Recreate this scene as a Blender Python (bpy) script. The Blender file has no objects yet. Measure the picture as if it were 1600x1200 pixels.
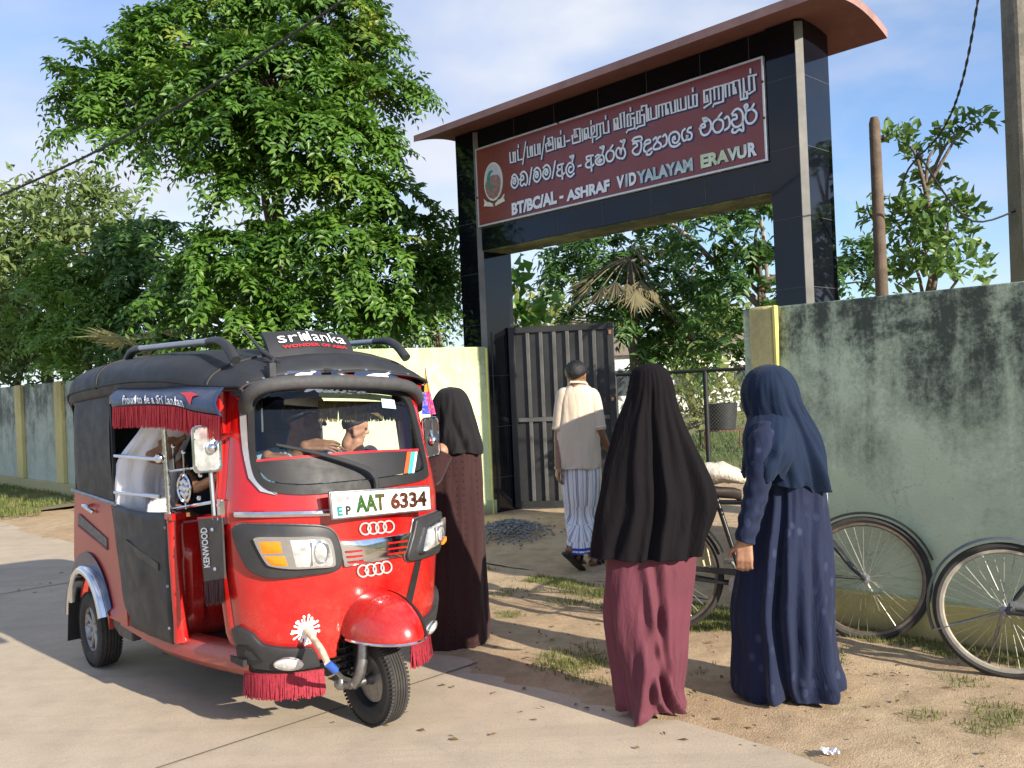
import bpy, bmesh, math, random
import numpy as np
from mathutils import Vector, Matrix, noise
random.seed(7); RNG = np.random.default_rng(11)
R_ = math.radians
SC = bpy.context.scene
COL = SC.collection
# ------------------------------------------------------------------ camera, world, sun, exposure
F = 1430.0; CAMH = 1.5; ROLL = math.asin(0.043); PITCH = 0.0028
cam = bpy.data.cameras.new("camera"); cam.sensor_width = 36.0; cam.lens = 36.0 * F / 1600.0
cam.clip_start = 0.05; cam.clip_end = 3000
co = bpy.data.objects.new("camera", cam); COL.objects.link(co)
co.matrix_world = Matrix.Translation((0, 0, CAMH)) @ Matrix.Rotation(math.pi / 2 + PITCH, 4, 'X') @ Matrix.Rotation(-ROLL, 4, 'Z')
SC.camera = co
SUN_EL = R_(22.5); SUN_AZ = (0.713, -0.701)          # direction towards the sun on the ground plan
sun = bpy.data.lights.new("sun", 'SUN'); sun.energy = 4.8; sun.angle = R_(0.55); sun.color = (1.0, 0.90, 0.75)
so = bpy.data.objects.new("sun", sun); COL.objects.link(so)
sd = Vector((SUN_AZ[0] * math.cos(SUN_EL), SUN_AZ[1] * math.cos(SUN_EL), math.sin(SUN_EL))).normalized()
so.rotation_euler = sd.to_track_quat('Z', 'Y').to_euler(); so.location = sd * 40
world = bpy.data.worlds.new("World"); SC.world = world; world.use_nodes = True
wn = world.node_tree; wn.nodes.clear()
def W_(t, **k):
    n = wn.nodes.new(t)
    for a, b in k.items(): setattr(n, a, b)
    return n
sky = W_('ShaderNodeTexSky', sky_type='NISHITA', sun_disc=False, sun_elevation=SUN_EL,
         sun_rotation=math.atan2(SUN_AZ[0], SUN_AZ[1]), air_density=1.0, dust_density=0.3, ozone_density=3.0)
bg1 = W_('ShaderNodeBackground'); bg1.inputs['Strength'].default_value = 0.11
bg2 = W_('ShaderNodeBackground'); bg2.inputs['Strength'].default_value = 0.56
wtc = W_('ShaderNodeTexCoord'); wmap = W_('ShaderNodeMapping'); wmap.inputs['Scale'].default_value = (1.0, 1.0, 2.6)
wmap.inputs['Location'].default_value = (0.35, 0.1, 0.2)
wnz = W_('ShaderNodeTexNoise'); wnz.inputs['Scale'].default_value = 2.0; wnz.inputs['Detail'].default_value = 7; wnz.inputs['Roughness'].default_value = 0.52; wnz.inputs['Distortion'].default_value = 0.25
wr = W_('ShaderNodeValToRGB'); wr.color_ramp.elements[0].position = 0.36; wr.color_ramp.elements[1].position = 0.62
wr.color_ramp.elements[0].color = (0.12, 0.12, 0.12, 1); wr.color_ramp.elements[1].color = (0.97, 0.97, 0.97, 1)
wnz2 = W_('ShaderNodeTexNoise'); wnz2.inputs['Scale'].default_value = 1.4; wnz2.inputs['Detail'].default_value = 4
wr2 = W_('ShaderNodeValToRGB'); wr2.color_ramp.elements[0].position = 0.40; wr2.color_ramp.elements[1].position = 0.66
wr2.color_ramp.elements[0].color = (0.42, 0.53, 0.84, 1); wr2.color_ramp.elements[1].color = (1.0, 1.0, 1.0, 1)
wmx = W_('ShaderNodeMixShader'); wo = W_('ShaderNodeOutputWorld')
L = wn.links.new
L(wtc.outputs['Generated'], wmap.inputs['Vector']); L(wmap.outputs[0], wnz.inputs['Vector']); L(wmap.outputs[0], wnz2.inputs['Vector'])
L(wnz.outputs['Fac'], wr.inputs[0]); L(wnz2.outputs['Fac'], wr2.inputs[0]); L(wr2.outputs[0], bg2.inputs['Color'])
wt = W_('ShaderNodeMix', data_type='RGBA', blend_type='MULTIPLY'); wt.inputs[0].default_value = 1; wt.inputs[7].default_value = (.86, .96, 1.10, 1); L(sky.outputs[0], wt.inputs[6]); L(wt.outputs[2], bg1.inputs['Color']); L(wr.outputs[0], wmx.inputs['Fac']); L(bg1.outputs[0], wmx.inputs[1]); L(bg2.outputs[0], wmx.inputs[2])
L(wmx.outputs[0], wo.inputs['Surface'])
vs = SC.view_settings; vs.view_transform = 'Standard'; vs.look = 'None'; vs.gamma = 1; vs.use_curve_mapping = False; vs.exposure = 0.88
SC.cycles.max_bounces = 8; SC.cycles.transparent_max_bounces = 24; SC.cycles.use_denoising = True

# ------------------------------------------------------------------ pixel -> world
_c = math.cos(ROLL); _s = 0.043
def ray(x, y):
    a = (x - 800) / F; b = -(y - 600) / F
    return Vector((a * _c + b * _s, 1.0, -a * _s + b * _c + PITCH))
EYE = Vector((0, 0, CAMH))
def at(x, y, Y): return EYE + ray(x, y) * Y
def onplane(x, y, p, n):
    r = ray(x, y); n = Vector(n); return EYE + r * ((Vector(p) - EYE).dot(n) / r.dot(n))
def gnd(x, y, z=0.0): return onplane(x, y, (0, 0, z), (0, 0, 1))
def proj(P):
    u = P[0] / P[1]; v = (P[2] - CAMH) / P[1] - PITCH
    return 800 + (u * _c - v * _s) * F, 600 - (u * _s + v * _c) * F
# site frame: s along the wall (towards the viewer's right), t square to it (into the school)
GD = Vector((0.695, -0.719, 0)).normalized(); GN = Vector((0.719, 0.695, 0)).normalized()
def S3(s, t, z=0.0): return GD * s + GN * t + Vector((0, 0, z))
SITE = Matrix(((GD.x, GN.x, 0, 0), (GD.y, GN.y, 0, 0), (0, 0, 1, 0), (0, 0, 0, 1)))

# ------------------------------------------------------------------ mesh builder
WM = {}
def hook(o, parent, local):                          # local: vertices are in the parent's frame; else in world coordinates
    if parent is None: return
    o.parent = parent; pw = WM.get(parent, Matrix())
    if local: WM[o] = pw
    else: o.matrix_parent_inverse = pw.inverted()
class MB:
    def __init__(s, M=None): s.v = []; s.f = []; s.fm = []; s.mi = 0; s.M = M
    def av(s, p):
        p = Vector(p); s.v.append(tuple(s.M @ p) if s.M is not None else tuple(p)); return len(s.v) - 1
    def af(s, *i): s.f.append(tuple(i)); s.fm.append(s.mi)
    def poly(s, pts): s.af(*[s.av(p) for p in pts])
    def box(s, c, d, rz=0, ry=0, rx=0):
        M = Matrix.Translation(c) @ Matrix.Rotation(rz, 4, 'Z') @ Matrix.Rotation(ry, 4, 'Y') @ Matrix.Rotation(rx, 4, 'X')
        i = [s.av(M @ Vector((x * d[0] / 2, y * d[1] / 2, z * d[2] / 2))) for z in (-1, 1) for y in (-1, 1) for x in (-1, 1)]
        for q in ((0, 2, 3, 1), (4, 5, 7, 6), (0, 1, 5, 4), (1, 3, 7, 5), (3, 2, 6, 7), (2, 0, 4, 6)): s.af(*[i[k] for k in q])
    def rings(s, rs, caps=True, closed=True):
        n = len(rs[0]); ids = [[s.av(p) for p in r] for r in rs]
        for a, b in zip(ids, ids[1:]):
            for k in range(n if closed else n - 1):
                k2 = (k + 1) % n; s.af(a[k], a[k2], b[k2], b[k])
        if caps and closed: s.af(*reversed(ids[0])); s.af(*ids[-1])
        return ids
    def tube(s, pts, r, n=10, caps=True, closed=False):
        pts = [Vector(p) for p in pts]; m = len(pts)
        rr = r if isinstance(r, (list, tuple)) else [r] * m
        rs = []; up = None
        for i, p in enumerate(pts):
            if closed: t = pts[(i + 1) % m] - pts[i - 1]
            else: t = pts[min(i + 1, m - 1)] - pts[max(i - 1, 0)]
            t.normalize()
            if up is None: up = Vector((0, 0, 1)) if abs(t.z) < .9 else Vector((1, 0, 0))
            x = t.cross(up)
            if x.length < 1e-5: x = t.orthogonal()
            x.normalize(); y = x.cross(t).normalized(); up = y
            rs.append([p + (x * math.cos(a) + y * math.sin(a)) * rr[i] for a in [2 * math.pi * k / n for k in range(n)]])
        if closed: rs.append(rs[0])
        s.rings(rs, caps and not closed)
    def cyl(s, a, b, r, n=16, r2=None): s.tube([a, b], [r, r if r2 is None else r2], n)
    def lathe(s, prof, M=None, n=24, caps=False):     # prof: (radius, height) about local z
        M = M or Matrix()
        s.rings([[M @ Vector((r * math.cos(2 * math.pi * k / n), r * math.sin(2 * math.pi * k / n), h)) for k in range(n)] for r, h in prof], caps)
    def ball(s, c, r, n=14, sq=(1, 1, 1)):
        c = Vector(c); rs = []
        for j in range(1, n // 2):
            t = math.pi * j / (n // 2)
            rs.append([c + Vector((math.sin(t) * math.cos(2 * math.pi * k / n) * sq[0], math.sin(t) * math.sin(2 * math.pi * k / n) * sq[1], -math.cos(t) * sq[2])) * r for k in range(n)])
        s.rings(rs, True)
    def prism(s, pts, d):                            # planar outline pushed along d
        d = Vector(d); pts = [Vector(p) for p in pts]; n = len(pts)
        a = [s.av(p) for p in pts]; b = [s.av(p + d) for p in pts]
        s.af(*reversed(a)); s.af(*b)
        for k in range(n): s.af(a[k], a[(k + 1) % n], b[(k + 1) % n], b[k])
    def grid(s, P):                                  # rows of points
        ids = [[s.av(p) for p in r] for r in P]
        for a, b in zip(ids, ids[1:]):
            for k in range(len(a) - 1): s.af(a[k], a[k + 1], b[k + 1], b[k])
    def capsule(s, p, r, q=None, r2=None, n=12):
        p = Vector(p); q = Vector(q) if q is not None else p + Vector((0, 0, 1e-3)); r2 = r if r2 is None else r2
        t = (q - p).normalized(); x = t.orthogonal().normalized(); y = t.cross(x); rs = []
        for c, rad, a0, a1 in ((p, r, -90, 0), (q, r2, 0, 90)):
            for a in np.linspace(a0 + (4 if a0 else 0), a1 - (4 if a1 else 0), 5):
                a = math.radians(a)
                rs.append([c + t * math.sin(a) * rad + (x * math.cos(k) + y * math.sin(k)) * math.cos(a) * rad for k in [2 * math.pi * i / n for i in range(n)]])
        s.rings(rs, True)
    def build(s, name, mats, parent=None, smooth=True, angle=40, bevel=0, local=False):
        me = bpy.data.meshes.new(name); me.from_pydata(s.v, [], s.f)
        if not isinstance(mats, (list, tuple)): mats = [mats]
        for m in mats: me.materials.append(m)
        if len(mats) > 1: me.polygons.foreach_set('material_index', s.fm)
        bm = bmesh.new(); bm.from_mesh(me); bmesh.ops.remove_doubles(bm, verts=bm.verts, dist=1e-5)
        bmesh.ops.recalc_face_normals(bm, faces=bm.faces); bm.to_mesh(me); bm.free()
        if smooth:
            me.polygons.foreach_set('use_smooth', [True] * len(me.polygons))
            me.set_sharp_from_angle(angle=R_(angle))
        o = bpy.data.objects.new(name, me); COL.objects.link(o)
        hook(o, parent, local)
        if bevel:
            b = o.modifiers.new('bevel', 'BEVEL'); b.width = bevel; b.segments = 2; b.limit_method = 'ANGLE'; b.angle_limit = R_(40)
        return o
def tag(o, label=None, cat=None, group=None, kind=None):
    for k, v in (('label', label), ('category', cat), ('group', group), ('kind', kind)):
        if v: o[k] = v
    return o
def empty(name, label, cat, loc=(0, 0, 0), M=None, group=None):
    o = bpy.data.objects.new(name, None); COL.objects.link(o); o.empty_display_size = .1
    if M is not None: o.matrix_world = M
    else: o.location = loc
    WM[o] = M.copy() if M is not None else Matrix.Translation(loc)
    return tag(o, label, cat, group, 'thing')
def rawmesh(name, V, Fq, mat, parent=None, smooth=False):     # fast path: numpy verts and quads
    me = bpy.data.meshes.new(name); nv, nf = len(V), len(Fq)
    me.vertices.add(nv); me.vertices.foreach_set('co', np.asarray(V, dtype=np.float32).ravel())
    k = Fq.shape[1]
    me.loops.add(nf * k); me.loops.foreach_set('vertex_index', Fq.astype(np.int32).ravel())
    me.polygons.add(nf); me.polygons.foreach_set('loop_start', np.arange(0, nf * k, k, dtype=np.int32))
    me.update(calc_edges=True); me.materials.append(mat)
    if smooth: me.polygons.foreach_set('use_smooth', [True] * nf)
    o = bpy.data.objects.new(name, me); COL.objects.link(o)
    hook(o, parent, False)
    return o
def lerp(a, b, t): return a + (b - a) * t
def catmull(P, n):                                   # resample a list of tuples through all its points
    P = [np.array(p, float) for p in P]; out = []
    m = len(P) - 1
    for j in range(n):
        u = j / (n - 1) * m; i = min(int(u), m - 1); t = u - i
        p0, p1, p2, p3 = P[max(i - 1, 0)], P[i], P[i + 1], P[min(i + 2, m)]
        out.append(.5 * ((2 * p1) + (-p0 + p2) * t + (2 * p0 - 5 * p1 + 4 * p2 - p3) * t * t + (-p0 + 3 * p1 - 3 * p2 + p3) * t ** 3))
    return out
def smoothpts(P, n): return [Vector(p) for p in catmull(P, n)]

# ------------------------------------------------------------------ materials
class NT:
    def __init__(s, m): s.t = m.node_tree
    def n(s, typ, ins=None, **k):
        x = s.t.nodes.new(typ)
        for a, b in k.items(): setattr(x, a, b)
        for a, b in (ins or {}).items():
            if isinstance(b, bpy.types.NodeSocket): s.t.links.new(b, x.inputs[a])
            else: x.inputs[a].default_value = b
        return x
    def ramp(s, fac, stops, interp='LINEAR'):
        r = s.t.nodes.new('ShaderNodeValToRGB'); r.color_ramp.interpolation = interp
        while len(r.color_ramp.elements) < len(stops): r.color_ramp.elements.new(1)
        for e, (p, c) in zip(r.color_ramp.elements, stops):
            e.position = p; e.color = (*(c if isinstance(c, (list, tuple)) else (c, c, c)), 1)
        s.t.links.new(fac, r.inputs[0]); return r.outputs[0]
    def noise(s, vec, scale, detail=4, rough=.55, dist=0):
        return s.n('ShaderNodeTexNoise', {'Vector': vec, 'Scale': scale, 'Detail': detail, 'Roughness': rough, 'Distortion': dist}).outputs['Fac']
    def mix(s, fac, a, b, mode='MIX'):
        x = s.t.nodes.new('ShaderNodeMix'); x.data_type = 'RGBA'; x.blend_type = mode
        for k, v in ((0, fac), (6, a), (7, b)):
            if isinstance(v, bpy.types.NodeSocket): s.t.links.new(v, x.inputs[k])
            elif k == 0: x.inputs[0].default_value = v
            else: x.inputs[k].default_value = (*v, 1)
        return x.outputs[2]
    def math(s, op, a, b=None):
        x = s.n('ShaderNodeMath', operation=op)
        for k, v in ((0, a), (1, b)):
            if v is None: continue
            if isinstance(v, bpy.types.NodeSocket): s.t.links.new(v, x.inputs[k])
            else: x.inputs[k].default_value = v
        return x.outputs[0]
def newmat(name):
    m = bpy.data.materials.new(name); m.use_nodes = True; t = NT(m)
    b = m.node_tree.nodes['Principled BSDF']; return m, t, b
def setin(t, b, k, v):
    if isinstance(v, bpy.types.NodeSocket): t.t.links.new(v, b.inputs[k])
    else: b.inputs[k].default_value = (*v, 1) if isinstance(v, (list, tuple)) and len(v) == 3 else v
def bump(t, b, h, strength=.3, dist=.01):
    x = t.n('ShaderNodeBump', {'Height': h, 'Strength': strength, 'Distance': dist}); t.t.links.new(x.outputs[0], b.inputs['Normal'])
def mat(name, col, rough=.5, metal=0, var=.12, vscale=6, bumps=0, bscale=60, coat=0, spec=.5, rvar=.1, sheen=0, bdist=.004):
    m, t, b = newmat(name); oc = t.n('ShaderNodeTexCoord').outputs['Object']
    n1 = t.noise(oc, vscale, 5, .6)
    c = t.mix(t.ramp(n1, [(.3, 0), (.7, 1)]), tuple(x * (1 - var) for x in col), tuple(min(1, x * (1 + var)) for x in col))
    setin(t, b, 'Base Color', c); b.inputs['Metallic'].default_value = metal
    setin(t, b, 'Roughness', t.ramp(t.noise(oc, vscale * 2.3, 4, .6), [(.25, max(.02, rough - rvar)), (.75, min(1, rough + rvar))]))
    b.inputs['Coat Weight'].default_value = coat; b.inputs['Coat Roughness'].default_value = .06; b.inputs['Specular IOR Level'].default_value = spec
    if sheen: b.inputs['Sheen Weight'].default_value = sheen; b.inputs['Sheen Roughness'].default_value = .6
    if bumps: bump(t, b, t.noise(oc, bscale, 3, .6), bumps, bdist)
    return m
# text set in the built-in font, warped through fn(u, v) -> point, u and v in 0..1 of the text's own box
def textgeo(body, bold=0.0, shear=0.0):
    c = bpy.data.curves.new('lettering', 'FONT'); c.body = body; c.offset = bold; c.shear = shear; c.resolution_u = 3
    o = bpy.data.objects.new('lettering', c); COL.objects.link(o)
    bpy.context.view_layer.update()
    me = bpy.data.meshes.new_from_object(o.evaluated_get(bpy.context.evaluated_depsgraph_get()))
    V = np.array([v.co[:2] for v in me.vertices]); Fs = [tuple(p.vertices) for p in me.polygons]
    bpy.data.objects.remove(o); bpy.data.curves.remove(c); bpy.data.meshes.remove(me)
    V -= V.min(0); V /= V.max(0); return V, Fs
def addtext(mb, body, fn, bold=0.0, shear=0.0):
    V, Fs = textgeo(body, bold, shear); ids = [mb.av(fn(u, v)) for u, v in V]
    for f in Fs: mb.af(*[ids[k] for k in f])
def bil(p00, p10, p11, p01, off=None):               # bilinear map on four corners: bl, br, tr, tl
    p00, p10, p11, p01 = map(Vector, (p00, p10, p11, p01)); n = (p10 - p00).cross(p01 - p00).normalized()
    o = n * (off or 0)
    return lambda u, v: (p00 * (1 - u) + p10 * u) * (1 - v) + (p01 * (1 - u) + p11 * u) * v + o
# ------------------------------------------------------------------ setting materials
def m_concrete():
    m, t, b = newmat('road concrete'); oc = t.n('ShaderNodeTexCoord').outputs['Object']
    big = t.noise(oc, .7, 4, .6); mid = t.noise(oc, 5, 6, .65); fine = t.noise(oc, 90, 3, .7)
    st = t.n('ShaderNodeMapping', {'Vector': oc, 'Rotation': (0, 0, R_(46)), 'Scale': (3, 60, 1)}).outputs[0]; brush = t.noise(st, 3, 4, .6)
    c = t.mix(t.ramp(big, [(.35, 0), (.65, 1)]), (.47, .385, .285), (.565, .47, .355))
    c = t.mix(t.ramp(mid, [(.42, 0), (.75, .55)]), c, (.34, .295, .235))
    c = t.mix(t.ramp(fine, [(.35, .35), (.6, 0)]), c, (.27, .235, .19))
    c = t.mix(t.ramp(t.noise(oc, 1.7, 6, .7), [(.56, 0), (.72, .4)]), c, (.56, .47, .35))
    tr_ = t.n('ShaderNodeMapping', {'Vector': oc, 'Rotation': (0, 0, R_(46)), 'Scale': (.25, 3.2, 1)}).outputs[0]
    c = t.mix(t.ramp(t.noise(tr_, 1.3, 5, .65, .6), [(.50, 0), (.72, .42)]), c, (.30, .25, .19))
    c = t.mix(t.ramp(t.noise(oc, 260, 2, .6), [(.60, 0), (.70, .5)]), c, (.62, .55, .45)); c = t.mix(t.ramp(t.noise(oc, 17, 5, .75), [(.60, 0), (.70, .35)]), c, (.25, .20, .15))
    # hairline cracks
    vr = t.n('ShaderNodeTexVoronoi', {'Vector': t.n('ShaderNodeVectorMath', {0: oc, 1: t.n('ShaderNodeTexNoise', {'Vector': oc, 'Scale': 3.0}).outputs['Color']}, operation='ADD').outputs[0], 'Scale': .55}, feature='DISTANCE_TO_EDGE').outputs['Distance']
    c = t.mix(t.ramp(vr, [(0.0, .12), (.005, 0)]), c, (.2, .17, .13))
    setin(t, b, 'Base Color', c); b.inputs['Roughness'].default_value = .88; b.inputs['Specular IOR Level'].default_value = .3
    h = t.math('ADD', t.math('MULTIPLY', brush, .6), t.math('MULTIPLY', fine, .6)); bump(t, b, h, .4, .006); return m
def m_dirt():
    m, t, b = newmat('sandy dirt'); oc = t.n('ShaderNodeTexCoord').outputs['Object']
    big = t.noise(oc, .9, 5, .6); mid = t.noise(oc, 7, 6, .7); fine = t.noise(oc, 130, 3, .7)
    c = t.mix(t.ramp(big, [(.35, 0), (.65, 1)]), (.47, .335, .205), (.58, .45, .295))
    c = t.mix(t.ramp(mid, [(.45, 0), (.7, .6)]), c, (.29, .195, .12))
    c = t.mix(t.ramp(t.noise(oc, 2.6, 5, .7), [(.55, 0), (.72, .5)]), c, (.20, .21, .085))
    c = t.mix(t.ramp(fine, [(.3, .5), (.6, 0)]), c, (.19, .13, .085))
    setin(t, b, 'Base Color', c); b.inputs['Roughness'].default_value = .95; b.inputs['Specular IOR Level'].default_value = .2
    h = t.math('ADD', t.math('MULTIPLY', mid, 1.0), t.math('MULTIPLY', fine, .5)); bump(t, b, h, .7, .02); return m
def m_lawn():
    m, t, b = newmat('lawn soil'); oc = t.n('ShaderNodeTexCoord').outputs['Object']
    c = t.mix(t.ramp(t.noise(oc, .8, 5, .65), [(.35, 0), (.62, 1)]), (.12, .17, .035), (.30, .23, .13))
    c = t.mix(t.ramp(t.noise(oc, 22, 4, .7), [(.35, .5), (.65, 0)]), c, (.07, .10, .025))
    setin(t, b, 'Base Color', c); b.inputs['Roughness'].default_value = .95; bump(t, b, t.noise(oc, 45, 4, .7), .8, .03); return m
def m_wall(name, base, stain=.55, z0=.5, z1=2.0):
    m, t, b = newmat(name); oc = t.n('ShaderNodeTexCoord').outputs['Object']
    sx = t.n('ShaderNodeSeparateXYZ', {0: oc}); z = sx.outputs[2]
    hgt = t.n('ShaderNodeMapRange', {0: z, 1: z0, 2: z1, 3: 0, 4: 1}).outputs[0]
    vm = t.n('ShaderNodeMapping', {'Vector': oc, 'Scale': (3.2, 3.2, .38)}).outputs[0]
    drip = t.noise(vm, 1.7, 7, .68, .5); patch = t.noise(oc, 2.0, 9, .74, .3); fine = t.noise(oc, 38, 4, .75)
    c = t.mix(t.ramp(t.noise(oc, 1.1, 5, .6), [(.3, 0), (.7, 1)]), tuple(x * .86 for x in base), tuple(min(1, x * 1.1) for x in base))
    c = t.mix(t.ramp(t.noise(oc, 6, 5, .7), [(.5, 0), (.7, .35)]), c, tuple(min(1, x * 1.22 + .03) for x in base))
    k = t.math('ADD', t.math('MULTIPLY', t.ramp(drip, [(.34, 0), (.68, 1)]), .50), t.math('MULTIPLY', t.ramp(patch, [(.36, 0), (.66, 1)]), .85))
    k = t.math('MULTIPLY', t.math('ADD', k, t.math('MULTIPLY', t.ramp(fine, [(.3, 0), (.7, 1)]), .35)), t.ramp(hgt, [(0, .22), (.5, .55), (.85, .95), (1, 1.0)]))
    k = t.ramp(k, [(.36, 0), (.60, stain * .34), (.85, stain * .8), (1, stain)])
    c = t.mix(k, c, (.035, .042, .038))
    c = t.mix(t.ramp(t.noise(oc, 70, 2, .6), [(.66, 0), (.74, .5)]), c, (.10, .11, .09))
    c = t.mix(t.ramp(t.math('ADD', t.n('ShaderNodeMapRange', {0: z, 1: .0, 2: .16, 3: .6, 4: 0}).outputs[0], t.math('MULTIPLY', patch, .3)), [(.3, 0), (.7, .7)]), c, (.24, .17, .10))
    cd = t.n('ShaderNodeVectorMath', {0: oc, 1: t.n('ShaderNodeTexNoise', {'Vector': oc, 'Scale': 2.2, 'Detail': 5.0}).outputs['Color']}, operation='ADD').outputs[0]; cv = t.n('ShaderNodeTexVoronoi', {'Vector': cd, 'Scale': .75}, feature='DISTANCE_TO_EDGE').outputs['Distance']
    c = t.mix(t.math('MULTIPLY', t.ramp(cv, [(0, .35), (.003, 0)]), t.ramp(t.noise(oc, .8, 2, .5), [(.45, 0), (.6, 1)])), c, (.06, .07, .055))
    setin(t, b, 'Base Color', c); b.inputs['Roughness'].default_value = .85; b.inputs['Specular IOR Level'].default_value = .3
    bump(t, b, t.math('ADD', t.noise(oc, 55, 4, .7), t.math('MULTIPLY', patch, 1.0)), .35, .012); return m
def m_granite():
    m, t, b = newmat('polished black tile'); oc = t.n('ShaderNodeTexCoord').outputs['Object']
    c = t.mix(t.ramp(t.noise(oc, 260, 2, .5), [(.55, 0), (.72, 1)]), (.004, .005, .009), (.014, .017, .024))
    c = t.mix(t.ramp(t.noise(oc, 3, 5, .7), [(.5, 0), (.8, .35)]), c, (.018, .018, .019))
    setin(t, b, 'Base Color', c); setin(t, b, 'Roughness', t.ramp(t.noise(oc, 5, 5, .7), [(.3, .02), (.7, .09)])); b.inputs['Specular IOR Level'].default_value = .55
    b.inputs['IOR'].default_value = 1.40; bump(t, b, t.noise(oc, 1.6, 2, .5), .05, .02); return m
M_CONC = m_concrete(); M_DIRT = m_dirt(); M_LAWN = m_lawn()
M_WGREEN = m_wall('stained green wall paint', (.55, .64, .44), .92, .30, 1.95)
M_WGREY = m_wall('weathered green grey wall paint', (.44, .50, .42), .80, -.4, 2.0)
M_WLIME = m_wall('pale lime wall paint', (.70, .77, .42), .45, .6, 2.1)
M_OCHRE = m_wall('ochre yellow pilaster paint', (.60, .52, .23), .35, .2, 2.4)
M_GRAN = m_granite()
M_GROUT = mat('tile joint', (.11, .11, .12), .8)
M_EDGE = mat('bare aluminium trim', (.17, .165, .155), .6, .2, .25, 4)
M_PINK = m_wall('faded maroon roof paint', (.23, .088, .085), .5, 4.2, 5.4)
M_FASC = m_wall('weathered pink fascia paint', (.34, .20, .185), .55, 4.0, 5.2)
M_SIGN = mat('maroon sign board', (.205, .034, .031), .32, 0, .10, 2, coat=.2)
M_FRAME = mat('aluminium sign frame', (.62, .63, .66), .4, .5, .1)
M_WHITE = mat('white acrylic letters', (.80, .84, .90), .35, 0, .04)
M_NAVY = mat('navy letter edge', (.02, .035, .13), .5)
M_MIRR = mat('peeled mirror letters', (.36, .41, .36), .18, .85, .35, 9)
M_OLIVE = mat('peeled pale yellow letters', (.55, .60, .38), .3, .35, .25, 7)
M_GATE = mat('black painted steel', (.030, .031, .033), .48, .2, .35, 3, .15, 30)
M_GATEB = mat('dusty grey steel bar', (.095, .095, .093), .55, .2, .3, 4, .2, 40)
M_BLKMET = mat('black pipe paint', (.016, .017, .018), .5, .1, .2)

# ------------------------------------------------------------------ ground
def sheet(name, s0, s1, t0, t1, ns, nt, zf, m, kind='structure'):
    mb = MB(SITE)
    mb.grid([[(lerp(s0, s1, i / ns), lerp(t0, t1, j / nt), zf(lerp(s0, s1, i / ns), lerp(t0, t1, j / nt))) for i in range(ns + 1)] for j in range(nt + 1)])
    o = mb.build(name, m); o['kind'] = kind; return o
tag(sheet('ground', -900, 900, -900, 900, 6, 6, lambda s, t: -.10, M_LAWN), kind='structure')
def edge_t(s): return 3.28 - .020 * (s + 2)
rd = MB(SITE); ss = list(np.linspace(-60, 14, 75))
for k in range(len(ss) - 1):
    rd.poly([(ss[k], -5.5, 0), (ss[k + 1], -5.5, 0), (ss[k + 1], edge_t(ss[k + 1]), 0), (ss[k], edge_t(ss[k]), 0)])
    rd.poly([(ss[k], edge_t(ss[k]), 0), (ss[k + 1], edge_t(ss[k + 1]), 0), (ss[k + 1], edge_t(ss[k + 1]), -.12), (ss[k], edge_t(ss[k]), -.12)])
tag(rd.build('road', M_CONC, smooth=False), kind='structure')
jt = MB(SITE)
for s in (-17.6, -12.9, -8.2, -3.72, .9):
    pts = [(s + .10 * (.5 - j / 24) + .006 * noise.noise((s, j * .9, 0)), lerp(-5.4, edge_t(s) - .02, j / 24)) for j in range(25)]
    for a, b in zip(pts, pts[1:]):
        w = .0065; jt.poly([(a[0] - w, a[1], .004), (a[0] + w, a[1], .004), (b[0] + w, b[1], .004), (b[0] - w, b[1], .004)])
tag(jt.build('road_joint', mat('joint grit', (.16, .13, .10), .95), smooth=False), kind='structure')
def dirt_z(s, t):
    e = t - edge_t(s); n1 = noise.noise((s * 1.3, t * 1.3, 0)); n2 = noise.noise((s * 5, t * 5, 3)); n3 = noise.noise((s * 19, t * 19, 7))
    z = .010 + .020 * n1 + .010 * n2 + .004 * n3
    if e < .35: z += (e - .16) * .070
    if t > 5.0: z = max(z, .004)
    return min(z, .045)
sheet('dirt_verge', -14, 6, 2.75, 5.2, 300, 80, dirt_z, M_DIRT)
sheet('dirt_forecourt', -8.6, -2.7, 5.2, 13.0, 110, 110, lambda s, t: .012 + .02 * noise.noise((s * 1.1, t * 1.1, 1)) + .008 * noise.noise((s * 5, t * 5, 2)), M_DIRT)
sheet('grass_verge', -60, -14, 2.9, 5.2, 90, 16, lambda s, t: .0 + .03 * noise.noise((s * .7, t * 1.2, 1)) + .045 * min(1, max(0, t - edge_t(s))), M_LAWN)
sheet('school_yard', -40, 40, 13.0, 70, 60, 50, lambda s, t: .0 + .04 * noise.noise((s * .3, t * .3, 1)), M_LAWN)
sheet('school_side_ground', -60, -8.6, 5.2, 13.0, 40, 20, lambda s, t: 0.0, M_LAWN)
sheet('school_near_ground', -2.7, 14, 5.2, 13.0, 30, 20, lambda s, t: 0.0, M_LAWN)

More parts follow.
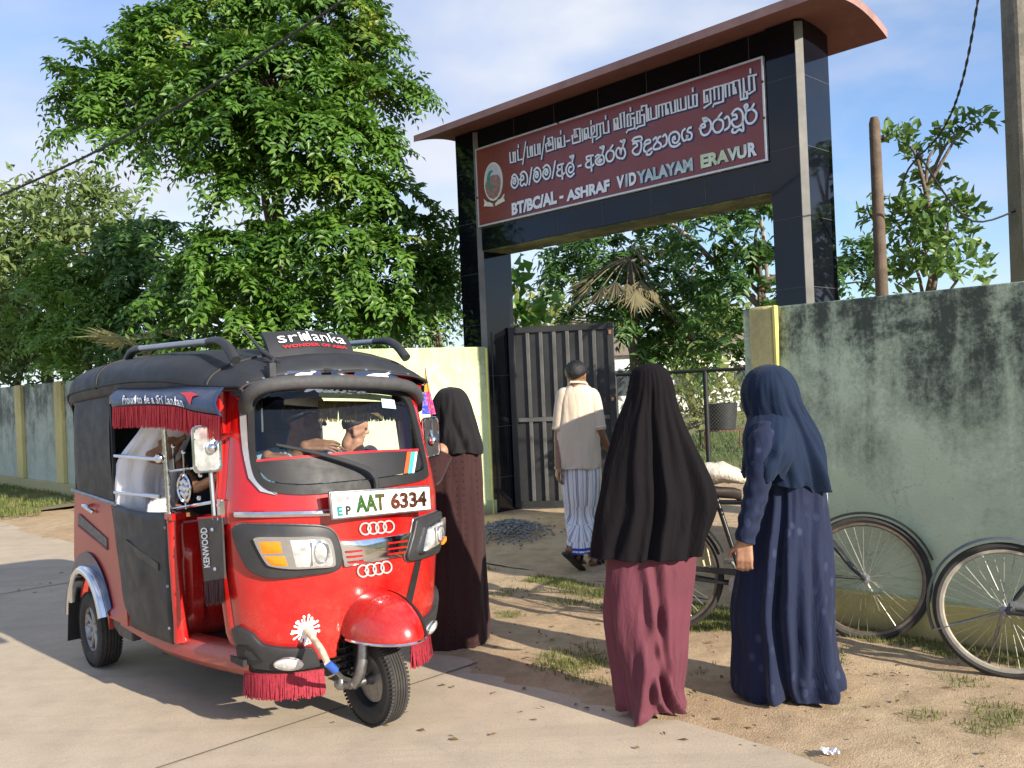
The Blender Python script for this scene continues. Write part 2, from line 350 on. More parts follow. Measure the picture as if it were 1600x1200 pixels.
# ------------------------------------------------------------------ boundary walls
def rbox(mb, s0, s1, t0, t1, z0, z1): mb.box(((s0 + s1) / 2, (t0 + t1) / 2, (z0 + z1) / 2), (abs(s1 - s0), abs(t1 - t0), z1 - z0))
def dense(mb, s0, s1, t, z0, z1, n=40):               # a face with slightly uneven top edge
    mb.grid([[(lerp(s0, s1, i / n), t, lerp(z0, z1 + (.010 * noise.noise((lerp(s0, s1, i / n) * 3, t, 5)) if j == 8 else 0), j / 8)) for i in range(n + 1)] for j in range(9)])
wr = empty('boundary_wall', 'tall stained green wall with black mould at the top, behind the parked bicycles', 'wall', S3(-.5, 5.2))
b = MB(SITE); rbox(b, -2.93, 8, 5.12, 5.28, -.1, 1.925); b.build('wall', M_WGREEN, wr, bevel=.012)
b = MB(SITE); rbox(b, -2.90, 8, 5.065, 5.119, -.1, .23); b.build('plinth', m_wall('yellow ochre plinth paint', (.56, .50, .19), .6, .0, .6), wr, bevel=.008)
b = MB(SITE); rbox(b, -3.10, -2.932, 5.085, 5.30, -.1, 1.932); b.build('pilaster', M_OCHRE, wr, bevel=.02)
b = MB(SITE); rbox(b, -2.929, -2.905, 5.080, 5.119, .0, 1.93); b.build('pilaster_edge', mat('sunlit yellow edge paint', (.66, .62, .16), .7), wr, bevel=.006)  # brighter yellow paints in the sunlight on the pilaster's side face
b = MB(SITE); b.prism([(-3.155, 5.12, -.1), (-3.103, 5.12, -.1), (-3.60, 7.32, -.1), (-3.70, 7.32, -.1)], (0, 0, 2.02)); b.build('return_wall', M_WGREEN, wr)
wl = empty('boundary_wall', 'long weathered grey green wall with ochre pilasters along the far grass verge', 'wall', S3(-18, 5.2))
b = MB(SITE); rbox(b, -60, -8.62, 5.12, 5.27, -.1, 1.90); b.build('wall', M_WGREY, wl, bevel=.01)
b = MB(SITE); rbox(b, -60, -8.62, 5.06, 5.119, -.1, .23); b.build('plinth', m_wall('olive plinth paint', (.44, .40, .20), .4, .0, .8), wl, bevel=.008)
for k in range(18):
    s = -9.60 - 2.12 * k
    b = MB(SITE); rbox(b, s - .17, s + .17, 5.055, 5.121, .232, 1.905); b.build('pilaster', M_OCHRE, wl, bevel=.008)
ww = empty('wing_wall', 'sunlit pale lime wing wall beside the left gate pillar', 'wall', S3(-8.3, 6.2))
b = MB(SITE); b.prism([(-8.72, 5.10, -.1), (-8.55, 5.10, -.1), (-7.985, 7.315, -.1), (-8.16, 7.315, -.1)], (0, 0, 2.085)); b.build('wall', M_WLIME, ww, bevel=.012)
b = MB(SITE); b.prism([(-8.545, 5.14, -.1), (-8.525, 5.14, -.1), (-7.957, 7.36, -.1), (-7.98, 7.36, -.1)], (0, 0, .27)); b.build('plinth', m_wall('green plinth paint', (.42, .50, .26), .4, .0, .5), ww)
b = MB(SITE); rbox(b, -8.03, -7.965, 7.30, 7.318, 0, 1.97); b.build('pilaster_edge', mat('yellow edge paint', (.72, .72, .22), .7), ww, bevel=.004)

# ------------------------------------------------------------------ gateway
GS, GT = -8.013, 7.32                                  # s, t of the left pillar's front inner corner
def G(u, z, d=0.0): return S3(GS + u, GT + d, z)
ga = empty('school_gateway', 'black tiled school gateway with curved pink roof and maroon name board', 'gateway', S3(GS + 2.07, GT))
MG = SITE @ Matrix.Translation((GS, GT, 0))
def pillar(u0, u1, ch_u, side, ztop):
    b = MB(MG)
    if side > 0:  pts = [(u0, 0, 0), (u1 - .045, 0, 0), (u1, .045, 0), (u1, .50, 0), (u0, .50, 0)]
    else:         pts = [(u0, 0, 0), (u1 - .045, 0, 0), (u1, .045, 0), (u1, .50, 0), (u0, .50, 0)]
    b.prism([(x, y, -.1) for x, y, _ in pts], (0, 0, ztop + .1)); p = b.build('pillar', M_GRAN, ga)
    e = MB(MG); q = .003
    e.prism([(u1 - .050, -q, -.1), (u1 - .043, -q - .002, -.1), (u1 + q + .002, .043, -.1), (u1 + q, .050, -.1)], (0, 0, ztop + .1 - .02)); e.build('corner_trim', M_EDGE, p)
    g = MB(MG); w = .0014; z = .42
    while z < ztop - .05:
        g.box(((u0 + u1 - .05) / 2, -.0005, z), (u1 - .05 - u0, .003, w * 2)); g.box((u1 + .0005, .275, z), (.003, .44, w * 2)); z += .61
    g.build('tile_joint', M_GROUT, p, smooth=False)
pillar(-.37, .0, 0, 1, 4.56); pillar(3.845, 4.175, 0, 1, 4.56)
b = MB(MG); b.box((1.9225, .26, 3.845), (3.842, .46, 1.43)); bm_ = b.build('beam', M_GRAN, ga)
g = MB(MG)
for u in (.62, 1.25, 1.88, 2.51, 3.14, 3.66): g.box((u, .0285, 3.845), (.003, .004, 1.42))
for z in (3.40,): g.box((1.9225, .0285, z - .012), (3.84, .004, .0045))
g.build('tile_joint', M_GROUT, bm_, smooth=False)
b = MB(MG); b.box((1.9225, .26, 3.122), (3.84, .44, .012)); b.build('soffit', m_wall('mossy soffit', (.20, .21, .10), .8, 2.8, 3.1), bm_)
# curved roof slab
def arch(t): return .145 * math.sin(math.pi * min(1, max(0, (t * .93 + .06)))) ** .85
b = MB(MG); N = 28; U0, U1 = -.545, 4.60
low = [(-.50 + 1.27 * k / N, 4.425 + arch(k / N)) for k in range(N + 1)]
up = [(d, z + .075) for d, z in low]
b.grid([[(U0, d, z) for d, z in low], [(U1, d, z) for d, z in low]]); b.grid([[(U0, d, z) for d, z in up], [(U1, d, z) for d, z in up]])
roof = b.build('roof', M_PINK, ga)
b = MB(MG)
for u in (U0, U1): b.grid([[(u, d, z) for d, z in low], [(u, d, z) for d, z in up]])
for k in (0, N): b.poly([(U0, *low[k]), (U1, *low[k]), (U1, *up[k]), (U0, *up[k])])
b.build('fascia', M_FASC, roof, smooth=False)
# name board
sb = MB(MG); sb.box((1.911, .005, 3.864), (3.79, .03, .90)); board = sb.build('sign_board', M_SIGN, ga)
fr = MB(MG)
for z in (4.318, 3.409): fr.box((1.911, .002, z), (3.826, .044, .018))
for u in (.007, 3.815): fr.box((u, .002, 3.8635), (.018, .040, .89))
fr.build('sign_frame', M_FRAME, board)
sc = MB(MG)
for u, z in ((1.35, 4.318), (3.815, 4.10), (3.815, 3.78), (.007, 3.75)): sc.ball((u, -.022, z), .013, 8)
sc.build('screw', M_BLKMET, board)
def onboard(px, py, d=-.0105):                         # point on the board's face under a photo pixel
    p = onplane(px, py, G(0, 0, d), GN); return (p - G(0, 0, d)).dot(GD), p.z
def ribbon(mb, P, w, d):                               # flat stroke with round ends on the board, P in (u, z)
    P = [Vector((p[0], p[1])) for p in P]; n = len(P); Lf, Rt = [], []
    for i in range(n):
        t = (P[min(i + 1, n - 1)] - P[max(i - 1, 0)]); t = t.normalized() if t.length > 1e-9 else Vector((1, 0))
        nn = Vector((-t.y, t.x))
        if 0 < i < n - 1:
            t1 = (P[i] - P[i - 1]).normalized(); t2 = (P[i + 1] - P[i]).normalized(); k = 1 / max(.55, math.sqrt(max(.05, (1 + t1.dot(t2)) / 2)))
        else: k = 1
        Lf.append(P[i] + nn * w * k / 2); Rt.append(P[i] - nn * w * k / 2)
    e0 = (P[0] - P[1]).normalized() * w * .35; e1 = (P[-1] - P[-2]).normalized() * w * .35
    Lf[0] += e0; Rt[0] += e0; Lf[-1] += e1; Rt[-1] += e1
    a = [mb.av((p.x, d, p.y)) for p in Lf]; c = [mb.av((p.x, d, p.y)) for p in Rt]
    for i in range(n - 1): mb.af(a[i], a[i + 1], c[i + 1], c[i])
TAM = [((790, 200, 1 / 12), [[(88,460),(100,650),(195,630),(185,445),(150,452),(160,640)], [(235,410),(245,605),(320,582)], [(248,315),(250,362)], [(385,260),(330,680)], [(415,350),(425,550),(515,525),(505,335),(470,345),(480,535)], [(552,310),(562,510),(655,485),(650,290),(612,300),(618,495)], [(740,155),(682,585)], [(835,335),(838,245),(810,250),(812,330),(862,322),(805,190),(885,168),(905,400),(775,440),(762,300),(790,285)], [(935,190),(948,395)], [(1012,275),(1020,370),(990,375),(985,190),(1040,178),(1052,358),(1120,340),(1110,140)], [(1042,50),(1045,108)]]),
       ((880, 170, 1 / 12), [[(70,610),(135,590)], [(245,520),(248,430),(222,440),(222,540),(270,528),(218,390),(320,368),(330,610),(190,650),(178,500),(215,488)], [(362,380),(375,600)], [(440,470),(448,565),(412,575),(405,375),(470,355),(485,545),(545,525),(535,330),(590,315),(600,420),(530,540),(640,512)], [(560,520),(562,630)], [(530,225),(532,288)], [(645,495),(637,295),(735,272)], [(700,290),(712,512),(630,568)], [(760,250),(772,460),(866,440),(855,228)], [(803,130),(807,188)]]),
       ((950, 150, 1 / 12), [[(155,520),(162,632),(135,640),(125,430),(185,410),(200,618),(262,598),(240,330),(310,300),(322,580)], [(430,220),(432,282)], [(495,322),(372,350),(380,572),(442,556),(427,340)], [(430,428),(505,405),(512,600),(385,638),(358,682)], [(660,265),(552,292),(562,520),(618,505),(605,285)], [(610,370),(690,348),(697,540),(567,576),(540,618)], [(640,275),(637,195),(730,170),(742,470)]]),
       ((1010, 130, 1 / 12), [[(45,480),(55,688),(205,650),(192,425)], [(90,460),(102,675)], [(247,630),(237,415),(350,386)], [(305,400),(318,610)], [(408,485),(422,575),(385,588),(375,378),(460,352),(485,562),(557,540),(545,322)], [(590,308),(600,520),(755,480),(745,255)], [(650,290),(662,500)], [(800,240),(807,462),(962,420),(955,205),(882,222),(892,435)], [(880,90),(882,155)]]),
       ((1090, 95, .0916667), [[(170,590),(182,698),(130,714),(118,510),(262,470)], [(225,490),(237,718),(122,800)], [(302,660),(292,450),(440,415),(447,690),(290,735),(275,778)], [(365,440),(377,650)], [(490,612),(480,402),(597,370)], [(545,390),(557,592)], [(650,462),(662,555),(630,566),(620,350),(720,325),(742,560),(747,660),(857,632),(850,520),(805,532),(790,300)], [(795,535),(797,612)], [(897,500),(885,260),(1012,235)], [(965,260),(985,500),(885,562)], [(910,140),(912,206)]])]
SIN = [((790, 200, 1 / 12), [[(125,925),(175,868),(235,940),(240,1050),(180,1125),(122,1075),(120,985),(150,940),(190,945),(200,1000),(180,1045),(150,1030),(155,990),(185,982)], [(285,870),(340,815),(400,860),(420,970),(395,1070),(355,1045),(320,1085),(285,1050),(300,985),(345,960),(340,900),(305,895),(295,945),(270,968)], [(500,745),(452,1060)], [(540,800),(600,742),(660,800),(665,920),(600,1010),(540,960),(540,870),(570,820),(610,830),(620,880),(600,925),(572,910),(580,868),(605,862)], [(715,745),(780,690),(840,750),(845,880),(780,960),(715,910),(715,830),(745,775),(790,780),(800,835),(780,875),(750,860),(757,818),(783,812)], [(940,620),(885,940)], [(1060,760),(1000,772),(985,715),(1030,685),(1095,670)], [(1060,765),(985,810),(975,870),(1020,900),(1080,880),(1110,842)], [(1062,690),(1075,958)]]),
       ((880, 170, 1 / 12), [[(215,1210),(140,1275),(75,1210),(65,1120),(110,1030),(165,1015),(205,1080),(195,1160),(145,1195),(110,1160),(125,1100),(160,1085)], [(175,1010),(190,940),(205,880),(170,885),(180,928),(135,892)], [(290,1077),(345,1060)], [(520,950),(465,962),(445,905),(490,885),(570,870)], [(530,955),(450,1010),(435,1070),(480,1100),(545,1080),(580,1042)], [(530,890),(542,1165)], [(615,900),(665,860),(700,893),(655,925),(615,980),(640,1035),(700,1047),(770,1010),(775,920),(745,860),(715,870)], [(655,980),(690,1000),(735,960),(700,950),(670,975)], [(740,850),(760,780),(775,710),(740,707),(748,748),(700,722)], [(890,768),(830,820),(815,900),(850,980),(920,970),(960,890),(950,800),(890,768),(940,680)], [(1075,930),(1020,900),(1000,820),(1030,740),(1072,745),(1090,835),(1110,735),(1160,760),(1175,850),(1140,920),(1105,932)], [(1130,720),(1140,660),(1165,592),(1130,592),(1138,632),(1085,602)]]),
       ((950, 150, 1 / 12), [[(465,835),(510,785),(625,760),(635,828),(480,855)], [(480,900),(530,880),(560,930),(500,980),(470,1040),(520,1095),(590,1080),(630,990),(635,880),(605,838)], [(690,900),(720,840),(790,820),(800,870),(720,910),(685,970),(690,1030),(740,1040),(800,1000),(830,980)], [(745,1035),(740,1098),(800,1090),(835,1042)], [(860,820),(910,775),(925,850),(870,940),(880,1000),(990,970),(1000,900),(945,850),(960,780),(998,760)], [(1040,760),(1085,720),(1115,800),(1100,900),(1040,950)]]),
       ((1010, 130, 1 / 12), [[(640,1130),(560,1185),(470,1170),(435,1070),(450,970),(520,915),(590,920),(630,990),(610,1080),(560,1120),(510,1100),(505,1032),(540,1002),(548,1050)], [(735,855),(690,900),(675,990),(710,1075),(765,1050),(785,985)], [(850,828),(800,850),(782,905),(845,930),(865,980),(840,1045),(780,1050),(770,985)]]),
       ((1080, 150, .1), [[(190,352),(240,345),(250,390),(215,392),(200,362)], [(250,347),(310,400),(320,500),(270,590),(200,610),(160,560),(165,500),(225,480),(210,430),(165,460),(160,500),(140,512)], [(430,350),(360,410),(345,490),(385,560),(450,560),(505,490),(500,390),(430,350),(485,265)], [(535,350),(580,320),(610,390),(600,480),(535,530)], [(645,280),(690,220),(750,200),(810,260),(815,400),(760,470),(690,480),(645,420),(660,370),(720,350),(710,292),(655,302)], [(815,400),(822,540),(760,522),(700,570),(650,560),(660,515)], [(940,205),(880,240),(855,330),(890,420),(960,420),(1020,350),(1025,260),(960,200)], [(945,208),(990,125)], [(870,250),(855,190),(842,152),(880,132),(890,170),(865,190)]])]
for nm, data, w, curv in (('tamil_lettering', TAM, .0185, False), ('sinhala_lettering', SIN, .0215, True)):
    a = MB(MG); c = MB(MG)
    for (x0, y0, k), strokes in data:
        for st in strokes:
            P = [onboard(x0 + x * k, y0 + y * k) for x, y in st]
            if curv and len(P) > 3: P = [tuple(q) for q in catmull(P, len(P) * 5)]
            ribbon(c, [(u + .008, z - .008) for u, z in P], w + .014, -.0125); ribbon(a, P, w, -.018)
    o = c.build(nm + '_edge', M_NAVY, board, smooth=False); o.name = nm.replace('lettering', 'shadow_lettering'); a.build(nm, M_WHITE, board, smooth=False)
def word(body, bl, br, tr, tl, m, nm='english_lettering'):
    def cn(p, d):
        u, z = onboard(*p); return Vector((u, d, z))
    for dd, du, mm, bd in ((-.0122, .006, M_NAVY, .078), (-.018, 0, m, .052)):
        b = MB(MG); f = bil(*[cn(p, dd) + Vector((du, 0, -du)) for p in (bl, br, tr, tl)]); addtext(b, body, f, bd)
        b.build(nm if not du else 'english_shadow_lettering', mm, board, smooth=False)
word('BT/BC/AL', (800.5, 337), (871, 318), (870, 297), (800, 317.5), M_WHITE)
b = MB(MG); ribbon(b, [onboard(876, 308.5), onboard(880, 307.5)], .03, -.018); b.build('english_lettering', M_WHITE, board)
word('ASHRAF', (886, 315), (954, 298.5), (953, 279.5), (886, 297.5), M_WHITE)
word('V', (964, 296), (976, 292.5), (976, 272.5), (964, 276), M_WHITE)
word('I', (978, 292.5), (981.5, 291.5), (981.5, 271), (978, 272), M_MIRR)
word('D', (984, 291), (995, 288), (995, 267.5), (983, 270.5), M_WHITE)
word('YALAYAM', (996, 288), (1084, 266.5), (1082.5, 246), (995, 268), M_MIRR)
word('ERA', (1096, 263.5), (1140, 252.5), (1140, 232), (1095, 242), M_OLIVE)
word('VU', (1138, 252.5), (1168, 246), (1167, 225), (1137, 232.5), mat('half peeled letters', (.66, .72, .58), .3, .3, .25, 6))
word('R', (1170, 246), (1184, 242.5), (1183, 221), (1169, 223.5), M_WHITE)
# emblem: oval crest with crescent and ribbon
M_CREST = mat('crest cream rim', (.72, .74, .64), .5); M_CRESTB = mat('crest faded brown print', (.30, .17, .15), .6, 0, .45, 30); M_CRESTG = mat('crest green crescent', (.03, .28, .19), .5)
M_CRESTS = mat('crest pale sky print', (.55, .56, .62), .5, 0, .1)
eu, ez = onboard(771.8, 284); er = .155; eh = .225
def oval(k, d, n=36, cut=None): return [(eu + math.cos(2 * math.pi * i / n) * er * k, d, ez + math.sin(2 * math.pi * i / n) * eh * k * (1 if math.sin(2 * math.pi * i / n) > 0 else .98)) for i in range(n)]
b = MB(MG); b.prism(oval(1, -.011), (0, -.014, 0)); em = b.build('emblem', M_CREST, board)
b = MB(MG); b.prism(oval(.90, -.0255), (0, -.003, 0)); b.build('emblem_field', M_CRESTS, em)
b = MB(MG); pts = [p for p in oval(.885, -.029, 60) if p[2] < ez + .02]
pts = [(eu - .02 + (.13 if p[0] > eu else -.13) * 0 + (p[0] - eu + .02), p[1], p[2]) for p in pts]
b.prism([(eu + x, -.029, ez + z) for x, z in ((-.125, 0), (-.06, .06), (.0, .075), (.09, .065), (.125, .02), (.133, -.03), (.115, -.11), (.07, -.175), (.0, -.20), (-.07, -.175), (-.115, -.11), (-.133, -.04))], (0, -.002, 0)); b.build('emblem_print', M_CRESTB, em)
b = MB(MG); cr = [(eu - .02 + .075 * math.cos(a), -.033, ez + .03 + .105 * math.sin(a)) for a in np.linspace(R_(75), R_(290), 20)] + [(eu + .012 + .066 * math.cos(a), -.033, ez + .025 + .088 * math.sin(a)) for a in np.linspace(R_(278), R_(88), 20)]
b.prism(cr, (0, -.002, 0)); b.build('emblem_crescent', M_CRESTG, em)
b = MB(MG)
for sgn in (-1, 1): b.prism([(eu + sgn * x, -.013, ez + z) for x, z in ((.02, -.255), (.07, -.225), (.12, -.215), (.175, -.17), (.160, -.215), (.178, -.255), (.12, -.265), (.07, -.275), (.02, -.285))], (0, -.012, 0))
b.build('emblem_ribbon', M_CREST, em)

# ------------------------------------------------------------------ folding steel gate
gt = empty('steel_gate', 'black folding steel gate leaf with grey vertical bars, standing half open', 'gate', at(800, 797, 11.1))
def leaf(A, B, z0, z1, nb, dep, mb_sheet, name):
    A = Vector((A[0], A[1], 0)); B = Vector((B[0], B[1], 0)); x = (B - A).normalized(); n = Vector((x.y, -x.x, 0)); w = (B - A).length
    M = Matrix(((x.x, n.x, 0, A.x), (x.y, n.y, 0, A.y), (0, 0, 1, 0), (0, 0, 0, 1)))   # local y towards the viewer
    b = MB(M); f = .075
    for z in (z0 + f / 2, z1 - f / 2): b.box((w / 2, 0, z), (w - 2 * f - .002, dep, f))
    for u in (f / 2, w - f / 2): b.box((u, 0, (z0 + z1) / 2), (f, dep + .004, z1 - z0))
    fo = b.build('gate_frame', M_GATE, gt, bevel=.004)
    zm = z0 + (z1 - z0) * .485
    b = MB(M); b.box((w / 2, .012, zm), (w - 2 * f - .01, dep - .02, .05)); b.build('gate_rail', M_GATEB, gt, bevel=.003)
    b = MB(M); b.box((w / 2, -.012, (z0 + z1) / 2), (w - 2 * f + .01, .004, z1 - z0 - 2 * f + .01)); b.build('gate_sheet', M_GATE, gt)
    for k in range(nb):
        u = f + (w - 2 * f) * (k + 1) / (nb + 1)
        for zz0, zz1 in ((z0 + f + .001, zm - .026), (zm + .026, z1 - f - .001)):
            b = MB(M); b.box((u, .012, (zz0 + zz1) / 2), (.042, .030, zz1 - zz0)); b.build('gate_bar', M_GATEB, gt, bevel=.003)
leaf((-.02, 11.12), (1.235, 10.92), .03, 2.215, 6, .05, None, 'b')
leaf((-.245, 10.93), (-.035, 11.30), .03, 2.16, 5, .045, None, 'a')
b = MB(); b.box((1.19, 10.895, 2.10), (.03, .02, .05)); b.box((1.19, 10.895, 1.3), (.03, .02, .04)); b.build('gate_hinge', mat('rust', (.22, .10, .05), .8), gt)

# ------------------------------------------------------------------ inner mesh fence
fe = empty('mesh_fence', 'black pipe fence with wire mesh inside the gateway', 'fence', at(1100, 735, 14.5))
FA, FB = at(958, 582, 15.3), at(1215, 577, 13.8); zt = 1.62
FA.z = FB.z = 0; fx = (FB - FA).normalized(); flen = (FB - FA).length
b = MB(); b.tube([FA + Vector((0, 0, zt)), FB + Vector((0, 0, zt))], .030, 10); b.build('top_rail', M_BLKMET, fe)
b = MB(); b.tube([FA + Vector((0, 0, .06)), FB + Vector((0, 0, .06))], .018, 8); b.build('bottom_rail', M_BLKMET, fe)
mp = at(1103, 600, 14.44); k0 = (mp - FA).dot(fx)
for u in (.03, k0, flen - .03):
    p = FA + fx * u; b = MB(); b.tube([p + Vector((0, 0, -.05)), p + Vector((0, 0, zt))], .040, 12); b.build('post', M_BLKMET, fe)
b = MB(); step = .058; zz0, zz1 = .07, zt - .03; H = zz1 - zz0
for k in range(int((flen + H) / step) + 1):
    for sg in (1, -1):
        u0 = k * step - (H if sg > 0 else 0); pts = []
        a, c = (u0, zz0), (u0 + H * 1.0 * sg if sg > 0 else u0 - H, zz1)
        def clip(p, q):
            (x0, y0), (x1, y1) = p, q
            if x1 == x0: return None
            t0, t1 = sorted(((0 - x0) / (x1 - x0), (flen - x0) / (x1 - x0))); t0 = max(0, t0); t1 = min(1, t1)
            return None if t0 >= t1 else ((x0 + (x1 - x0) * t0, y0 + (y1 - y0) * t0), (x0 + (x1 - x0) * t1, y0 + (y1 - y0) * t1))
        r = clip(a, c)
        if r: b.tube([FA + fx * r[0][0] + Vector((0, .004 * sg, r[0][1])), FA + fx * r[1][0] + Vector((0, .004 * sg, r[1][1]))], .0022, 3, False)
b.build('wire_mesh', mat('galvanised wire', (.30, .30, .29), .5, .6), fe)
# ------------------------------------------------------------------ three-wheeler (own frame: x forward, y to its left, z up, origin under the rear axle)
TH = R_(-48.62); HX = Vector((math.cos(TH), math.sin(TH), 0)); HY = Vector((-HX.y, HX.x, 0)); TR = Vector((-2.004, 5.659, 0))
TM = Matrix(((HX.x, HY.x, 0, TR.x), (HX.y, HY.y, 0, TR.y), (0, 0, 1, 0), (0, 0, 0, 1))); TI = TM.inverted()
def ty(px, py, y): return TI @ onplane(px, py, TR + HY * y, HY)       # vehicle point under a photo pixel on a plane y = const
def tx(px, py, x): return TI @ onplane(px, py, TR + HX * x, HX)       # ... on a plane x = const
def m_paint(name, col, rough, coat, dust):
    m, t, b = newmat(name); oc = t.n('ShaderNodeTexCoord').outputs['Object']; z = t.n('ShaderNodeSeparateXYZ', {0: oc}).outputs[2]
    low = t.n('ShaderNodeMapRange', {0: z, 1: .30, 2: .95, 3: 1, 4: .12}).outputs[0]; n1 = t.noise(oc, 4, 7, .72); n2 = t.noise(oc, 60, 4, .7)
    k = t.math('MULTIPLY', t.math('MULTIPLY', t.ramp(n1, [(.40, 0), (.68, 1)]), t.ramp(n2, [(.35, .35), (.65, 1)])), t.math('MULTIPLY', low, dust))
    c = t.mix(t.ramp(t.noise(oc, 2.2, 4, .6), [(.3, 0), (.7, 1)]), tuple(x * .88 for x in col), tuple(min(1, x * 1.08) for x in col)); c = t.mix(k, c, (.34, .24, .16))
    sc = t.noise(t.n('ShaderNodeMapping', {'Vector': oc, 'Rotation': (.4, .3, .5), 'Scale': (4, 90, 30)}).outputs[0], 2.0, 3, .6); c = t.mix(t.ramp(sc, [(.70, 0), (.74, .35)]), c, tuple(min(1, x * .5 + .12) for x in col))
    setin(t, b, 'Base Color', c); setin(t, b, 'Roughness', t.math('ADD', t.math('MULTIPLY', k, .5), rough)); setin(t, b, 'Coat Weight', t.math('MULTIPLY', t.math('SUBTRACT', 1.0, k), coat)); b.inputs['Coat Roughness'].default_value = .09
    bump(t, b, t.noise(oc, 7, 3, .5), .06, .02); return m
M_RED = m_paint('glossy red body paint', (.44, .006, .006), .24, .8, .30)
M_REDS = m_paint('dusty red body paint', (.40, .025, .018), .36, .4, .75)
M_VINYL = mat('black vinyl hood cloth', (.020, .021, .024), .55, 0, .3, 5, .35, 160, bdist=.002)
M_RING = mat('silver rings', (.75, .72, .72), .3, .5)
M_PLAST = mat('dark grey plastic', (.030, .031, .034), .42, 0, .2, 8)
M_BLK = mat('black rubber', (.012, .012, .013), .6, 0, .2, 10)
M_CHR = mat('chrome', (.72, .73, .75), .12, 1, .06, 20, rvar=.06)
M_STEEL = mat('dull steel', (.30, .30, .30), .38, .9, .3, 25)
M_TYRE = mat('dusty tyre rubber', (.030, .028, .026), .8, 0, .35, 12, .3, 60)
M_ALLOY = mat('grey alloy rim', (.30, .30, .31), .38, .8, .15, 20)
M_NAVYV = mat('navy vinyl flap', (.020, .035, .085), .35, 0, .15, 6, .2, 40)
M_FRING = mat('red tassel thread', (.55, .015, .025), .7, 0, .25, 90)
M_FRINGD = mat('crimson brush fringe', (.30, .018, .035), .75, 0, .3, 90)
M_WPAINT = mat('white vinyl print', (.80, .80, .80), .45, 0, .05)
M_REDP = mat('red print', (.55, .02, .03), .45)
M_AMBER, _t, _b = newmat('amber lens'); _b.inputs['Base Color'].default_value = (.80, .22, .01, 1); _b.inputs['Roughness'].default_value = .12
_v = _t.n('ShaderNodeTexChecker', {'Vector': _t.n('ShaderNodeTexCoord').outputs['Object'], 'Scale': 130.0}); bump(_t, _b, _v.outputs['Fac'], .6, .004)
M_LENS, _t, _b = newmat('headlamp lens'); _oc = _t.n('ShaderNodeTexCoord').outputs['Object']
setin(_t, _b, 'Base Color', _t.mix(_t.ramp(_t.noise(_oc, 14, 3, .6), [(.35, 0), (.65, 1)]), (.30, .31, .32), (.82, .83, .82))); _b.inputs['Roughness'].default_value = .12; _b.inputs['Metallic'].default_value = .35
bump(_t, _b, _t.n('ShaderNodeTexVoronoi', {'Vector': _oc, 'Scale': 32.0}).outputs['Distance'], .6, .006); _b.inputs['Coat Weight'].default_value = 1
def m_glass(name, tint, refl=1.0):
    m = bpy.data.materials.new(name); m.use_nodes = True; t = NT(m); m.node_tree.nodes.clear()
    tr = t.n('ShaderNodeBsdfTransparent', {'Color': (*tint, 1)}); gl = t.n('ShaderNodeBsdfGlossy', {'Color': (1, 1, 1, 1), 'Roughness': .02})
    fr = t.n('ShaderNodeFresnel', {'IOR': 1.5}); f2 = t.math('MULTIPLY', fr.outputs[0], refl)
    mx = t.n('ShaderNodeMixShader', {0: f2, 1: tr.outputs[0], 2: gl.outputs[0]}); t.n('ShaderNodeOutputMaterial', {0: mx.outputs[0]}); return m
M_GLASS = m_glass('windscreen glass', (.86, .90, .90)); M_TINT = m_glass('dark tinted band', (.045, .05, .06), .8)
tuk = empty('auto_rickshaw', 'shiny red three wheeled auto rickshaw with black hood, parked on the concrete road', 'auto rickshaw', M=TM)
def T(mb, name, m, parent=None, **k): return mb.build(name, m, parent or tuk, local=True, **k)
# --- front shell surface
def prof(z, tab): return float(np.interp(z, [a for a, _ in tab], [b for _, b in tab]))
def sW(z): return prof(z, ((.30, .47), (.45, .515), (.75, .545), (1.0, .548), (1.12, .53), (1.5, .485), (1.62, .465)))
def sD(z): return prof(z, ((.30, .29), (.45, .32), (.75, .345), (.98, .35), (1.09, .335), (1.5, .17), (1.62, .11)))
SX0 = 1.70
def surf(a, z, off=0.0):
    A = max(-.9999, min(.9999, a)) * math.pi / 2; e = 2 / 2.05
    c, s_ = math.cos(A), math.sin(A); W, D = sW(z), sD(z)
    x = SX0 + D * c ** e; y = W * math.copysign(abs(s_) ** e, s_)
    if off:
        n = Vector((max(c, .02) ** (2 - e) / D, math.copysign(abs(s_) ** (2 - e), s_) / W, 0)).normalized(); dz = (sD(z + .02) - sD(z - .02)) / .04
        n = Vector((n.x, n.y, -dz * n.x)).normalized(); return Vector((x, y, z)) + n * off
    return Vector((x, y, z))
_ga, _gz = np.meshgrid(np.linspace(-.999, .999, 161), np.linspace(.30, 1.64, 135)); _gp = np.array([proj(TM @ surf(a, z)) for a, z in zip(_ga.ravel(), _gz.ravel())])
_vis = np.ones(_ga.size, bool)
for _i, (a, z) in enumerate(zip(_ga.ravel(), _gz.ravel())):
    p = surf(a, z); n = surf(a, z, .01) - p; _vis[_i] = (TM.to_3x3() @ n).dot(EYE - TM @ p) > 0
def onf(px, py):                                       # (a, z) on the front shell under a photo pixel
    d = (_gp[:, 0] - px) ** 2 + (_gp[:, 1] - py) ** 2 + np.where(_vis, 0, 1e6); i = int(d.argmin()); a, z = float(_ga.ravel()[i]), float(_gz.ravel()[i])
    for _ in range(6):
        q = np.array(proj(TM @ surf(a, z))); qa = (np.array(proj(TM @ surf(a + 1e-3, z))) - q) / 1e-3; qz = (np.array(proj(TM @ surf(a, z + 1e-3))) - q) / 1e-3
        J = np.array([[qa[0], qz[0]], [qa[1], qz[1]]]); 
        if abs(np.linalg.det(J)) < 1e-3 * abs(J).max() ** 2: break
        st = np.linalg.solve(J, np.array([px, py]) - q); a = max(-.985, min(.985, a + float(np.clip(st[0], -.05, .05)))); z = max(.28, min(1.64, z + float(np.clip(st[1], -.05, .05))))
    return a, z
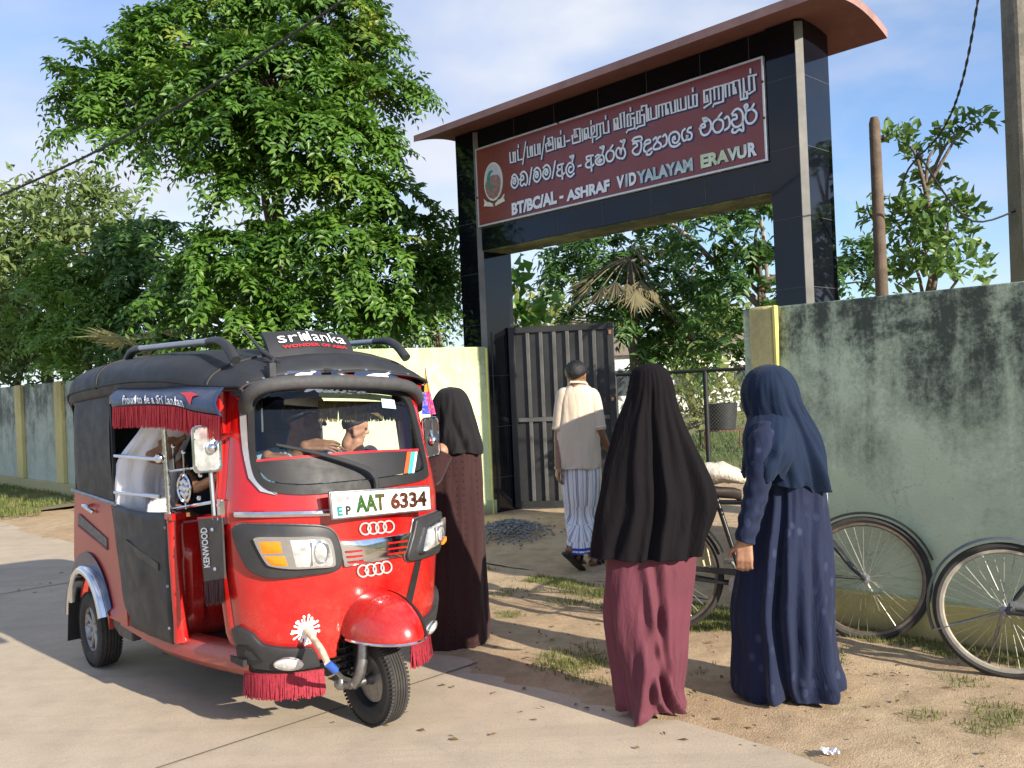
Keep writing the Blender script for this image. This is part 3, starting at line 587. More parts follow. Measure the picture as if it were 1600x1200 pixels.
def subd(P, n=4):                                      # refine an outline of (a, z) pairs
    out = []
    for i, p in enumerate(P):
        q = P[(i + 1) % len(P)]
        for k in range(n): out.append((lerp(p[0], q[0], k / n), lerp(p[1], q[1], k / n)))
    return out
def rounded(P, n=40): 
    P = list(P); return [tuple(q) for q in catmull(P + [P[0]], n)[:-1]]
def fpatch(mb, P, off, thick, lift=0.0, K=6):           # filled outline following the shell, with a rim of its own
    cx = sum(p[0] for p in P) / len(P); cz = sum(p[1] for p in P) / len(P); rs = []
    rs.append([surf(a, z, off - thick) for a, z in P]); rs.append([surf(a, z, off) for a, z in P])
    for k in range(1, K):
        f = 1 - k / K; rs.append([surf(cx + (a - cx) * f, cz + (z - cz) * f, off + lift * (1 - f * f)) for a, z in P])
    ids = mb.rings(rs, False); c = mb.av(surf(cx, cz, off + lift)); n = len(P)
    for k in range(n): mb.af(ids[-1][k], ids[-1][(k + 1) % n], c)
def fring(mb, Po, Pi, off, thick):                      # band between two outlines with the same number of points
    mb.rings([[surf(a, z, off - thick) for a, z in Po], [surf(a, z, off) for a, z in Po], [surf(a, z, off) for a, z in Pi], [surf(a, z, off - thick) for a, z in Pi]], False)
px2 = lambda pts: [onf(*p) for p in pts]
GLASS = px2([(397,640),(399,700),(406,738),(419,752),(440,757),(475,759),(530,755),(610,746),(654,737),(659,728),(650,690),(640,650),(634,632),(620,619),(558,612),(480,609),(426,614),(405,625)])
BORD = px2([(388,636),(390,700),(397,741),(412,762),(434,770),(475,773),(530,769),(615,759),(661,749),(666,736),(657,690),(647,648),(640,626),(624,610),(558,603),(478,600),(420,605),(397,618)])
gl = [tuple(q) for q in catmull(GLASS + [GLASS[0]], 109)[:-1]]; bo = [tuple(q) for q in catmull(BORD + [BORD[0]], 109)[:-1]]
def inside(P, a, z):
    r = False; n = len(P)
    for i in range(n):
        (x0, y0), (x1, y1) = P[i], P[i - 1]
        if (y0 > z) != (y1 > z) and a < (x1 - x0) * (z - y0) / (y1 - y0) + x0: r = not r
    return r
mid = [((p[0] + q[0]) / 2, (p[1] + q[1]) / 2) for p, q in zip(gl, bo)]
b = MB(); na, nz = 120, 110
ag = np.linspace(-.999, .999, na + 1); zg = np.linspace(.335, 1.59, nz + 1)
def arch_cut(a, z): return abs(surf(a, z).y) < .175 and z < .335 + .24 * math.sqrt(max(0, 1 - (surf(a, z).y / .175) ** 2))
ids = {}
for j in range(nz):
    for i in range(na):
        ca, cz = (ag[i] + ag[i + 1]) / 2, (zg[j] + zg[j + 1]) / 2
        if inside(mid, ca, cz) or arch_cut(ca, cz): continue
        q = []
        for (ii, jj) in ((i, j), (i + 1, j), (i + 1, j + 1), (i, j + 1)):
            if (ii, jj) not in ids: ids[(ii, jj)] = b.av(surf(ag[ii], zg[jj]))
            q.append(ids[(ii, jj)])
        b.af(*q)
for sg in (-1, 1):                                     # returned edge of the shell: the red door posts
    b.rings([[Vector((SX0 + .002, sg * sW(z), z)) for z in zg[::5]], [Vector((SX0 - .10, sg * (sW(z) + .0), z)) for z in zg[::5]], [Vector((SX0 - .10, sg * (sW(z) - .06), z)) for z in zg[::5]], [Vector((SX0 + .002, sg * (sW(z) - .06), z)) for z in zg[::5]]], False, False)
shell = T(b, 'front_body', M_RED, angle=60)
sol = shell.modifiers.new('shell', 'SOLIDIFY'); sol.thickness = .006; sol.offset = -1
b = MB(); arc = [(.177 * math.cos(t), .335 + .243 * math.sin(t)) for t in np.linspace(0, math.pi, 25)]
def yz(y, z, off=0):                                   # shell point from its y
    W = sW(z); s_ = min(1, abs(y) / W) ** (2.05 / 2); return surf(math.copysign(math.asin(s_) / (math.pi / 2), y), z, off)
b.rings([[yz(y, z, .004) for y, z in arc], [yz(y * .93, z - .01, -.03) for y, z in arc], [Vector((1.72, y * .9, z - .02)) for y, z in arc]], False, False)
T(b, 'wheel_arch', M_RED, shell)
b = MB(); b.box((1.70, 0, .42), (.02, .36, .36)); T(b, 'arch_back', M_BLK, shell)
b = MB(); fring(b, bo, gl, .012, .02); T(b, 'windscreen_rubber', M_BLK, shell)
b = MB(); fpatch(b, gl, .003, .001, 0, 10); T(b, 'windscreen', M_GLASS, shell)
sil = px2([(376,632),(385,632),(387,665),(389,700),(396,741),(411,762),(434,770.5),(434,774),(408,768),(390,747),(381,705),(377,665)])
b = MB(); P = subd(sil, 3); b.rings([[surf(a, z, .010) for a, z in P[:len(P) // 2]], [surf(a, z, .010) for a, z in reversed(P[len(P) // 2:])]], False, False); T(b, 'silver_trim', mat('silver trim tape', (.50, .50, .52), .35, .6, .1), shell)
decal = px2([(401,722),(440,719),(480,715),(520,711.5),(558,709),(605,706.5),(652,705),(657,725),(654,735),(610,744),(570,749.5),(530,753),(475,757),(440,755),(420,750),(406,737)])
M_DEC = mat('matt black screen decal', (.014, .014, .016), .55)
b = MB(); fpatch(b, subd(decal, 3), .007, .002, 0, 6); dec = T(b, 'screen_decal', M_DEC, shell)
def strip(mb, pts, w, off):                            # ribbon on the shell following pixels, w metres
    Q = [surf(*onf(*p), off) for p in pts]; Q = smoothpts(Q, max(2, len(Q) * 4)) if len(Q) > 2 else Q
    up = Vector((0, 0, w / 2)); mb.rings([[q - up for q in Q], [q + up for q in Q]], False, False)
def fquad(mb, pts, off, n=6):
    P = [onf(*p) for p in pts]                         # bl br tr tl
    mb.grid([[surf(lerp(lerp(P[0][0], P[1][0], i / n), lerp(P[3][0], P[2][0], i / n), j / n), lerp(lerp(P[0][1], P[1][1], i / n), lerp(P[3][1], P[2][1], i / n), j / n), off) for i in range(n + 1)] for j in range(n + 1)])
b = MB(); strip(b, [(401,720.5),(480,714),(558,707.5),(652,703.5)], .010, .0085); T(b, 'red_line', M_REDP, dec)
for (x0, x1, m) in ((629, 635, mat('orange stripe', (.75, .10, .02), .5)), (635.5, 641, mat('cyan stripe', (.05, .55, .62), .5)), (641.5, 645, M_WPAINT)):
    b = MB(); fquad(b, [(x0, 741), (x1, 740), (x1 + 5, 706.5), (x0 + 5, 707)], .0088); T(b, 'stripe', m, dec)
top = px2([(404,628),(425,616),(480,611),(558,614),(619,621),(632,632),(634,636),(600,628),(558,624),(480,622),(430,626),(408,640)])
b = MB(); n_ = 6; P = subd(top, 3); h_ = len(P) // 2
b.rings([[surf(a, z, .0065) for a, z in P[:h_]], [surf(a, z, .0065) for a, z in reversed(P[h_:])]], False, False); T(b, 'tint_band', M_TINT, shell)
def ftext(mb, body, pts, off, bold=0, shear=0):
    P = [onf(*p) for p in pts]
    def fn(u, v):
        a = lerp(lerp(P[0][0], P[1][0], u), lerp(P[3][0], P[2][0], u), v); z = lerp(lerp(P[0][1], P[1][1], u), lerp(P[3][1], P[2][1], u), v); return surf(a, z, off)
    addtext(mb, body, fn, bold, shear)
b = MB(); ftext(b, 'Manga', [(474,617),(571,619),(571,607),(474,604)], .009, .02, .3); T(b, 'windscreen_lettering', M_WPAINT, shell, smooth=False)
b = MB(); fquad(b, [(596,638),(617,640),(614,626),(594,624)], .0088); T(b, 'permit_sticker', mat('pale cyan sticker', (.45, .72, .74), .4), shell)
# wiper
b = MB(); W_P = [surf(*onf(583, 764), .03), surf(*onf(578, 750), .045), surf(*onf(560, 735), .045), surf(*onf(500, 714), .035), surf(*onf(432, 697), .022)]
b.tube(smoothpts(W_P, 18), [.014] * 5 + list(np.linspace(.016, .006, 13)), 8); T(b, 'wiper', M_PLAST)
# visor bar round the top of the windscreen
vis = smoothpts([tx(386, 644, 1.74), tx(383, 634, 1.80), tx(389, 617, 1.87), tx(410, 604, 1.93), tx(450, 598, 1.97), tx(520, 596, 1.99), tx(590, 598, 1.96), tx(630, 602, 1.90), tx(648, 611, 1.83), tx(654, 625, 1.76), tx(652, 636, 1.69)], 60)
b = MB(); b.tube(vis, .030, 16); T(b, 'visor_bar', mat('grey foam bar', (.055, .055, .058), .75, 0, .2, 30, .4, 120))
b = MB()
for q, w_ in ((tx(374, 615, 1.78), .14), (tx(525, 586, 1.90), .18), (tx(648, 604, 1.74), .14)): b = MB(); b.box(q, (w_, .022, .035), 0, R_(12)); T(b, 'visor_bracket', M_CHR)
# puma style leaping cats on dark tabs above the visor
CAT = [(0,.35),(.10,.30),(.22,.42),(.34,.52),(.30,.34),(.38,.28),(.42,.46),(.60,.52),(.72,.46),(.86,.22),(.92,.26),(.84,.50),(.80,.66),(.88,.80),(.98,.88),(.94,.97),(.84,.95),(.74,.84),(.60,.80),(.40,.82),(.24,.70),(.12,.50),(.02,.44)]
for (x0, x1, y0, y1) in ((440, 505, 600, 581), (545, 622, 601, 583)):
    b = MB(); fquad(b, [(x0, y0), (x1, y0 + .5), (x1 - 6, y1), (x0 + 8, y1)], .012); tb = T(b, 'visor_tab', M_NAVYV)
    P = [onf(x0 + 14, y0 - 3), onf(x1 - 12, y0 - 3), onf(x1 - 12, y1 + 1), onf(x0 + 14, y1 + 1)]
    b = MB(); f = lambda u, v: surf(lerp(lerp(P[0][0], P[1][0], u), lerp(P[3][0], P[2][0], u), v), lerp(lerp(P[0][1], P[1][1], u), lerp(P[3][1], P[2][1], u), v), .018)
    b.poly([f(*c) for c in (CAT if x0 < 500 else CAT)]); T(b, 'leaping_cat', M_WPAINT, tb, smooth=False)
# chrome strip, hinge plate, headlamps, grille, rings
b = MB(); Q = [surf(*onf(x, y), .010) for x, y in ((371, 803), (400, 803.5), (440, 803), (480, 802), (521, 801))]
b.tube(smoothpts(Q, 16), .016, 8); T(b, 'chrome_strip', M_CHR)
b = MB(); p = surf(-.93, 1.0); b.box((1.69, -.556, 1.005), (.04, .012, .11)); b.box((1.72, -.552, 1.005), (.03, .02, .10), .3)
for z in (.975, 1.035): b.ball((1.69, -.566, z), .008, 8)
T(b, 'hinge_plate', M_CHR)
HOUS = ([(368,826),(374,819.5),(383,818),(430,818.5),(470,819.5),(503,821.6),(519,829),(528,845),(533,873),(525,889),(494,895.6),(432,902),(411,898.7),(392,888),(380,866),(371,841.6)],
        [(403,838.5),(414,835.5),(460,836),(503,837),(514,844.7),(519,872.5),(515.7,881.7),(490,884),(457,885.4),(429,881.7),(420,875.5),(409,854)],
        [(454,841),(480,840),(502,840.5),(511,848),(515,875),(512,880),(488,881.5),(463,882)],
        [[(412,843),(440,843),(443,860),(416,861)], [(419,865),(446,865),(451,880),(432,880),(425,875.5)]])
HOUR = ([(643.6,812),(660,806),(682,800),(684,835),(679,860),(666.7,867.8),(639,875.5),(631,869),(635,850),(640.5,829)],
        [(654,823),(667,815),(680,809),(679.5,838.6),(675,849),(662,857),(648,863),(645,858.6),(650,840)],
        [(656,825),(668,817.5),(675,814),(674,840),(670,848),(649.5,859),(651.5,845)],
        [[(677,842),(679.5,838),(679,846),(675,850)]])
for hs, lens, main, amb in (HOUS, HOUR):
    h = px2(hs); hh = rounded(h, 57) if len(hs) > 12 else rounded(h, 41)
    b = MB(); fpatch(b, hh, .028, .03, .012); ho = T(b, 'headlight', M_PLAST, bevel=.006)
    b = MB(); b.tube([surf(a, z, .006) for a, z in [(lerp(sum(p[0] for p in hh) / len(hh), a, 1.012), lerp(sum(p[1] for p in hh) / len(hh), z, 1.015)) for a, z in hh]], .004, 6, closed=True); T(b, 'rim', M_STEEL, ho)
    l = rounded(px2(lens), 41); b = MB(); fpatch(b, l, .052, .03, .0); T(b, 'lamp_bezel', M_CHR, ho)
    b = MB(); fpatch(b, subd(px2(main), 3), .058, .012, .012); T(b, 'lamp_lens', M_LENS, ho)
    mq = px2(main); ma, mz = sum(q[0] for q in mq) / len(mq), sum(q[1] for q in mq) / len(mq); ha_, hz_ = max(q[0] for q in mq) - ma, max(q[1] for q in mq) - mz
    b = MB(); b.tube([surf(ma + .30 * ha_ + .42 * ha_ * math.cos(t), mz + .08 * hz_ + .70 * hz_ * math.sin(t), .070) for t in np.linspace(0, 6.2832, 25)[:-1]], .0035, 6, closed=True); b.tube([surf(ma - .28 * ha_, mz + .8 * hz_, .068), surf(ma - .28 * ha_, mz - .75 * hz_, .068)], .003, 5); T(b, 'lamp_reflector', M_CHR, ho)
    for q in amb: b = MB(); fpatch(b, subd(px2(q), 3), .058, .012, .006); T(b, 'indicator_lens', M_AMBER, ho)
gq = px2([(527,845),(560,843),(600,838),(640,831),(637,842),(630,868),(600,873),(570,879),(537,885),(531,866)])
b = MB(); fpatch(b, subd(gq, 3), .018, .02, .01); gr = T(b, 'chrome_grille', M_CHR, bevel=.003)
for gs_ in (((537, 562, 862), (539, 563, 870), (541, 565, 878)), ((600, 630, 848), (600, 629, 857), (600, 628, 865))):
    b = MB()
    for x0, x1, y in gs_: strip(b, [(x0, y), (x1, y - (x1 - x0) * .13)], .008, .029)
    T(b, 'grille_slot', M_RED, gr)
for row in (((569.6, 826), (581.8, 825), (593.8, 823.8), (605.7, 822.5)), ((566, 891.6), (578, 890), (590, 888), (602, 885.7))):
    b = MB()
    for cx, cy in row:
        q = [surf(*onf(cx + 8.2 * math.cos(t), cy + 9 * math.sin(t)), .008) for t in np.linspace(0, 2 * math.pi, 25)[:-1]]; b.tube(q, .0042, 6, closed=True)
    T(b, 'ring_emblem', M_RING, shell)
b = MB(); fquad(b, [(632,943),(641.6,947),(657.6,874),(648,878)], .004); T(b, 'side_stripe', M_BLK, shell)
# number plate
pp = [tx(520, 811, 2.10), tx(673, 796, 2.10), tx(671, 760, 2.10), tx(516, 770, 2.10)]
c_ = sum(pp, Vector()) / 4
b = MB(); f = bil(*pp); nrm = (pp[1] - pp[0]).cross(pp[3] - pp[0]).normalized()
b.prism([f(-.012, -.05), f(1.012, -.05), f(1.012, 1.05), f(-.012, 1.05)], -nrm * .014); pl = T(b, 'number_plate', M_STEEL, bevel=.004)
b = MB(); b.prism([f(.006, .03) + nrm * .003, f(.994, .03) + nrm * .003, f(.994, .97) + nrm * .003, f(.006, .97) + nrm * .003], -nrm * .004); T(b, 'plate_face', mat('white plate', (.78, .79, .76), .35), pl)
M_PGR = m_l, _t, _b = newmat('green to red plate letters'); M_PLET = M_PGR[0]
_oc = _t.n('ShaderNodeTexCoord').outputs['Object']; _y = _t.n('ShaderNodeSeparateXYZ', {0: _oc}).outputs[1]
_k = _t.n('ShaderNodeMapRange', {0: _y, 1: c_.y - .17, 2: c_.y + .25}).outputs[0]
_base = _t.ramp(_k, [(0, (.006, .085, .022)), (.3, (.03, .075, .012)), (.45, (.10, .018, .010)), (.75, (.055, .008, .007)), (1, (.015, .004, .004))])
setin(_t, _b, 'Base Color', _t.mix(_t.ramp(_t.noise(_oc, 130, 3, .7), [(.54, 0), (.66, .45)]), _base, (.28, .26, .12))); _b.inputs['Roughness'].default_value = .3
def ptext(body, u0, u1, v0, v1, m, bold=.045):
    b = MB(); addtext(b, body, lambda u, v: f(lerp(u0, u1, u), lerp(v0, v1, v)) + nrm * .0055, bold); T(b, 'plate_lettering', m, pl, smooth=False)
ptext('AAT', .225, .515, .16, .84, M_PLET); ptext('6334', .575, .955, .16, .84, M_PLET)
ptext('E', .045, .095, .10, .46, mat('teal plate letter', (.01, .22, .22), .4)); ptext('P', .125, .175, .10, .46, M_BLK)
b = MB(); q = [f(.075 + .026 * math.cos(t), .72 + .14 * math.sin(t)) + nrm * .0055 for t in np.linspace(0, 2 * math.pi, 15)[:-1]]; b.poly(q); T(b, 'plate_crest', mat('grey crest', (.30, .31, .28), .5, 0, .4, 200), pl)
b = MB(); q = [f(.155 + .016 * math.cos(t), .76 + .09 * math.sin(t)) + nrm * .0055 for t in np.linspace(0, 2 * math.pi, 13)[:-1]]; b.poly(q); T(b, 'plate_flower', mat('pink crest', (.62, .25, .28), .5), pl)
# corner bumpers with fog lamps, tassel skirts, splash decal
BUMP = [(366,980),(374,976.6),(395.5,986.5),(414,1005),(438.6,1009.6),(488,1009.6),(497,1023.5),(500,1038),(463,1045),(401.6,1042),(365,1036),(365.5,1008)]
bl_ = subd(px2(BUMP), 3)
def mirror(P): return [(-a, z) for a, z in P]
REC = subd(px2([(378,1006),(392,1005),(403,1012),(417,1030),(405,1034),(380,1029)]), 3); FOG = [onf(453 + 20 * math.cos(t), 1031 + 8.5 * math.sin(t)) for t in np.linspace(0, 2 * math.pi, 25)[:-1]]
M_FOG = M_LENS
for mir in (False, True):
    g_ = mirror if mir else (lambda P: P)
    b = MB(); fpatch(b, g_(bl_), .022, .024, .006); bu = T(b, 'corner_bumper', M_PLAST, bevel=.004)
    b = MB(); fpatch(b, g_(REC), .031, .004, -.006); T(b, 'bumper_recess', M_BLK, bu)
    b = MB(); fpatch(b, g_(FOG), .044, .022, .01); fo = T(b, 'fog_lamp', M_FOG, bu)
    b = MB(); b.tube([surf(a, z, .040) for a, z in g_(FOG)], .005, 6, closed=True); T(b, 'fog_rim', M_CHR, fo)
def tassel(mb, A, B, L, n, w, dirn=Vector((0, 0, -1)), jit=.012, sag=None):
    for k in range(n):
        t = (k + random.random()) / n; p = (A.lerp(B, t) if not callable(A) else A(t)) + Vector((random.uniform(-.004, .004), random.uniform(-.004, .004), 0))
        ll = L * random.uniform(.86, 1.04); j = Vector((random.uniform(-1, 1) * jit, random.uniform(-1, 1) * jit, 0))
        q = p + dirn * ll * .5 + j * .4; r = p + dirn * ll + j; tn = ((B - A) if not callable(A) else (A(min(1, t + .02)) - A(max(0, t - .02)))).normalized() * w
        i = [mb.av(x) for x in (p - tn, p + tn, q + tn, q - tn, r + tn * .6, r - tn * .6)]; mb.af(i[0], i[1], i[2], i[3]); mb.af(i[3], i[2], i[4], i[5])
for mir in (1, -1):
    b = MB(); a0, z0 = onf(365, 1038); a1, z1 = onf(505, 1044); fn = lambda t: surf(mir * lerp(a0, a1, t), lerp(z0, z1, t), .012)
    tassel(b, fn, None, .112, 520, .0035); tassel(b, lambda t: fn(t) - Vector((.01, 0, 0)), None, .105, 300, .0035); T(b, 'tassel_skirt', M_FRINGD, smooth=False)
b = MB(); c0 = onf(478, 984); pc = surf(*c0, .004)
for k in range(22):
    t = 2 * math.pi * k / 22 + random.uniform(-.1, .1); r0, r1 = random.uniform(9, 12), random.uniform(16, 25)
    q = []
    for s_, w_ in ((r0, .8), (lerp(r0, r1, .6), 1.2), (r1 - 2, 2.2), (r1, .6)): q.append((478 + s_ * math.cos(t), 984 + s_ * 1.05 * math.sin(t), w_ * random.uniform(.8, 1.3)))
    Lq = [surf(*onf(x - w * math.sin(t), y + w * math.cos(t)), .004) for x, y, w in q]; Rq = [surf(*onf(x + w * math.sin(t), y - w * math.cos(t)), .004) for x, y, w in q]
    b.rings([Lq, Rq], False, False)
fring(b, [onf(478 + 13 * math.cos(t) * (1 + .1 * math.sin(5 * t)), 984 + 13 * math.sin(t)) for t in np.linspace(0, 6.2832, 33)[:-1]], [onf(478 + 3 * math.cos(t), 984 + 3 * math.sin(t)) for t in np.linspace(0, 6.2832, 33)[:-1]], .004, .0)
T(b, 'splash_decal', M_WPAINT, shell, smooth=False)
# wrapped cable pipe from the shell to the fork
e0 = surf(c0[0], c0[1], .0); e1 = tx(512, 1036, 2.20); e2 = tx(524, 1047, 2.18); e3 = tx(546, 1062, 2.08)
b = MB(); b.tube(smoothpts([e0, e0.lerp(e1, .5) + Vector((.03, 0, .0)), e1], 14), .014, 10); T(b, 'cable_pipe', mat('tape wrapped pipe', (.70, .50, .36), .5, 0, .45, 28))
b = MB(); b.tube([e1, e2], .017, 10); T(b, 'blue_tape', mat('blue tape', (.03, .10, .42), .45))
b = MB(); b.tube(smoothpts([e2, e2.lerp(e3, .5) + Vector((0, 0, -.01)), e3], 8), .009, 8); T(b, 'cable_end', M_STEEL)
# --- wheels
def wheel_parts(c, R, w, name, steer=0.0, alloy=True, out=-1):
    c = Vector(c); M = Matrix.Translation(c) @ Matrix.Rotation(steer, 4, 'Z') @ Matrix.Rotation(math.pi / 2, 4, 'X')
    b = MB(); h = w / 2
    prof_ = [(R * .58, -h * .80), (R * .66, -h * .98), (R * .80, -h), (R * .91, -h * .90), (R * .965, -h * .72)]
    for k in range(-2, 3):                             # tread ribs with grooves between
        y = k * h * .27; prof_ += [(R * .985, y - h * .115), (R, y - h * .085), (R, y + h * .085), (R * .985, y + h * .115), (R * .955, y + h * .125), (R * .955, y + h * .145)]
    prof_ = prof_[:-2] + [(R * .965, h * .72), (R * .91, h * .90), (R * .80, h), (R * .66, h * .98), (R * .58, h * .80)]
    b.lathe(prof_, M, 56)
    for k in range(70):                                # shoulder blocks
        t = 2 * math.pi * k / 70
        for sg in (-1, 1):
            b.box(M @ Vector((math.cos(t) * R * .965, math.sin(t) * R * .965, sg * h * .80)), (.008, .014, .010))
    ty_ = T(b, name, M_TYRE, angle=35)
    b = MB(); b.lathe([(R * .60, -h * .78), (R * .56, -h * .60), (R * .52, -h * .2), (R * .52, h * .2), (R * .56, h * .6), (R * .60, h * .78)], M, 40); T(b, 'rim', M_ALLOY if alloy else M_PLAST, ty_)
    b = MB()
    if alloy:
        for k in range(5):
            t = 2 * math.pi * k / 5 + .3
            for dt in (-.13, .13):
                p = M @ Vector((math.cos(t) * R * .14, math.sin(t) * R * .14, -out * 0 + h * .45)); q = M @ Vector((math.cos(t + dt * 2.2) * R * .55, math.sin(t + dt * 2.2) * R * .55, h * .55)); b.capsule(p, R * .055, q, R * .05, 8)
        b.lathe([(0.001, h * .62), (R * .12, h * .60), (R * .15, h * .45), (R * .15, 0)], M, 18)
    else:
        b.lathe([(.001, h * .30), (R * .2, h * .34), (R * .5, h * .30), (R * .52, 0)], M, 30); b.lathe([(.001, h * .75), (R * .10, h * .72), (R * .13, h * .3)], M, 14)
    T(b, 'hub', M_ALLOY if alloy else M_STEEL, ty_)
    return ty_
wheel_parts((0, -.57, .215), .215, .125, 'wheel'); wheel_parts((0, .57, .215), .215, .125, 'wheel')
wheel_parts((2.0, 0, .205), .205, .105, 'wheel', R_(3), False)
b = MB()                                               # fork: trailing link, stub and spring
b.tube(smoothpts([(2.03, -.075, .50), (2.06, -.09, .36), (2.05, -.105, .26), (2.0, -.105, .205)], 12), [.024] * 12, 10); b.cyl((2.0, -.13, .205), (2.0, .02, .205), .020, 12); b.cyl((1.93, -.125, .20), (2.0, -.10, .205), .026, 10); b.ball((1.93, -.13, .20), .034, 10)
T(b, 'fork', M_STEEL)
b = MB(); b.tube([(1.90 + .035 * math.cos(t), -.09 + .035 * math.sin(t), .22 + .24 * t / (2 * math.pi * 7)) for t in np.linspace(0, 2 * math.pi * 7, 140)], .007, 6); b.cyl((1.90, -.09, .2), (1.90, -.09, .5), .017, 10); b.box((1.93, -.09, .21), (.10, .05, .03)); T(b, 'spring', M_BLK)
def dome(cx, cz, rx, ry, rz, off=0, y0=-1, y1=1, n=28, lo=0.0):
    rows = []
    for j in range(n + 1):
        u = lerp(-math.pi / 2, math.pi / 2, j / n)     # side to side
        rows.append([Vector((cx + (rx + off) * math.cos(u) * math.cos(v), (ry + off) * math.sin(u), cz + (rz + off) * math.cos(u) ** .9 * math.sin(v))) for v in np.linspace(lo, math.pi * .86, n)])
    return rows
b = MB(); b.grid(dome(2.05, .425, .285, .168, .185)); fen = T(b, 'front_mudguard', M_RED); fen.modifiers.new('s', 'SOLIDIFY').thickness = .004
b = MB(); rows = dome(2.05, .425, .285, .168, .185, .003, n=60); b.grid(rows[38:45]); T(b, 'mudguard_stripe', M_BLK, fen)
b = MB(); b.tube([r[0] for r in dome(2.05, .425, .285, .168, .185)], .006, 6); T(b, 'mudguard_edge', M_CHR, fen)
# --- floor, sills, tub, side panels
b = MB(); b.box((1.05, 0, .345), (1.45, 1.04, .03)); b.box((.1, 0, .42), (.75, .9, .05)); T(b, 'floor', M_BLK)
for sg in (-1, 1):
    b = MB(); rows = []
    for x in np.linspace(.45, 1.78, 16):
        y = sg * (.60 - .105 * (max(0, x - .9) / .88) ** 1.6); zz = .34 + .10 * max(0, (x - 1.5) / .26) ** 2 * 0 - .02 * math.sin((x - .45) / 1.31 * math.pi)
        rows.append([Vector((x, y - sg * .10, zz + .055)), Vector((x, y - sg * .02, zz + .058)), Vector((x, y, zz + .04)), Vector((x, y + sg * .002, zz - .03)), Vector((x, y - sg * .05, zz - .075)), Vector((x, y - sg * .12, zz - .08))])
    b.rings(rows, False, False); T(b, 'sill', M_RED if sg > 0 else M_REDS, angle=50)
ARC = [(.30 * math.cos(t), .215 + .32 * math.sin(t)) for t in np.linspace(R_(8), R_(170), 22)]
for sg in (-1, 1):
    b = MB(); y = sg * .615
    out = [(.60, .33), (.30, .33)] + [(x, z) for x, z in ARC] + [(-.285, .36), (-.295, .60), (-.265, .90), (-.25, 1.0), (.52, .97), (.56, .80), (.60, .50)]
    b.prism([(x, y - sg * .02 * max(0, (z - .7)), z) for x, z in out], (0, -sg * .03, 0)); side_p = T(b, 'rear_side_panel', M_REDS, bevel=.006)
    if sg < 0:
        b = MB(); b.prism([(-.16, y - .004, .865), (.33, y - .004, .765), (.33, y - .004, .715), (-.18, y - .004, .805)], (0, .006, 0)); T(b, 'graphic_stripe', mat('grey side graphic', (.13, .13, .13), .5, .3, .4, 40), side_p)
        b = MB(); b.prism([(-.18, y - .0045, .800), (.33, y - .0045, .712), (.33, y - .0045, .700), (-.18, y - .0045, .788)], (0, .004, 0)); T(b, 'graphic_line', mat('maroon side line', (.20, .015, .05), .5), side_p)
        b = MB(); b.tube(smoothpts([(-.02, y - .006, .915), (.03, y - .028, .93), (.10, y - .028, .918), (.13, y - .006, .895)], 10), .012, 8); T(b, 'side_handle', M_CHR, side_p)
    b = MB(); rs = []
    for t in np.linspace(R_(20), R_(172), 24):
        cs, sn = math.cos(t), math.sin(t); rs.append([Vector((r * cs, sg * yy, .215 + (r + .02) * sn)) for r, yy in ((.345, .622), (.345, .655), (.33, .668), (.305, .668), (.295, .655), (.295, .60))])
    b.rings(rs, True, True); T(b, 'wheel_arch_flare', M_CHR, angle=50)
    b = MB(); rs = [[Vector((r * math.cos(t), sg * yy, .215 + (r + .02) * math.sin(t))) for r, yy in ((.42, .6185), (.42, .626), (.346, .626), (.346, .6185))] for t in np.linspace(R_(24), R_(165), 24)]
    b.rings(rs, True, True); T(b, 'arch_band', mat('navy reflective band', (.015, .03, .09), .15, .4), angle=50)
    b = MB(); b.prism([(-.27, sg * .50, .36), (-.27, sg * .66, .36), (-.31, sg * .665, .10), (-.31, sg * .50, .10)], (-.006, 0, 0)); T(b, 'mudflap', M_BLK)
    b = MB(); b.prism([(x, sg * .60, z) for x, z in ((.30, .34), (.62, .315), (.62, .25), (.42, .245), (.31, .29))], (0, -sg * .05, 0)); T(b, 'lower_guard', M_PLAST, bevel=.008)
b = MB(); b.prism([(-.29, -.59, .36), (-.29, .59, .36), (-.25, .59, 1.0), (-.25, -.59, 1.0)], (.03, 0, 0)); T(b, 'rear_panel', M_REDS)
b = MB(); b.tube([(-.245, -.622, 1.0), (.15, -.625, .985), (.53, -.625, .968)], .011, 6); T(b, 'belt_trim', M_STEEL)
b = MB(); b.box((-.31, -.50, .74), (.05, .12, .26)); T(b, 'tail_lamp', M_BLK, bevel=.01)
# black door sheet over the right side
b = MB(); n = 14; DX0, DX1 = .50, 1.21
rows = []
for j in range(n + 1):
    z = lerp(.345, .975, j / n); x0 = lerp(.62, .44, j / n) if j > 1 else .66
    rows.append([Vector((lerp(x0, DX1, i / n), -.624 - .012 * math.sin(math.pi * i / n) * math.sin(math.pi * j / n) - .006 * noise.noise((i * .5, j * .4, 2)) + .03 * max(0, (i / n - .5)) , z - .05 * (1 - j / n) * (i / n) * 0 - (.02 * math.sin(i / n * 3.1) if j == n else 0))) for i in range(n + 1)])
b.grid(rows); door = T(b, 'door_sheet', mat('scuffed black sheet', (.028, .029, .031), .5, .1, .35, 5, .25, 50)); door.modifiers.new('s', 'SOLIDIFY').thickness = .008
b = MB(); b.prism([(.70, -.642, .80), (1.10, -.625, .72), (1.10, -.625, .685), (.86, -.637, .73)], (0, .008, 0)); T(b, 'door_crease', M_PLAST, door)
b = MB()
for z in (.42, .62, .90): b.ball((1.185, -.612, z), .010, 8)
T(b, 'door_rivet', M_STEEL, door)
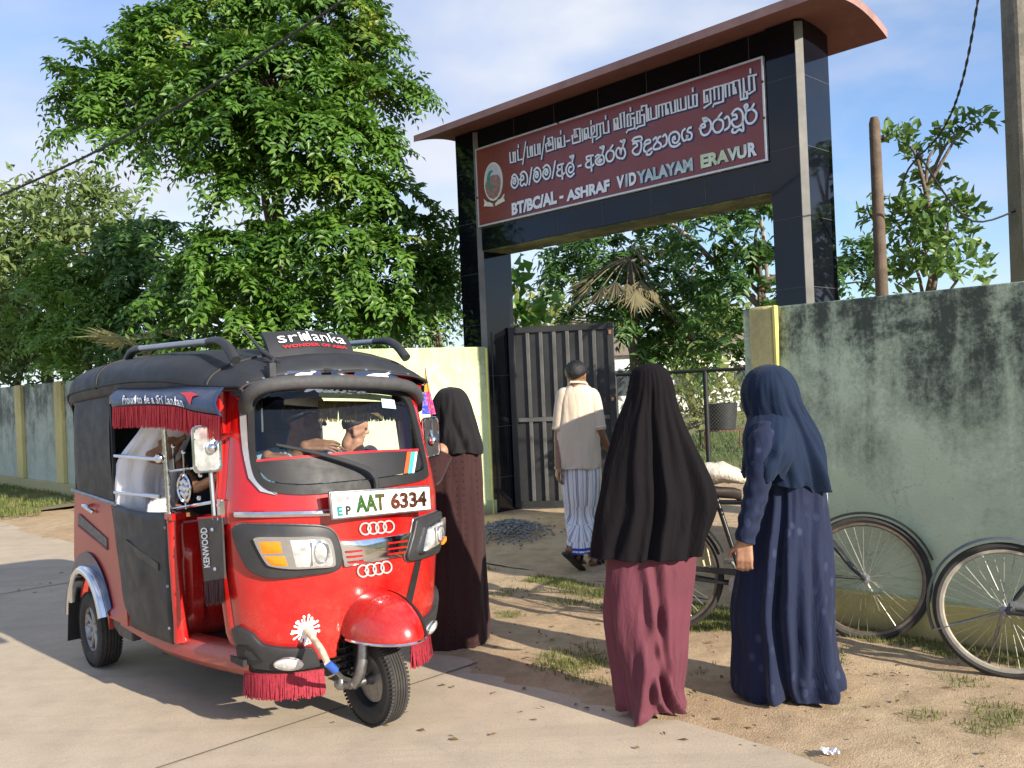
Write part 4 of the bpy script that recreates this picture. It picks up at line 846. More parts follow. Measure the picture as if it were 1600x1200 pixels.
for sg in (-1, 1):
    b = MB(); b.tube(smoothpts([(1.24, sg * .575, .36), (1.235, sg * .585, .6), (1.23, sg * .59, .80), (1.225, sg * .585, .95)], 8), [.040, .034, .032, .03, .03, .03, .032, .034], 10); b.box((1.23, sg * .58, .955), (.09, .07, .03)); T(b, 'door_post', M_RED)
b = MB()                                               # far (left) side panel with pressed ribs
rows = []
for j in range(13):
    z = lerp(.36, .95, j / 12); rows.append([Vector((x, .56 - (.02 if (abs((x - .5) % .27 - .13) < .05 and .46 < z < .80) else 0), z)) for x in np.linspace(.5, 1.72, 40)])
b.grid(rows); lp = T(b, 'left_side_panel', M_RED); lp.modifiers.new('s', 'SOLIDIFY').thickness = .01
b = MB(); b.tube([(.5, .57, .955), (1.72, .555, .955)], .02, 8); T(b, 'left_rail', M_REDS)
b = MB(); b.box((.20, 0, .60), (.46, 1.02, .16)); b.box((-.10, 0, .90), (.12, 1.02, .60), 0, R_(-8)); T(b, 'rear_seat', M_VINYL, bevel=.03)
b = MB(); b.box((1.06, .05, .985), (.26, .62, .07)); b.box((.90, .05, 1.16), (.05, .62, .30)); T(b, 'driver_seat', M_VINYL, bevel=.02)
b = MB(); rows = []
for j in range(15):
    z = lerp(.36, .94, j / 14); rows.append([Vector((1.20 + (.022 if (abs((y + .6) % .24 - .12) < .045 and .44 < z < .80) else 0) + .03 * (z - .36), y, z)) for y in np.linspace(-.56, .56, 45)])
b.grid(rows); bh = T(b, 'bulkhead', M_RED); bh.modifiers.new('s', 'SOLIDIFY').thickness = .01
b = MB(); b.box((1.74, 0, 1.02), (.16, .94, .09), 0, R_(10)); b.box((1.69, 0, .70), (.02, .94, .60)); T(b, 'dashboard', M_BLK, bevel=.02)
b = MB(); b.tube(smoothpts([(1.56, -.36, .98), (1.62, -.18, 1.0), (1.64, 0, 1.0), (1.62, .18, 1.0), (1.56, .36, .98)], 20), .014, 8); b.cyl((1.64, 0, 1.0), (1.78, 0, .75), .025, 10); T(b, 'handlebar', M_PLAST)
# --- hood
HO = [(-.262, .60, 1.48, 1.62), (-.25, .617, 1.52, 1.68), (-.2, .632, 1.545, 1.72), (-.08, .64, 1.56, 1.75), (.3, .645, 1.58, 1.765), (.8, .64, 1.595, 1.765), (1.25, .622, 1.585, 1.745), (1.50, .580, 1.56, 1.718), (1.64, .545, 1.547, 1.702), (1.72, .525, 1.542, 1.686), (1.775, .508, 1.540, 1.660), (1.805, .50, 1.538, 1.628), (1.815, .495, 1.536, 1.600)]
HS = catmull(HO, 64)
def hood_pt(x, W, ze, zc, t, off=0):
    A = t * math.pi / 2; c, s_ = math.cos(A), math.sin(A)
    wr = .006 * noise.noise((x * 3.2, t * 2.5, 1)) + .004 * noise.noise((x * 9, t * 6, 4))
    k_ = min(1, max(0, (x - 1.30) / .45)); ex = lerp(.62, 1.0, k_ * k_ * (3 - 2 * k_)); y = (W + off) * math.copysign(abs(s_) ** ex, s_); z = ze + (zc + off - ze) * max(0, c) ** ex
    return Vector((x, y, z + wr * max(0, c)))
b = MB(); rows = []
for h in HS:
    r = [hood_pt(*h, t) for t in np.linspace(-1, 1, 49)]; dz = .045 if h[0] < 1.64 else .010; rows.append([r[0] + Vector((0, .012, -dz)), r[0] + Vector((0, .004, -dz * .5))] + r + [r[-1] + Vector((0, -.004, -dz * .5)), r[-1] + Vector((0, -.012, -dz))])
b.grid(rows)
c = b.av((-.262, 0, 1.5))
hood = T(b, 'hood', M_VINYL, angle=70); hood.modifiers.new('s', 'SOLIDIFY').thickness = .012
b = MB()
for xs in (.36, 1.60):
    h = catmull(HO, 400)[int(np.argmin([abs(q[0] - xs) for q in catmull(HO, 400)]))]; b.tube([hood_pt(*h, t, .002) for t in np.linspace(-1, 1, 50)], .007, 6)
for sg in (-1, 1): b.tube([hood_pt(*h, sg, .004) + Vector((0, 0, .012)) for h in HS], .006, 6)
b.tube([hood_pt(*HS[-1], t, .004) for t in np.linspace(-1, 1, 50)], .008, 6)
T(b, 'hood_piping', M_BLK, hood)
b = MB()
for t in np.linspace(-.75, .75, 9): b.ball(hood_pt(*HS[-3], t, .002), .009, 8)
T(b, 'hood_stud', M_CHR, hood)
for sg in (-1, 1):                                     # vinyl quarter curtains
    b = MB(); rows = []
    for j in range(17):
        z = lerp(.985, 1.545, j / 16); x0 = lerp(-.255, -.22, j / 16); rows.append([Vector((lerp(x0, .50, i / 12) , sg * (.624 + .012 * math.sin(j / 16 * 3.1) - .03 * max(0, 1 - i / 2)), z + (.0 if j else -.015 * i / 12))) for i in range(13)])
    b.grid(rows); T(b, 'quarter_curtain', M_VINYL)
    b = MB(); b.box((.505, sg * .622, 1.24), (.035, .016, .50)); T(b, 'curtain_strap', M_BLK)
    b = MB(); b.tube([(1.63, sg * .53, .95), (1.65, sg * .51, 1.56)], .02, 8); T(b, 'cab_post', M_RED)
b = MB(); b.grid([[Vector((lerp(-.258, -.245, j / 6), lerp(-.6, .6, i / 10), lerp(.98, 1.50, j / 6))) for i in range(11)] for j in range(7)]); T(b, 'rear_curtain', M_VINYL)
# side flap with script and tassels
A0, A1, A2, A3 = ty(176, 637, -.70), ty(345, 650, -.66), ty(349, 605, -.590), ty(187, 603, -.625)
b = MB(); rows = []
for j in range(9):
    row = []
    for i in range(31):
        u, v = i / 30, j / 8; p = A0.lerp(A1, u).lerp(A3.lerp(A2, u), v); dip = -.018 * (1 / (1 + math.exp(-(u - .72) * 26)) - u * .9) * (1 - v)
        row.append(p + Vector((0, -.03 * math.sin(math.pi * v) , dip + .03 * math.sin(math.pi * u) * (1 - v) * .6)))
    rows.append(row)
b.grid(rows); flap = T(b, 'side_flap', M_NAVYV); flap.modifiers.new('s', 'SOLIDIFY').thickness = .006
def flap_pt(u, v):
    x = u * 30; y = v * 8; i = min(29, int(x)); j = min(7, int(y)); fu, fv = x - i, y - j
    return rows[j][i].lerp(rows[j][i + 1], fu).lerp(rows[j + 1][i].lerp(rows[j + 1][i + 1], fu), fv) + Vector((0, -.006, .001))
b = MB(); addtext(b, 'Proud to be a Sri Lankan', lambda u, v: flap_pt(lerp(.14, .74, u), lerp(.10, .55, v)), .015, .35); T(b, 'flap_lettering', M_WPAINT, flap, smooth=False)
b = MB(); b.poly([flap_pt(*q) for q in ((.70, .72), (.78, .80), (.86, .70), (.82, .62), (.80, .28), (.76, .6))]); T(b, 'flap_star', M_REDP, flap)
b = MB(); tassel(b, lambda t: flap_pt(t, 0.0) + Vector((0, .004, 0)), None, .105, 700, .0040, jit=.006); tassel(b, lambda t: flap_pt(t, 0.0) + Vector((0, .009, 0)), None, .10, 400, .0040, jit=.006); T(b, 'flap_tassel', M_FRING, flap, smooth=False)
# window bars and ornaments
b = MB(); pa, pb = Vector((1.215, -.60, .93)), Vector((1.205, -.61, 1.50)); b.tube([pa, pb], .013, 10)
for k in range(14): b.tube([pa.lerp(pb, k / 14) + Vector((0, 0, -.004)), pa.lerp(pb, k / 14) + Vector((0, 0, .004))], .0165, 10)
b.ball(ty(250, 716, -.63), .026, 14); T(b, 'chrome_post', M_CHR)
for y0, y1 in ((712, 718), (769, 776)): b = MB(); b.tube([ty(180, y0, -.625), ty(250, y1, -.62)], .010, 8); T(b, 'guard_bar', M_CHR)
yy = -.56; b = MB(); b.tube([ty(330, 737, yy), ty(336, 812, yy)], .012, 8); b.tube([ty(260, 737, yy), ty(330, 728, yy)], .006, 6); b.tube([ty(262, 797, yy), ty(335, 784, yy)], .008, 6)
for x, y0, y1 in ((271, 697, 735), (287, 706, 742), (290, 776, 795)): b.tube([ty(x, y0, yy), ty(x + 2, y1, yy)], .007, 6); b.ball(ty(x, y0, yy), .012, 8)
for x, y in ((263, 748), (314, 742), (266, 787), (312, 778)): b.ball(ty(x, y, yy), .014, 8)
T(b, 'ornament_bars', M_CHR)
b = MB(); cc = ty(289, 763, yy); Md = Matrix.Translation(cc) @ Matrix.Rotation(R_(90), 4, 'X') 
b.tube([Md @ Vector((.075 * math.cos(t), .062 * math.sin(t), 0)) for t in np.linspace(0, 6.2832, 25)[:-1]], .010, 6, closed=True)
for t in np.linspace(0, 6.2832, 9)[:-1]: b.capsule(Md @ Vector((.04 * math.cos(t), .034 * math.sin(t), 0)), .014, None, None, 8)
b.capsule(Md @ Vector((0, 0, 0)), .018, None, None, 8); T(b, 'ornament_disc', M_CHR)
# mirrors
def mirror_plate(pts, x, m, arm, rimm):
    P = [tx(*p, x) for p in pts]; f = bil(*P); n = (P[1] - P[0]).cross(P[3] - P[0]).normalized()
    o = []
    for cx, cy, a0 in ((.85, .9, 0), (.15, .9, 90), (.15, .1, 180), (.85, .1, 270)):
        for k in range(6): t = R_(a0 + 90 * k / 5); o.append((cx + .15 * math.cos(t), cy + .10 * math.sin(t)))
    b = MB(); b.prism([f(*q) for q in o], -n * .02); mi = T(b, 'side_mirror', m, bevel=.006)
    b = MB()
    for k in range(30):
        i = k / 30 * len(o); p = o[int(i)]; q = o[(int(i) + 1) % len(o)]; r = (lerp(p[0], q[0], i % 1), lerp(p[1], q[1], i % 1)); b.ball(f(.5 + (r[0] - .5) * .93, .5 + (r[1] - .5) * .96) + n * .002, .006, 6)
    T(b, 'mirror_stud', M_CHR, mi)
    b = MB(); b.tube([f(*q) + n * .001 for q in o], .006, 6, closed=True); T(b, 'mirror_rim', rimm, mi)
    b = MB(); b.tube(smoothpts(arm, 10), .010, 8); b.ball(arm[-1], .024, 10); T(b, 'mirror_arm', M_CHR, mi)
M_MBACK = mat('polished mirror back', (.80, .80, .80), .22, .8, .12, 12)
mirror_plate([(304, 738), (346, 735), (343, 664), (300, 668)], 1.86, M_MBACK, [tx(366, 681, 1.71), tx(352, 680, 1.78), tx(340, 688, 1.86), tx(331, 700, 1.875)], M_CHR)
mirror_plate([(665, 716), (687, 710), (684, 652), (660, 654)], 1.80, M_PLAST, [tx(644, 664, 1.66), tx(664, 664, 1.74), tx(673, 675, 1.80), tx(676, 688, 1.81)], M_CHR)
# hanging mud flap with lettering and brush, by the front door post
def kenflap(pts, y, mirror_y=False):
    P = [ty(*p, y) for p in pts]
    if mirror_y: P = [Vector((p.x, -p.y, p.z)) for p in P]
    f = bil(*P); n = (P[1] - P[0]).cross(P[3] - P[0]).normalized()
    b = MB(); b.prism([f(0, 0), f(1, 0), f(1, 1), f(0, 1)], -n * .008); k = T(b, 'hanging_flap', M_PLAST)
    b = MB(); b.prism([f(-.01, .975) + n * .001, f(1.01, .975) + n * .001, f(1.01, 1.01) + n * .001, f(-.01, 1.01) + n * .001], -n * .012); T(b, 'flap_top_edge', M_REDP, k)
    b = MB(); addtext(b, 'KENWOOD', lambda u, v: f(lerp(.40, .10, v), lerp(.22, .84, u)) + n * .003, .03); T(b, 'flap_lettering', M_WPAINT, k, smooth=False)
    b = MB(); tassel(b, lambda t: f(lerp(.05, .95, t), .01), None, .11, 160, .003, jit=.006); T(b, 'flap_brush', M_FRINGD if False else mat('dark maroon brush', (.06, .015, .018), .8), k, smooth=False)
    for q in ((.62, .80), (.62, .18)): b = MB(); b.ball(f(*q) + n * .002, .010, 8); T(b, 'flap_rivet', M_CHR, k)
kenflap([(319, 910), (351, 904), (346, 806), (309, 809)], -.57); kenflap([(319, 910), (351, 904), (346, 806), (309, 809)], -.57, True)
# roof rack, roof board, aerial
for sg in (-1, 1):
    b = MB(); b.tube([(.52, sg * .46, 1.792), (1.42, sg * .46, 1.772)], .017, 10); ra = T(b, 'rack_rail', mat('silver rail', (.40, .41, .43), .35, .7))
    b = MB()
    b.tube(smoothpts([(.28, sg * .46, 1.71), (.35, sg * .46, 1.765), (.42, sg * .46, 1.790), (.53, sg * .46, 1.792)], 10), [.026, .026, .025, .024, .024, .023, .022, .021, .020, .019], 10); T(b, 'rack_foot', M_PLAST, ra); b = MB()
    b.tube(smoothpts([(1.70, sg * .46, 1.67), (1.62, sg * .46, 1.735), (1.53, sg * .46, 1.768), (1.41, sg * .46, 1.772)], 10), [.024, .024, .023, .023, .022, .022, .021, .020, .019, .018], 10); T(b, 'rack_foot', M_PLAST, ra)
q = [tx(424, 556, 1.68), tx(556, 554, 1.68), tx(541, 521, 1.58), tx(409, 516, 1.58)]; f = bil(*q); n = (q[1] - q[0]).cross(q[3] - q[0]).normalized()
b = MB(); fr_ = [[f(i / 10, j / 6) + n * (.010 * math.sin(math.pi * j / 6) - .012 * math.cos(i / 10 * 6.28)) for i in range(11)] for j in range(7)]
b.grid(fr_); b.grid([[p - n * .02 for p in r] for r in fr_]); rim_ = fr_[0] + [r[-1] for r in fr_[1:]] + fr_[-1][-2::-1] + [r[0] for r in fr_[-2:0:-1]]; b.rings([rim_, [p - n * .02 for p in rim_]], False); bd = T(b, 'roof_board', M_VINYL)
def bdp(u, v): return f(u, v) + n * (.010 * math.sin(math.pi * v) - .012 * math.cos(u * 6.28) + .006)
b = MB(); addtext(b, 'sri', lambda u, v: bdp(lerp(.13, .40, u), lerp(.46, .86, v)), .0); addtext(b, 'lanka', lambda u, v: bdp(lerp(.47, .93, u), lerp(.46, .90, v)), .0)
b.poly([bdp(.435 + .030 * math.cos(t) , .60 + .15 * math.sin(t) * (1.3 if math.sin(t) > 0 else 1)) for t in np.linspace(0, 6.2832, 15)[:-1]]); T(b, 'board_lettering', M_WPAINT, bd, smooth=False)
b = MB(); addtext(b, 'WONDER OF ASIA', lambda u, v: bdp(lerp(.15, .92, u), lerp(.25, .36, v)), .03); T(b, 'board_lettering', M_REDP, bd, smooth=False)
b = MB(); b.tube([tx(414, 553, 1.68), tx(394, 530, 1.62), tx(376, 510, 1.58)], [.010, .008, .006], 8); b.tube([tx(408, 548, 1.68), tx(436, 566, 1.80)], .010, 8); b.ball(tx(414, 553, 1.68), .018, 10); b.box(tx(424, 578, 1.84), (.03, .03, .06)); b.tube([tx(424, 578, 1.84), tx(427, 560, 1.82)], .007, 6); T(b, 'aerial', M_PLAST)
# curtain inside the windscreen, pennant
b = MB(); tassel(b, tx(498, 626, 1.66), tx(636, 628, 1.66), .10, 260, .004, jit=.004); T(b, 'inner_fringe', mat('bronze tinsel fringe', (.20, .14, .06), .4, .3, .6, 60), smooth=False)
b = MB(); b.box((.82, 0, 1.60), (1.5, .96, .02)); T(b, 'ceiling_lining', M_BLK)
a_, c_, d_ = tx(664, 577, 1.80), tx(681, 647, 1.80), tx(659, 648, 1.80)
b = MB(); b.poly([a_, c_, d_]); pn = T(b, 'pennant', M_BLK)
me = pn.data; bm = bmesh.new(); bm.from_mesh(me); bmesh.ops.subdivide_edges(bm, edges=bm.edges, cuts=9, use_grid_fill=True); bm.to_mesh(me); bm.free()
m, t, bs = newmat('sequin pennant'); oc = t.n('ShaderNodeTexCoord').outputs['Object']; sp = t.n('ShaderNodeSeparateXYZ', {0: oc})
hh_ = t.n('ShaderNodeMapRange', {0: sp.outputs[2], 1: c_.z, 2: a_.z}).outputs[0]; uu_ = t.n('ShaderNodeMapRange', {0: sp.outputs[1], 1: d_.y, 2: c_.y}).outputs[0]; k = t.math('ADD', uu_, t.math('MULTIPLY', hh_, .55))
setin(t, bs, 'Base Color', t.mix(t.ramp(t.n('ShaderNodeTexVoronoi', {'Vector': oc, 'Scale': 90.0}).outputs['Distance'], [(.45, 0), (.7, .3)]), t.mix(t.ramp(hh_, [(0, 0), (.50, 1)], 'CONSTANT'), t.ramp(k, [(0, (.015, .06, .42)), (.58, (.55, .02, .20))], 'CONSTANT'), (.78, .26, .015)), (.75, .35, .12))); bs.inputs['Roughness'].default_value = .3
me.materials.clear(); me.materials.append(m)
b = MB(); b.tube([a_ + Vector((0, 0, .01)), c_.lerp(d_, .3)], .003, 5); b.tube([c_.lerp(d_, .3), tx(676, 690, 1.81)], .004, 5); T(b, 'pennant_wire', M_STEEL, pn)
# ------------------------------------------------------------------ people
def m_cloth(name, col, rough=.85, sheen=.3, weave=260, var=.10, trans=0.0):
    m, t, b = newmat(name); oc = t.n('ShaderNodeTexCoord').outputs['Object']
    c = t.mix(t.ramp(t.noise(oc, 5, 5, .6), [(.3, 0), (.7, 1)]), tuple(x * (1 - var) for x in col), tuple(min(1, x * (1 + var)) for x in col))
    setin(t, b, 'Base Color', c); b.inputs['Roughness'].default_value = rough; b.inputs['Sheen Weight'].default_value = sheen; b.inputs['Sheen Roughness'].default_value = .5; b.inputs['Specular IOR Level'].default_value = .14
    wr = t.noise(t.n('ShaderNodeMapping', {'Vector': oc, 'Scale': (1, 1, .32)}).outputs[0], 15, 4, .6, .8); h = t.math('ADD', t.math('MULTIPLY', t.noise(oc, weave, 2, .5), .10), t.math('MULTIPLY', wr, 1.0)); bump(t, b, h, .55, .016); return m, t, b, oc, c
def m_skin(name, col):
    m, t, b = newmat(name); oc = t.n('ShaderNodeTexCoord').outputs['Object']
    c = t.mix(t.ramp(t.noise(oc, 40, 4, .6), [(.35, 0), (.7, 1)]), tuple(x * .82 for x in col), tuple(min(1, x * 1.12) for x in col))
    setin(t, b, 'Base Color', c); b.inputs['Roughness'].default_value = .5; b.inputs['Subsurface Weight'].default_value = .12; b.inputs['Subsurface Radius'].default_value = (.012, .005, .003); b.inputs['Subsurface Scale'].default_value = .5
    bump(t, b, t.noise(oc, 300, 2, .6), .15, .002); return m
M_SKIN = m_skin('brown skin', (.26, .13, .075)); M_SKINL = m_skin('light brown skin', (.40, .21, .13))
M_HAIR = mat('black hair', (.008, .007, .007), .45, 0, .4, 60, .8, 220, bdist=.006)
M_EYE = mat('dark eye', (.01, .008, .007), .15)
def row(y, xl, xr, Y, ratio=.6, amp=0.0, dy=0.0):
    p, q = at(xl, y, Y), at(xr, y, Y); return ((p.z + q.z) / 2, (p.x + q.x) / 2, Y + dy, (q.x - p.x) / 2, (q.x - p.x) / 2 * ratio, amp)
def robe(mb, rows, folds, M=90, N=120, seed=1, hem=.012, fine=.003, sq=1.0):
    """cloth grown through ellipse rows from top to hem; folds = [(angle deg, width deg, depth, drift deg)], angle 0 = towards +X, -90 = the viewer"""
    rs = catmull(rows, M); out = []
    for j, (z, cx, cy, rx, ry, amp) in enumerate(rs):
        v = j / (M - 1); ring = []
        for i in range(N):
            th = 2 * math.pi * i / N; d = 0
            for q_, (a, w, dp, dr) in enumerate(folds):
                vc, vw = .35 + .65 * ((q_ * .618 + seed * .37) % 1), .30 + .5 * ((q_ * .37 + seed * .11) % 1); dp = dp * math.exp(-((v - vc) / vw) ** 2) * 1.25; k = (math.degrees(th) - a - dr * v + 180) % 360 - 180; x = k / w
                d += dp * (math.exp(-x * x) - .6 * math.exp(-(x - 1.5) ** 2 * 1.6))
            n1 = noise.noise((math.cos(th) * 2.1 + seed, math.sin(th) * 2.1, v * 3.5)); n2 = noise.noise((math.cos(th) * 7 + seed, math.sin(th) * 7, v * 4))
            d = d * amp + amp * (.9 * n1 + .30 * n2 + .22 * noise.noise((math.cos(th) * 3 + seed, math.sin(th) * 3, v * 9 + 5)) * v) + fine * n2
            c, s_ = math.cos(th), math.sin(th); c = math.copysign(abs(c) ** sq, c); s_ = math.copysign(abs(s_) ** sq, s_)
            zz = z + (hem * noise.noise((math.cos(th) * 1.7 + seed, math.sin(th) * 1.7, 9)) * max(0, (v - .8) / .2))
            ring.append(Vector((cx + c * (rx + d), cy + s_ * (ry + d), zz)))
        out.append(ring)
    mb.rings(out, False)
    t = mb.av(sum(out[0], Vector()) / N + Vector((0, 0, .003))); n0 = len(mb.v) - 1 - N * M
    for i in range(N): mb.af(n0 + (i + 1) % N, n0 + i, t)
def cloth_obj(mb, name, m, parent, thick=.006):
    o = mb.build(name, m, parent, angle=180); s = o.modifiers.new('thickness', 'SOLIDIFY'); s.thickness = thick; s.offset = -1; return o
def flesh(mb, name, m, parent, voxel=.010, smooth=5):
    o = mb.build(name, m, parent, angle=180); r = o.modifiers.new('skin', 'REMESH'); r.mode = 'VOXEL'; r.voxel_size = voxel; r.use_smooth_shade = True
    s = o.modifiers.new('soft', 'SMOOTH'); s.factor = .5; s.iterations = smooth; return o
def limb(mb, P, R):
    for (a, r), (b, q) in zip(zip(P, R), list(zip(P, R))[1:]): mb.capsule(a, r, b, q, 12)
def hand(mb, wrist, d, n, side, curl=.5, k=1.0, spread=2.0):
    """palm, four fingers and a thumb; d = towards the finger tips, n = out of the back of the hand, side = +1/-1 for the thumb"""
    w = Vector(wrist); d = Vector(d).normalized(); n = Vector(n); n = (n - d * n.dot(d)).normalized(); x = d.cross(n) * side
    for o in (-.028, -.010, .010, .028): mb.capsule(w + x * o * .75 * k, .014 * k, w + d * .085 * k + x * o * k, .0125 * k, 8)
    for o, L in ((-.029, .062), (-.010, .078), (.010, .084), (.029, .074)):
        p = w + d * .088 * k + x * o * k; a = 0; c = p; d0 = d; d = (d + x * o * spread).normalized()
        for q, r in ((.45, .0088), (.30, .0080), (.25, .0070)):
            a += curl * (1.0 if q == .45 else 1.15); e = c + (d * math.cos(a) - n * math.sin(a)) * L * q * k; mb.capsule(c, r * k * 1.05, e, r * k * .95, 8); c = e
        d = d0
    p = w + d * .022 * k + x * .030 * k; e = p + (d * .75 + x * .75 - n * .25).normalized() * .042 * k; f = e + (d * .95 + x * .25 - n * .35).normalized() * .034 * k
    mb.capsule(p, .0125 * k, e, .0100 * k, 8); mb.capsule(e, .0098 * k, f, .0082 * k, 8)
def head(mb, c, fwd, up=(0, 0, 1), k=1.0):
    """head centred on c looking along fwd; returns a frame for hair, eyes"""
    c = Vector(c); f = Vector(fwd).normalized(); u = Vector(up); s = f.cross(u).normalized(); u = s.cross(f)
    P = lambda a, b, h: c + (f * a + s * b + u * h) * k
    mb.capsule(P(-.02, 0, .025), .082 * k, P(.012, 0, .030), .078 * k, 16); mb.capsule(P(.02, 0, -.02), .066 * k, P(.048, 0, -.078), .034 * k, 14)
    for sg in (-1, 1):
        mb.capsule(P(.045, sg * .035, -.012), .030 * k, P(.01, sg * .05, -.05), .026 * k, 10); mb.capsule(P(-.005, sg * .078, .012), .012 * k, P(-.008, sg * .074, -.028), .009 * k, 8); mb.capsule(P(.082, sg * .016, .032), .010 * k, P(.070, sg * .045, .030), .009 * k, 8)
    mb.capsule(P(.086, 0, .015), .009 * k, P(.106, 0, -.018), .012 * k, 10); 
    for sg in (-1, 1): mb.capsule(P(.095, sg * .011, -.022), .008 * k)
    mb.capsule(P(.082, -.02, -.047), .008 * k, P(.084, .02, -.047), .008 * k, 8); mb.capsule(P(.078, -.017, -.058), .009 * k, P(.080, .017, -.058), .009 * k, 8); mb.capsule(P(.07, 0, -.085), .020 * k)
    mb.capsule(P(-.02, 0, -.05), .047 * k, P(-.035, 0, -.14), .050 * k, 12)
    return P
def eyes(P, parent, k=1.0):
    b = MB()
    for sg in (-1, 1): b.ball(P(.078, sg * .031, .010), .011 * k, 10)
    return b.build('eye', M_EYE, parent)
def hair_cap(P, name, parent, k=1.0, low=-.05):
    b = MB(); rows = []
    for j in range(15):
        t = j / 14; row_ = []
        for i in range(40):
            a = 2 * math.pi * i / 40; lim = lerp(.30 * math.pi, .74 * math.pi, ((1 - math.cos(a)) / 2) ** .8); ph = t * lim
            n = 1.03 + .05 * noise.noise((math.cos(a) * 5, math.sin(a) * 5, t * 7)) + .03 * noise.noise((math.cos(a) * 14, math.sin(a) * 14, t * 18)); row_.append(P(-.012 + math.cos(a) * math.sin(ph) * .103 * n, math.sin(a) * math.sin(ph) * .088 * n, .028 + math.cos(ph) * .092 * n))
        rows.append(row_)
    b.rings(rows, False); o = b.build(name, M_HAIR, parent, angle=180); s = o.modifiers.new('t', 'SOLIDIFY'); s.thickness = .012; s.offset = -1; return o
def rfolds(n, seed, wmin=5, wmax=14, dmin=.3, dmax=1.0, drift=25):
    r = random.Random(seed); return [(360 * k / n + r.uniform(-12, 12), r.uniform(wmin, wmax), r.uniform(dmin, dmax) * r.choice((1, 1, -1)), r.uniform(-drift, drift)) for k in range(n)]

# --- woman in long black khimar and maroon skirt, seen from behind
wa = empty('person', 'woman seen from behind in long black head veil over a maroon skirt', 'person', (.54, 4.12, 0))
YA = 4.12
b = MB(); fw_ = Vector((-.15, 1, 0)); hc = at(1013, 613, YA + .02)
P = head(b, hc, fw_); limb(b, [hc + Vector((0, .0, -.12)), Vector((hc.x, YA, 1.20)), Vector((hc.x, YA, .85))], [.055, .085, .09])
for sg in (-1, 1):
    limb(b, [Vector((hc.x + sg * .06, YA, .85)), Vector((hc.x + sg * .055 - .01, YA + .02, .48)), Vector((hc.x + sg * .05 - .01, YA - .02 * sg, .09))], [.07, .05, .036])
    limb(b, [Vector((hc.x + sg * .10, YA, 1.24)), Vector((hc.x + sg * .15, YA + .02, 1.0)), Vector((hc.x + sg * .08, YA + .10, .90))], [.045, .036, .028]); hand(b, Vector((hc.x + sg * .08, YA + .10, .90)), (-.9 * sg, .2, -.1), (0, .2, 1), -sg, .6)
    limb(b, [Vector((hc.x + sg * .04 + .0, YA + .0 - .02 * sg, .035)), Vector((hc.x + sg * .045 - .01, YA + .09 - .02 * sg, .026))], [.026, .022])
flesh(b, 'body', M_SKINL, wa)
M_BLKCL = m_cloth('black crepe', (.0065, .0055, .007), .9, 0)[0]
b = MB(); rows = [row(568, 1009, 1019, YA, 1, 0), row(571, 997, 1030, YA, 1.05, 0), row(580, 987, 1043, YA, 1.15, .002), row(600, 982, 1052, YA, 1.1, .004), row(625, 977, 1058, YA, .95, .006), row(655, 966, 1069, YA, .78, .010), row(690, 955, 1084, YA, .68, .016), row(725, 944, 1098, YA, .62, .022), row(765, 937, 1110, YA, .60, .028), row(800, 930, 1113, YA, .60, .034), row(835, 923, 1105, YA, .62, .040), row(866, 918, 1097, YA, .64, .044)]
robe(b, rows, rfolds(7, 3, 11, 24, .25, .7, 30) + [(-100, 5, -1.0, 10), (-78, 6, .9, -8), (-62, 5, -.8, 14), (-120, 6, .8, 6)], 110, 150, 3, .02)
cloth_obj(b, 'head_veil', M_BLKCL, wa)
M_MAR = m_cloth('maroon satin crepe', (.120, .034, .050), .65, .1)[0]
b = MB(); rows = [row(800, 960, 1078, YA, .62, .004), row(850, 948, 1085, YA, .62, .010), row(905, 945, 1085, YA, .62, .014), row(955, 944, 1079, YA, .62, .018), row(1000, 947, 1073, YA, .62, .022), row(1035, 954, 1070, YA, .64, .028), row(1070, 961, 1068, YA, .70, .036), row(1092, 966, 1066, YA, .76, .040), row(1104, 970, 1067, YA, .8, .042)]
robe(b, rows, rfolds(6, 8, 12, 26, .3, .7, 55) + [(-135, 9, 1.2, 70), (-100, 7, -1.2, 55), (-72, 9, 1.1, -40), (-60, 7, -.9, -50), (-118, 6, .9, 85)], 100, 140, 8, .035)
cloth_obj(b, 'skirt', M_MAR, wa)

# --- woman in navy dress and crinkled navy headscarf
wb = empty('person', 'woman in patterned navy dress and crinkled navy headscarf by the bicycles', 'person', (1.22, 4.27, 0))
YB = 4.27; b = MB(); hc = at(1197, 612, YB)
P = head(b, hc, (-.75, .65, -.12)); limb(b, [hc + Vector((.03, 0, -.13)), at(1222, 700, YB), at(1228, 790, YB), at(1228, 830, YB)], [.05, .085, .09, .10])
for sg in (-1, 1):
    h0 = at(1226 + sg * 18, 830, YB); limb(b, [h0, h0 + Vector((-.02, .03 * sg, -.38)), h0 + Vector((-.01, .05 * sg, -.68))], [.075, .05, .036]); f0 = h0 + Vector((-.01, .05 * sg, -.68)); f0.z = .045
    limb(b, [f0, f0 + Vector((-.09, .12, -.012))], [.036, .026])
sh, el, wr_ = at(1192, 690, YB - .17), at(1180, 775, YB - .20), at(1163, 845, YB - .20)
limb(b, [sh, el, wr_], [.050, .042, .026]); hand(b, wr_, at(1163, 880, YB - .20) - wr_, (-.3, -.9, .1), 1, .42)
sh2, el2, wr2 = at(1245, 700, YB + .08), at(1240, 775, YB + .12), at(1222, 800, YB + .10)
limb(b, [sh2, el2, wr2], [.04, .034, .026]); hand(b, wr2, (-.8, -.1, -.5), (0, .3, 1), -1, .5)
flesh(b, 'body', M_SKINL, wb, .0065, 3)
m, t, bs, oc, c = m_cloth('navy dress cloth with pale leaf print', (.0125, .0185, .047), .75, .08)
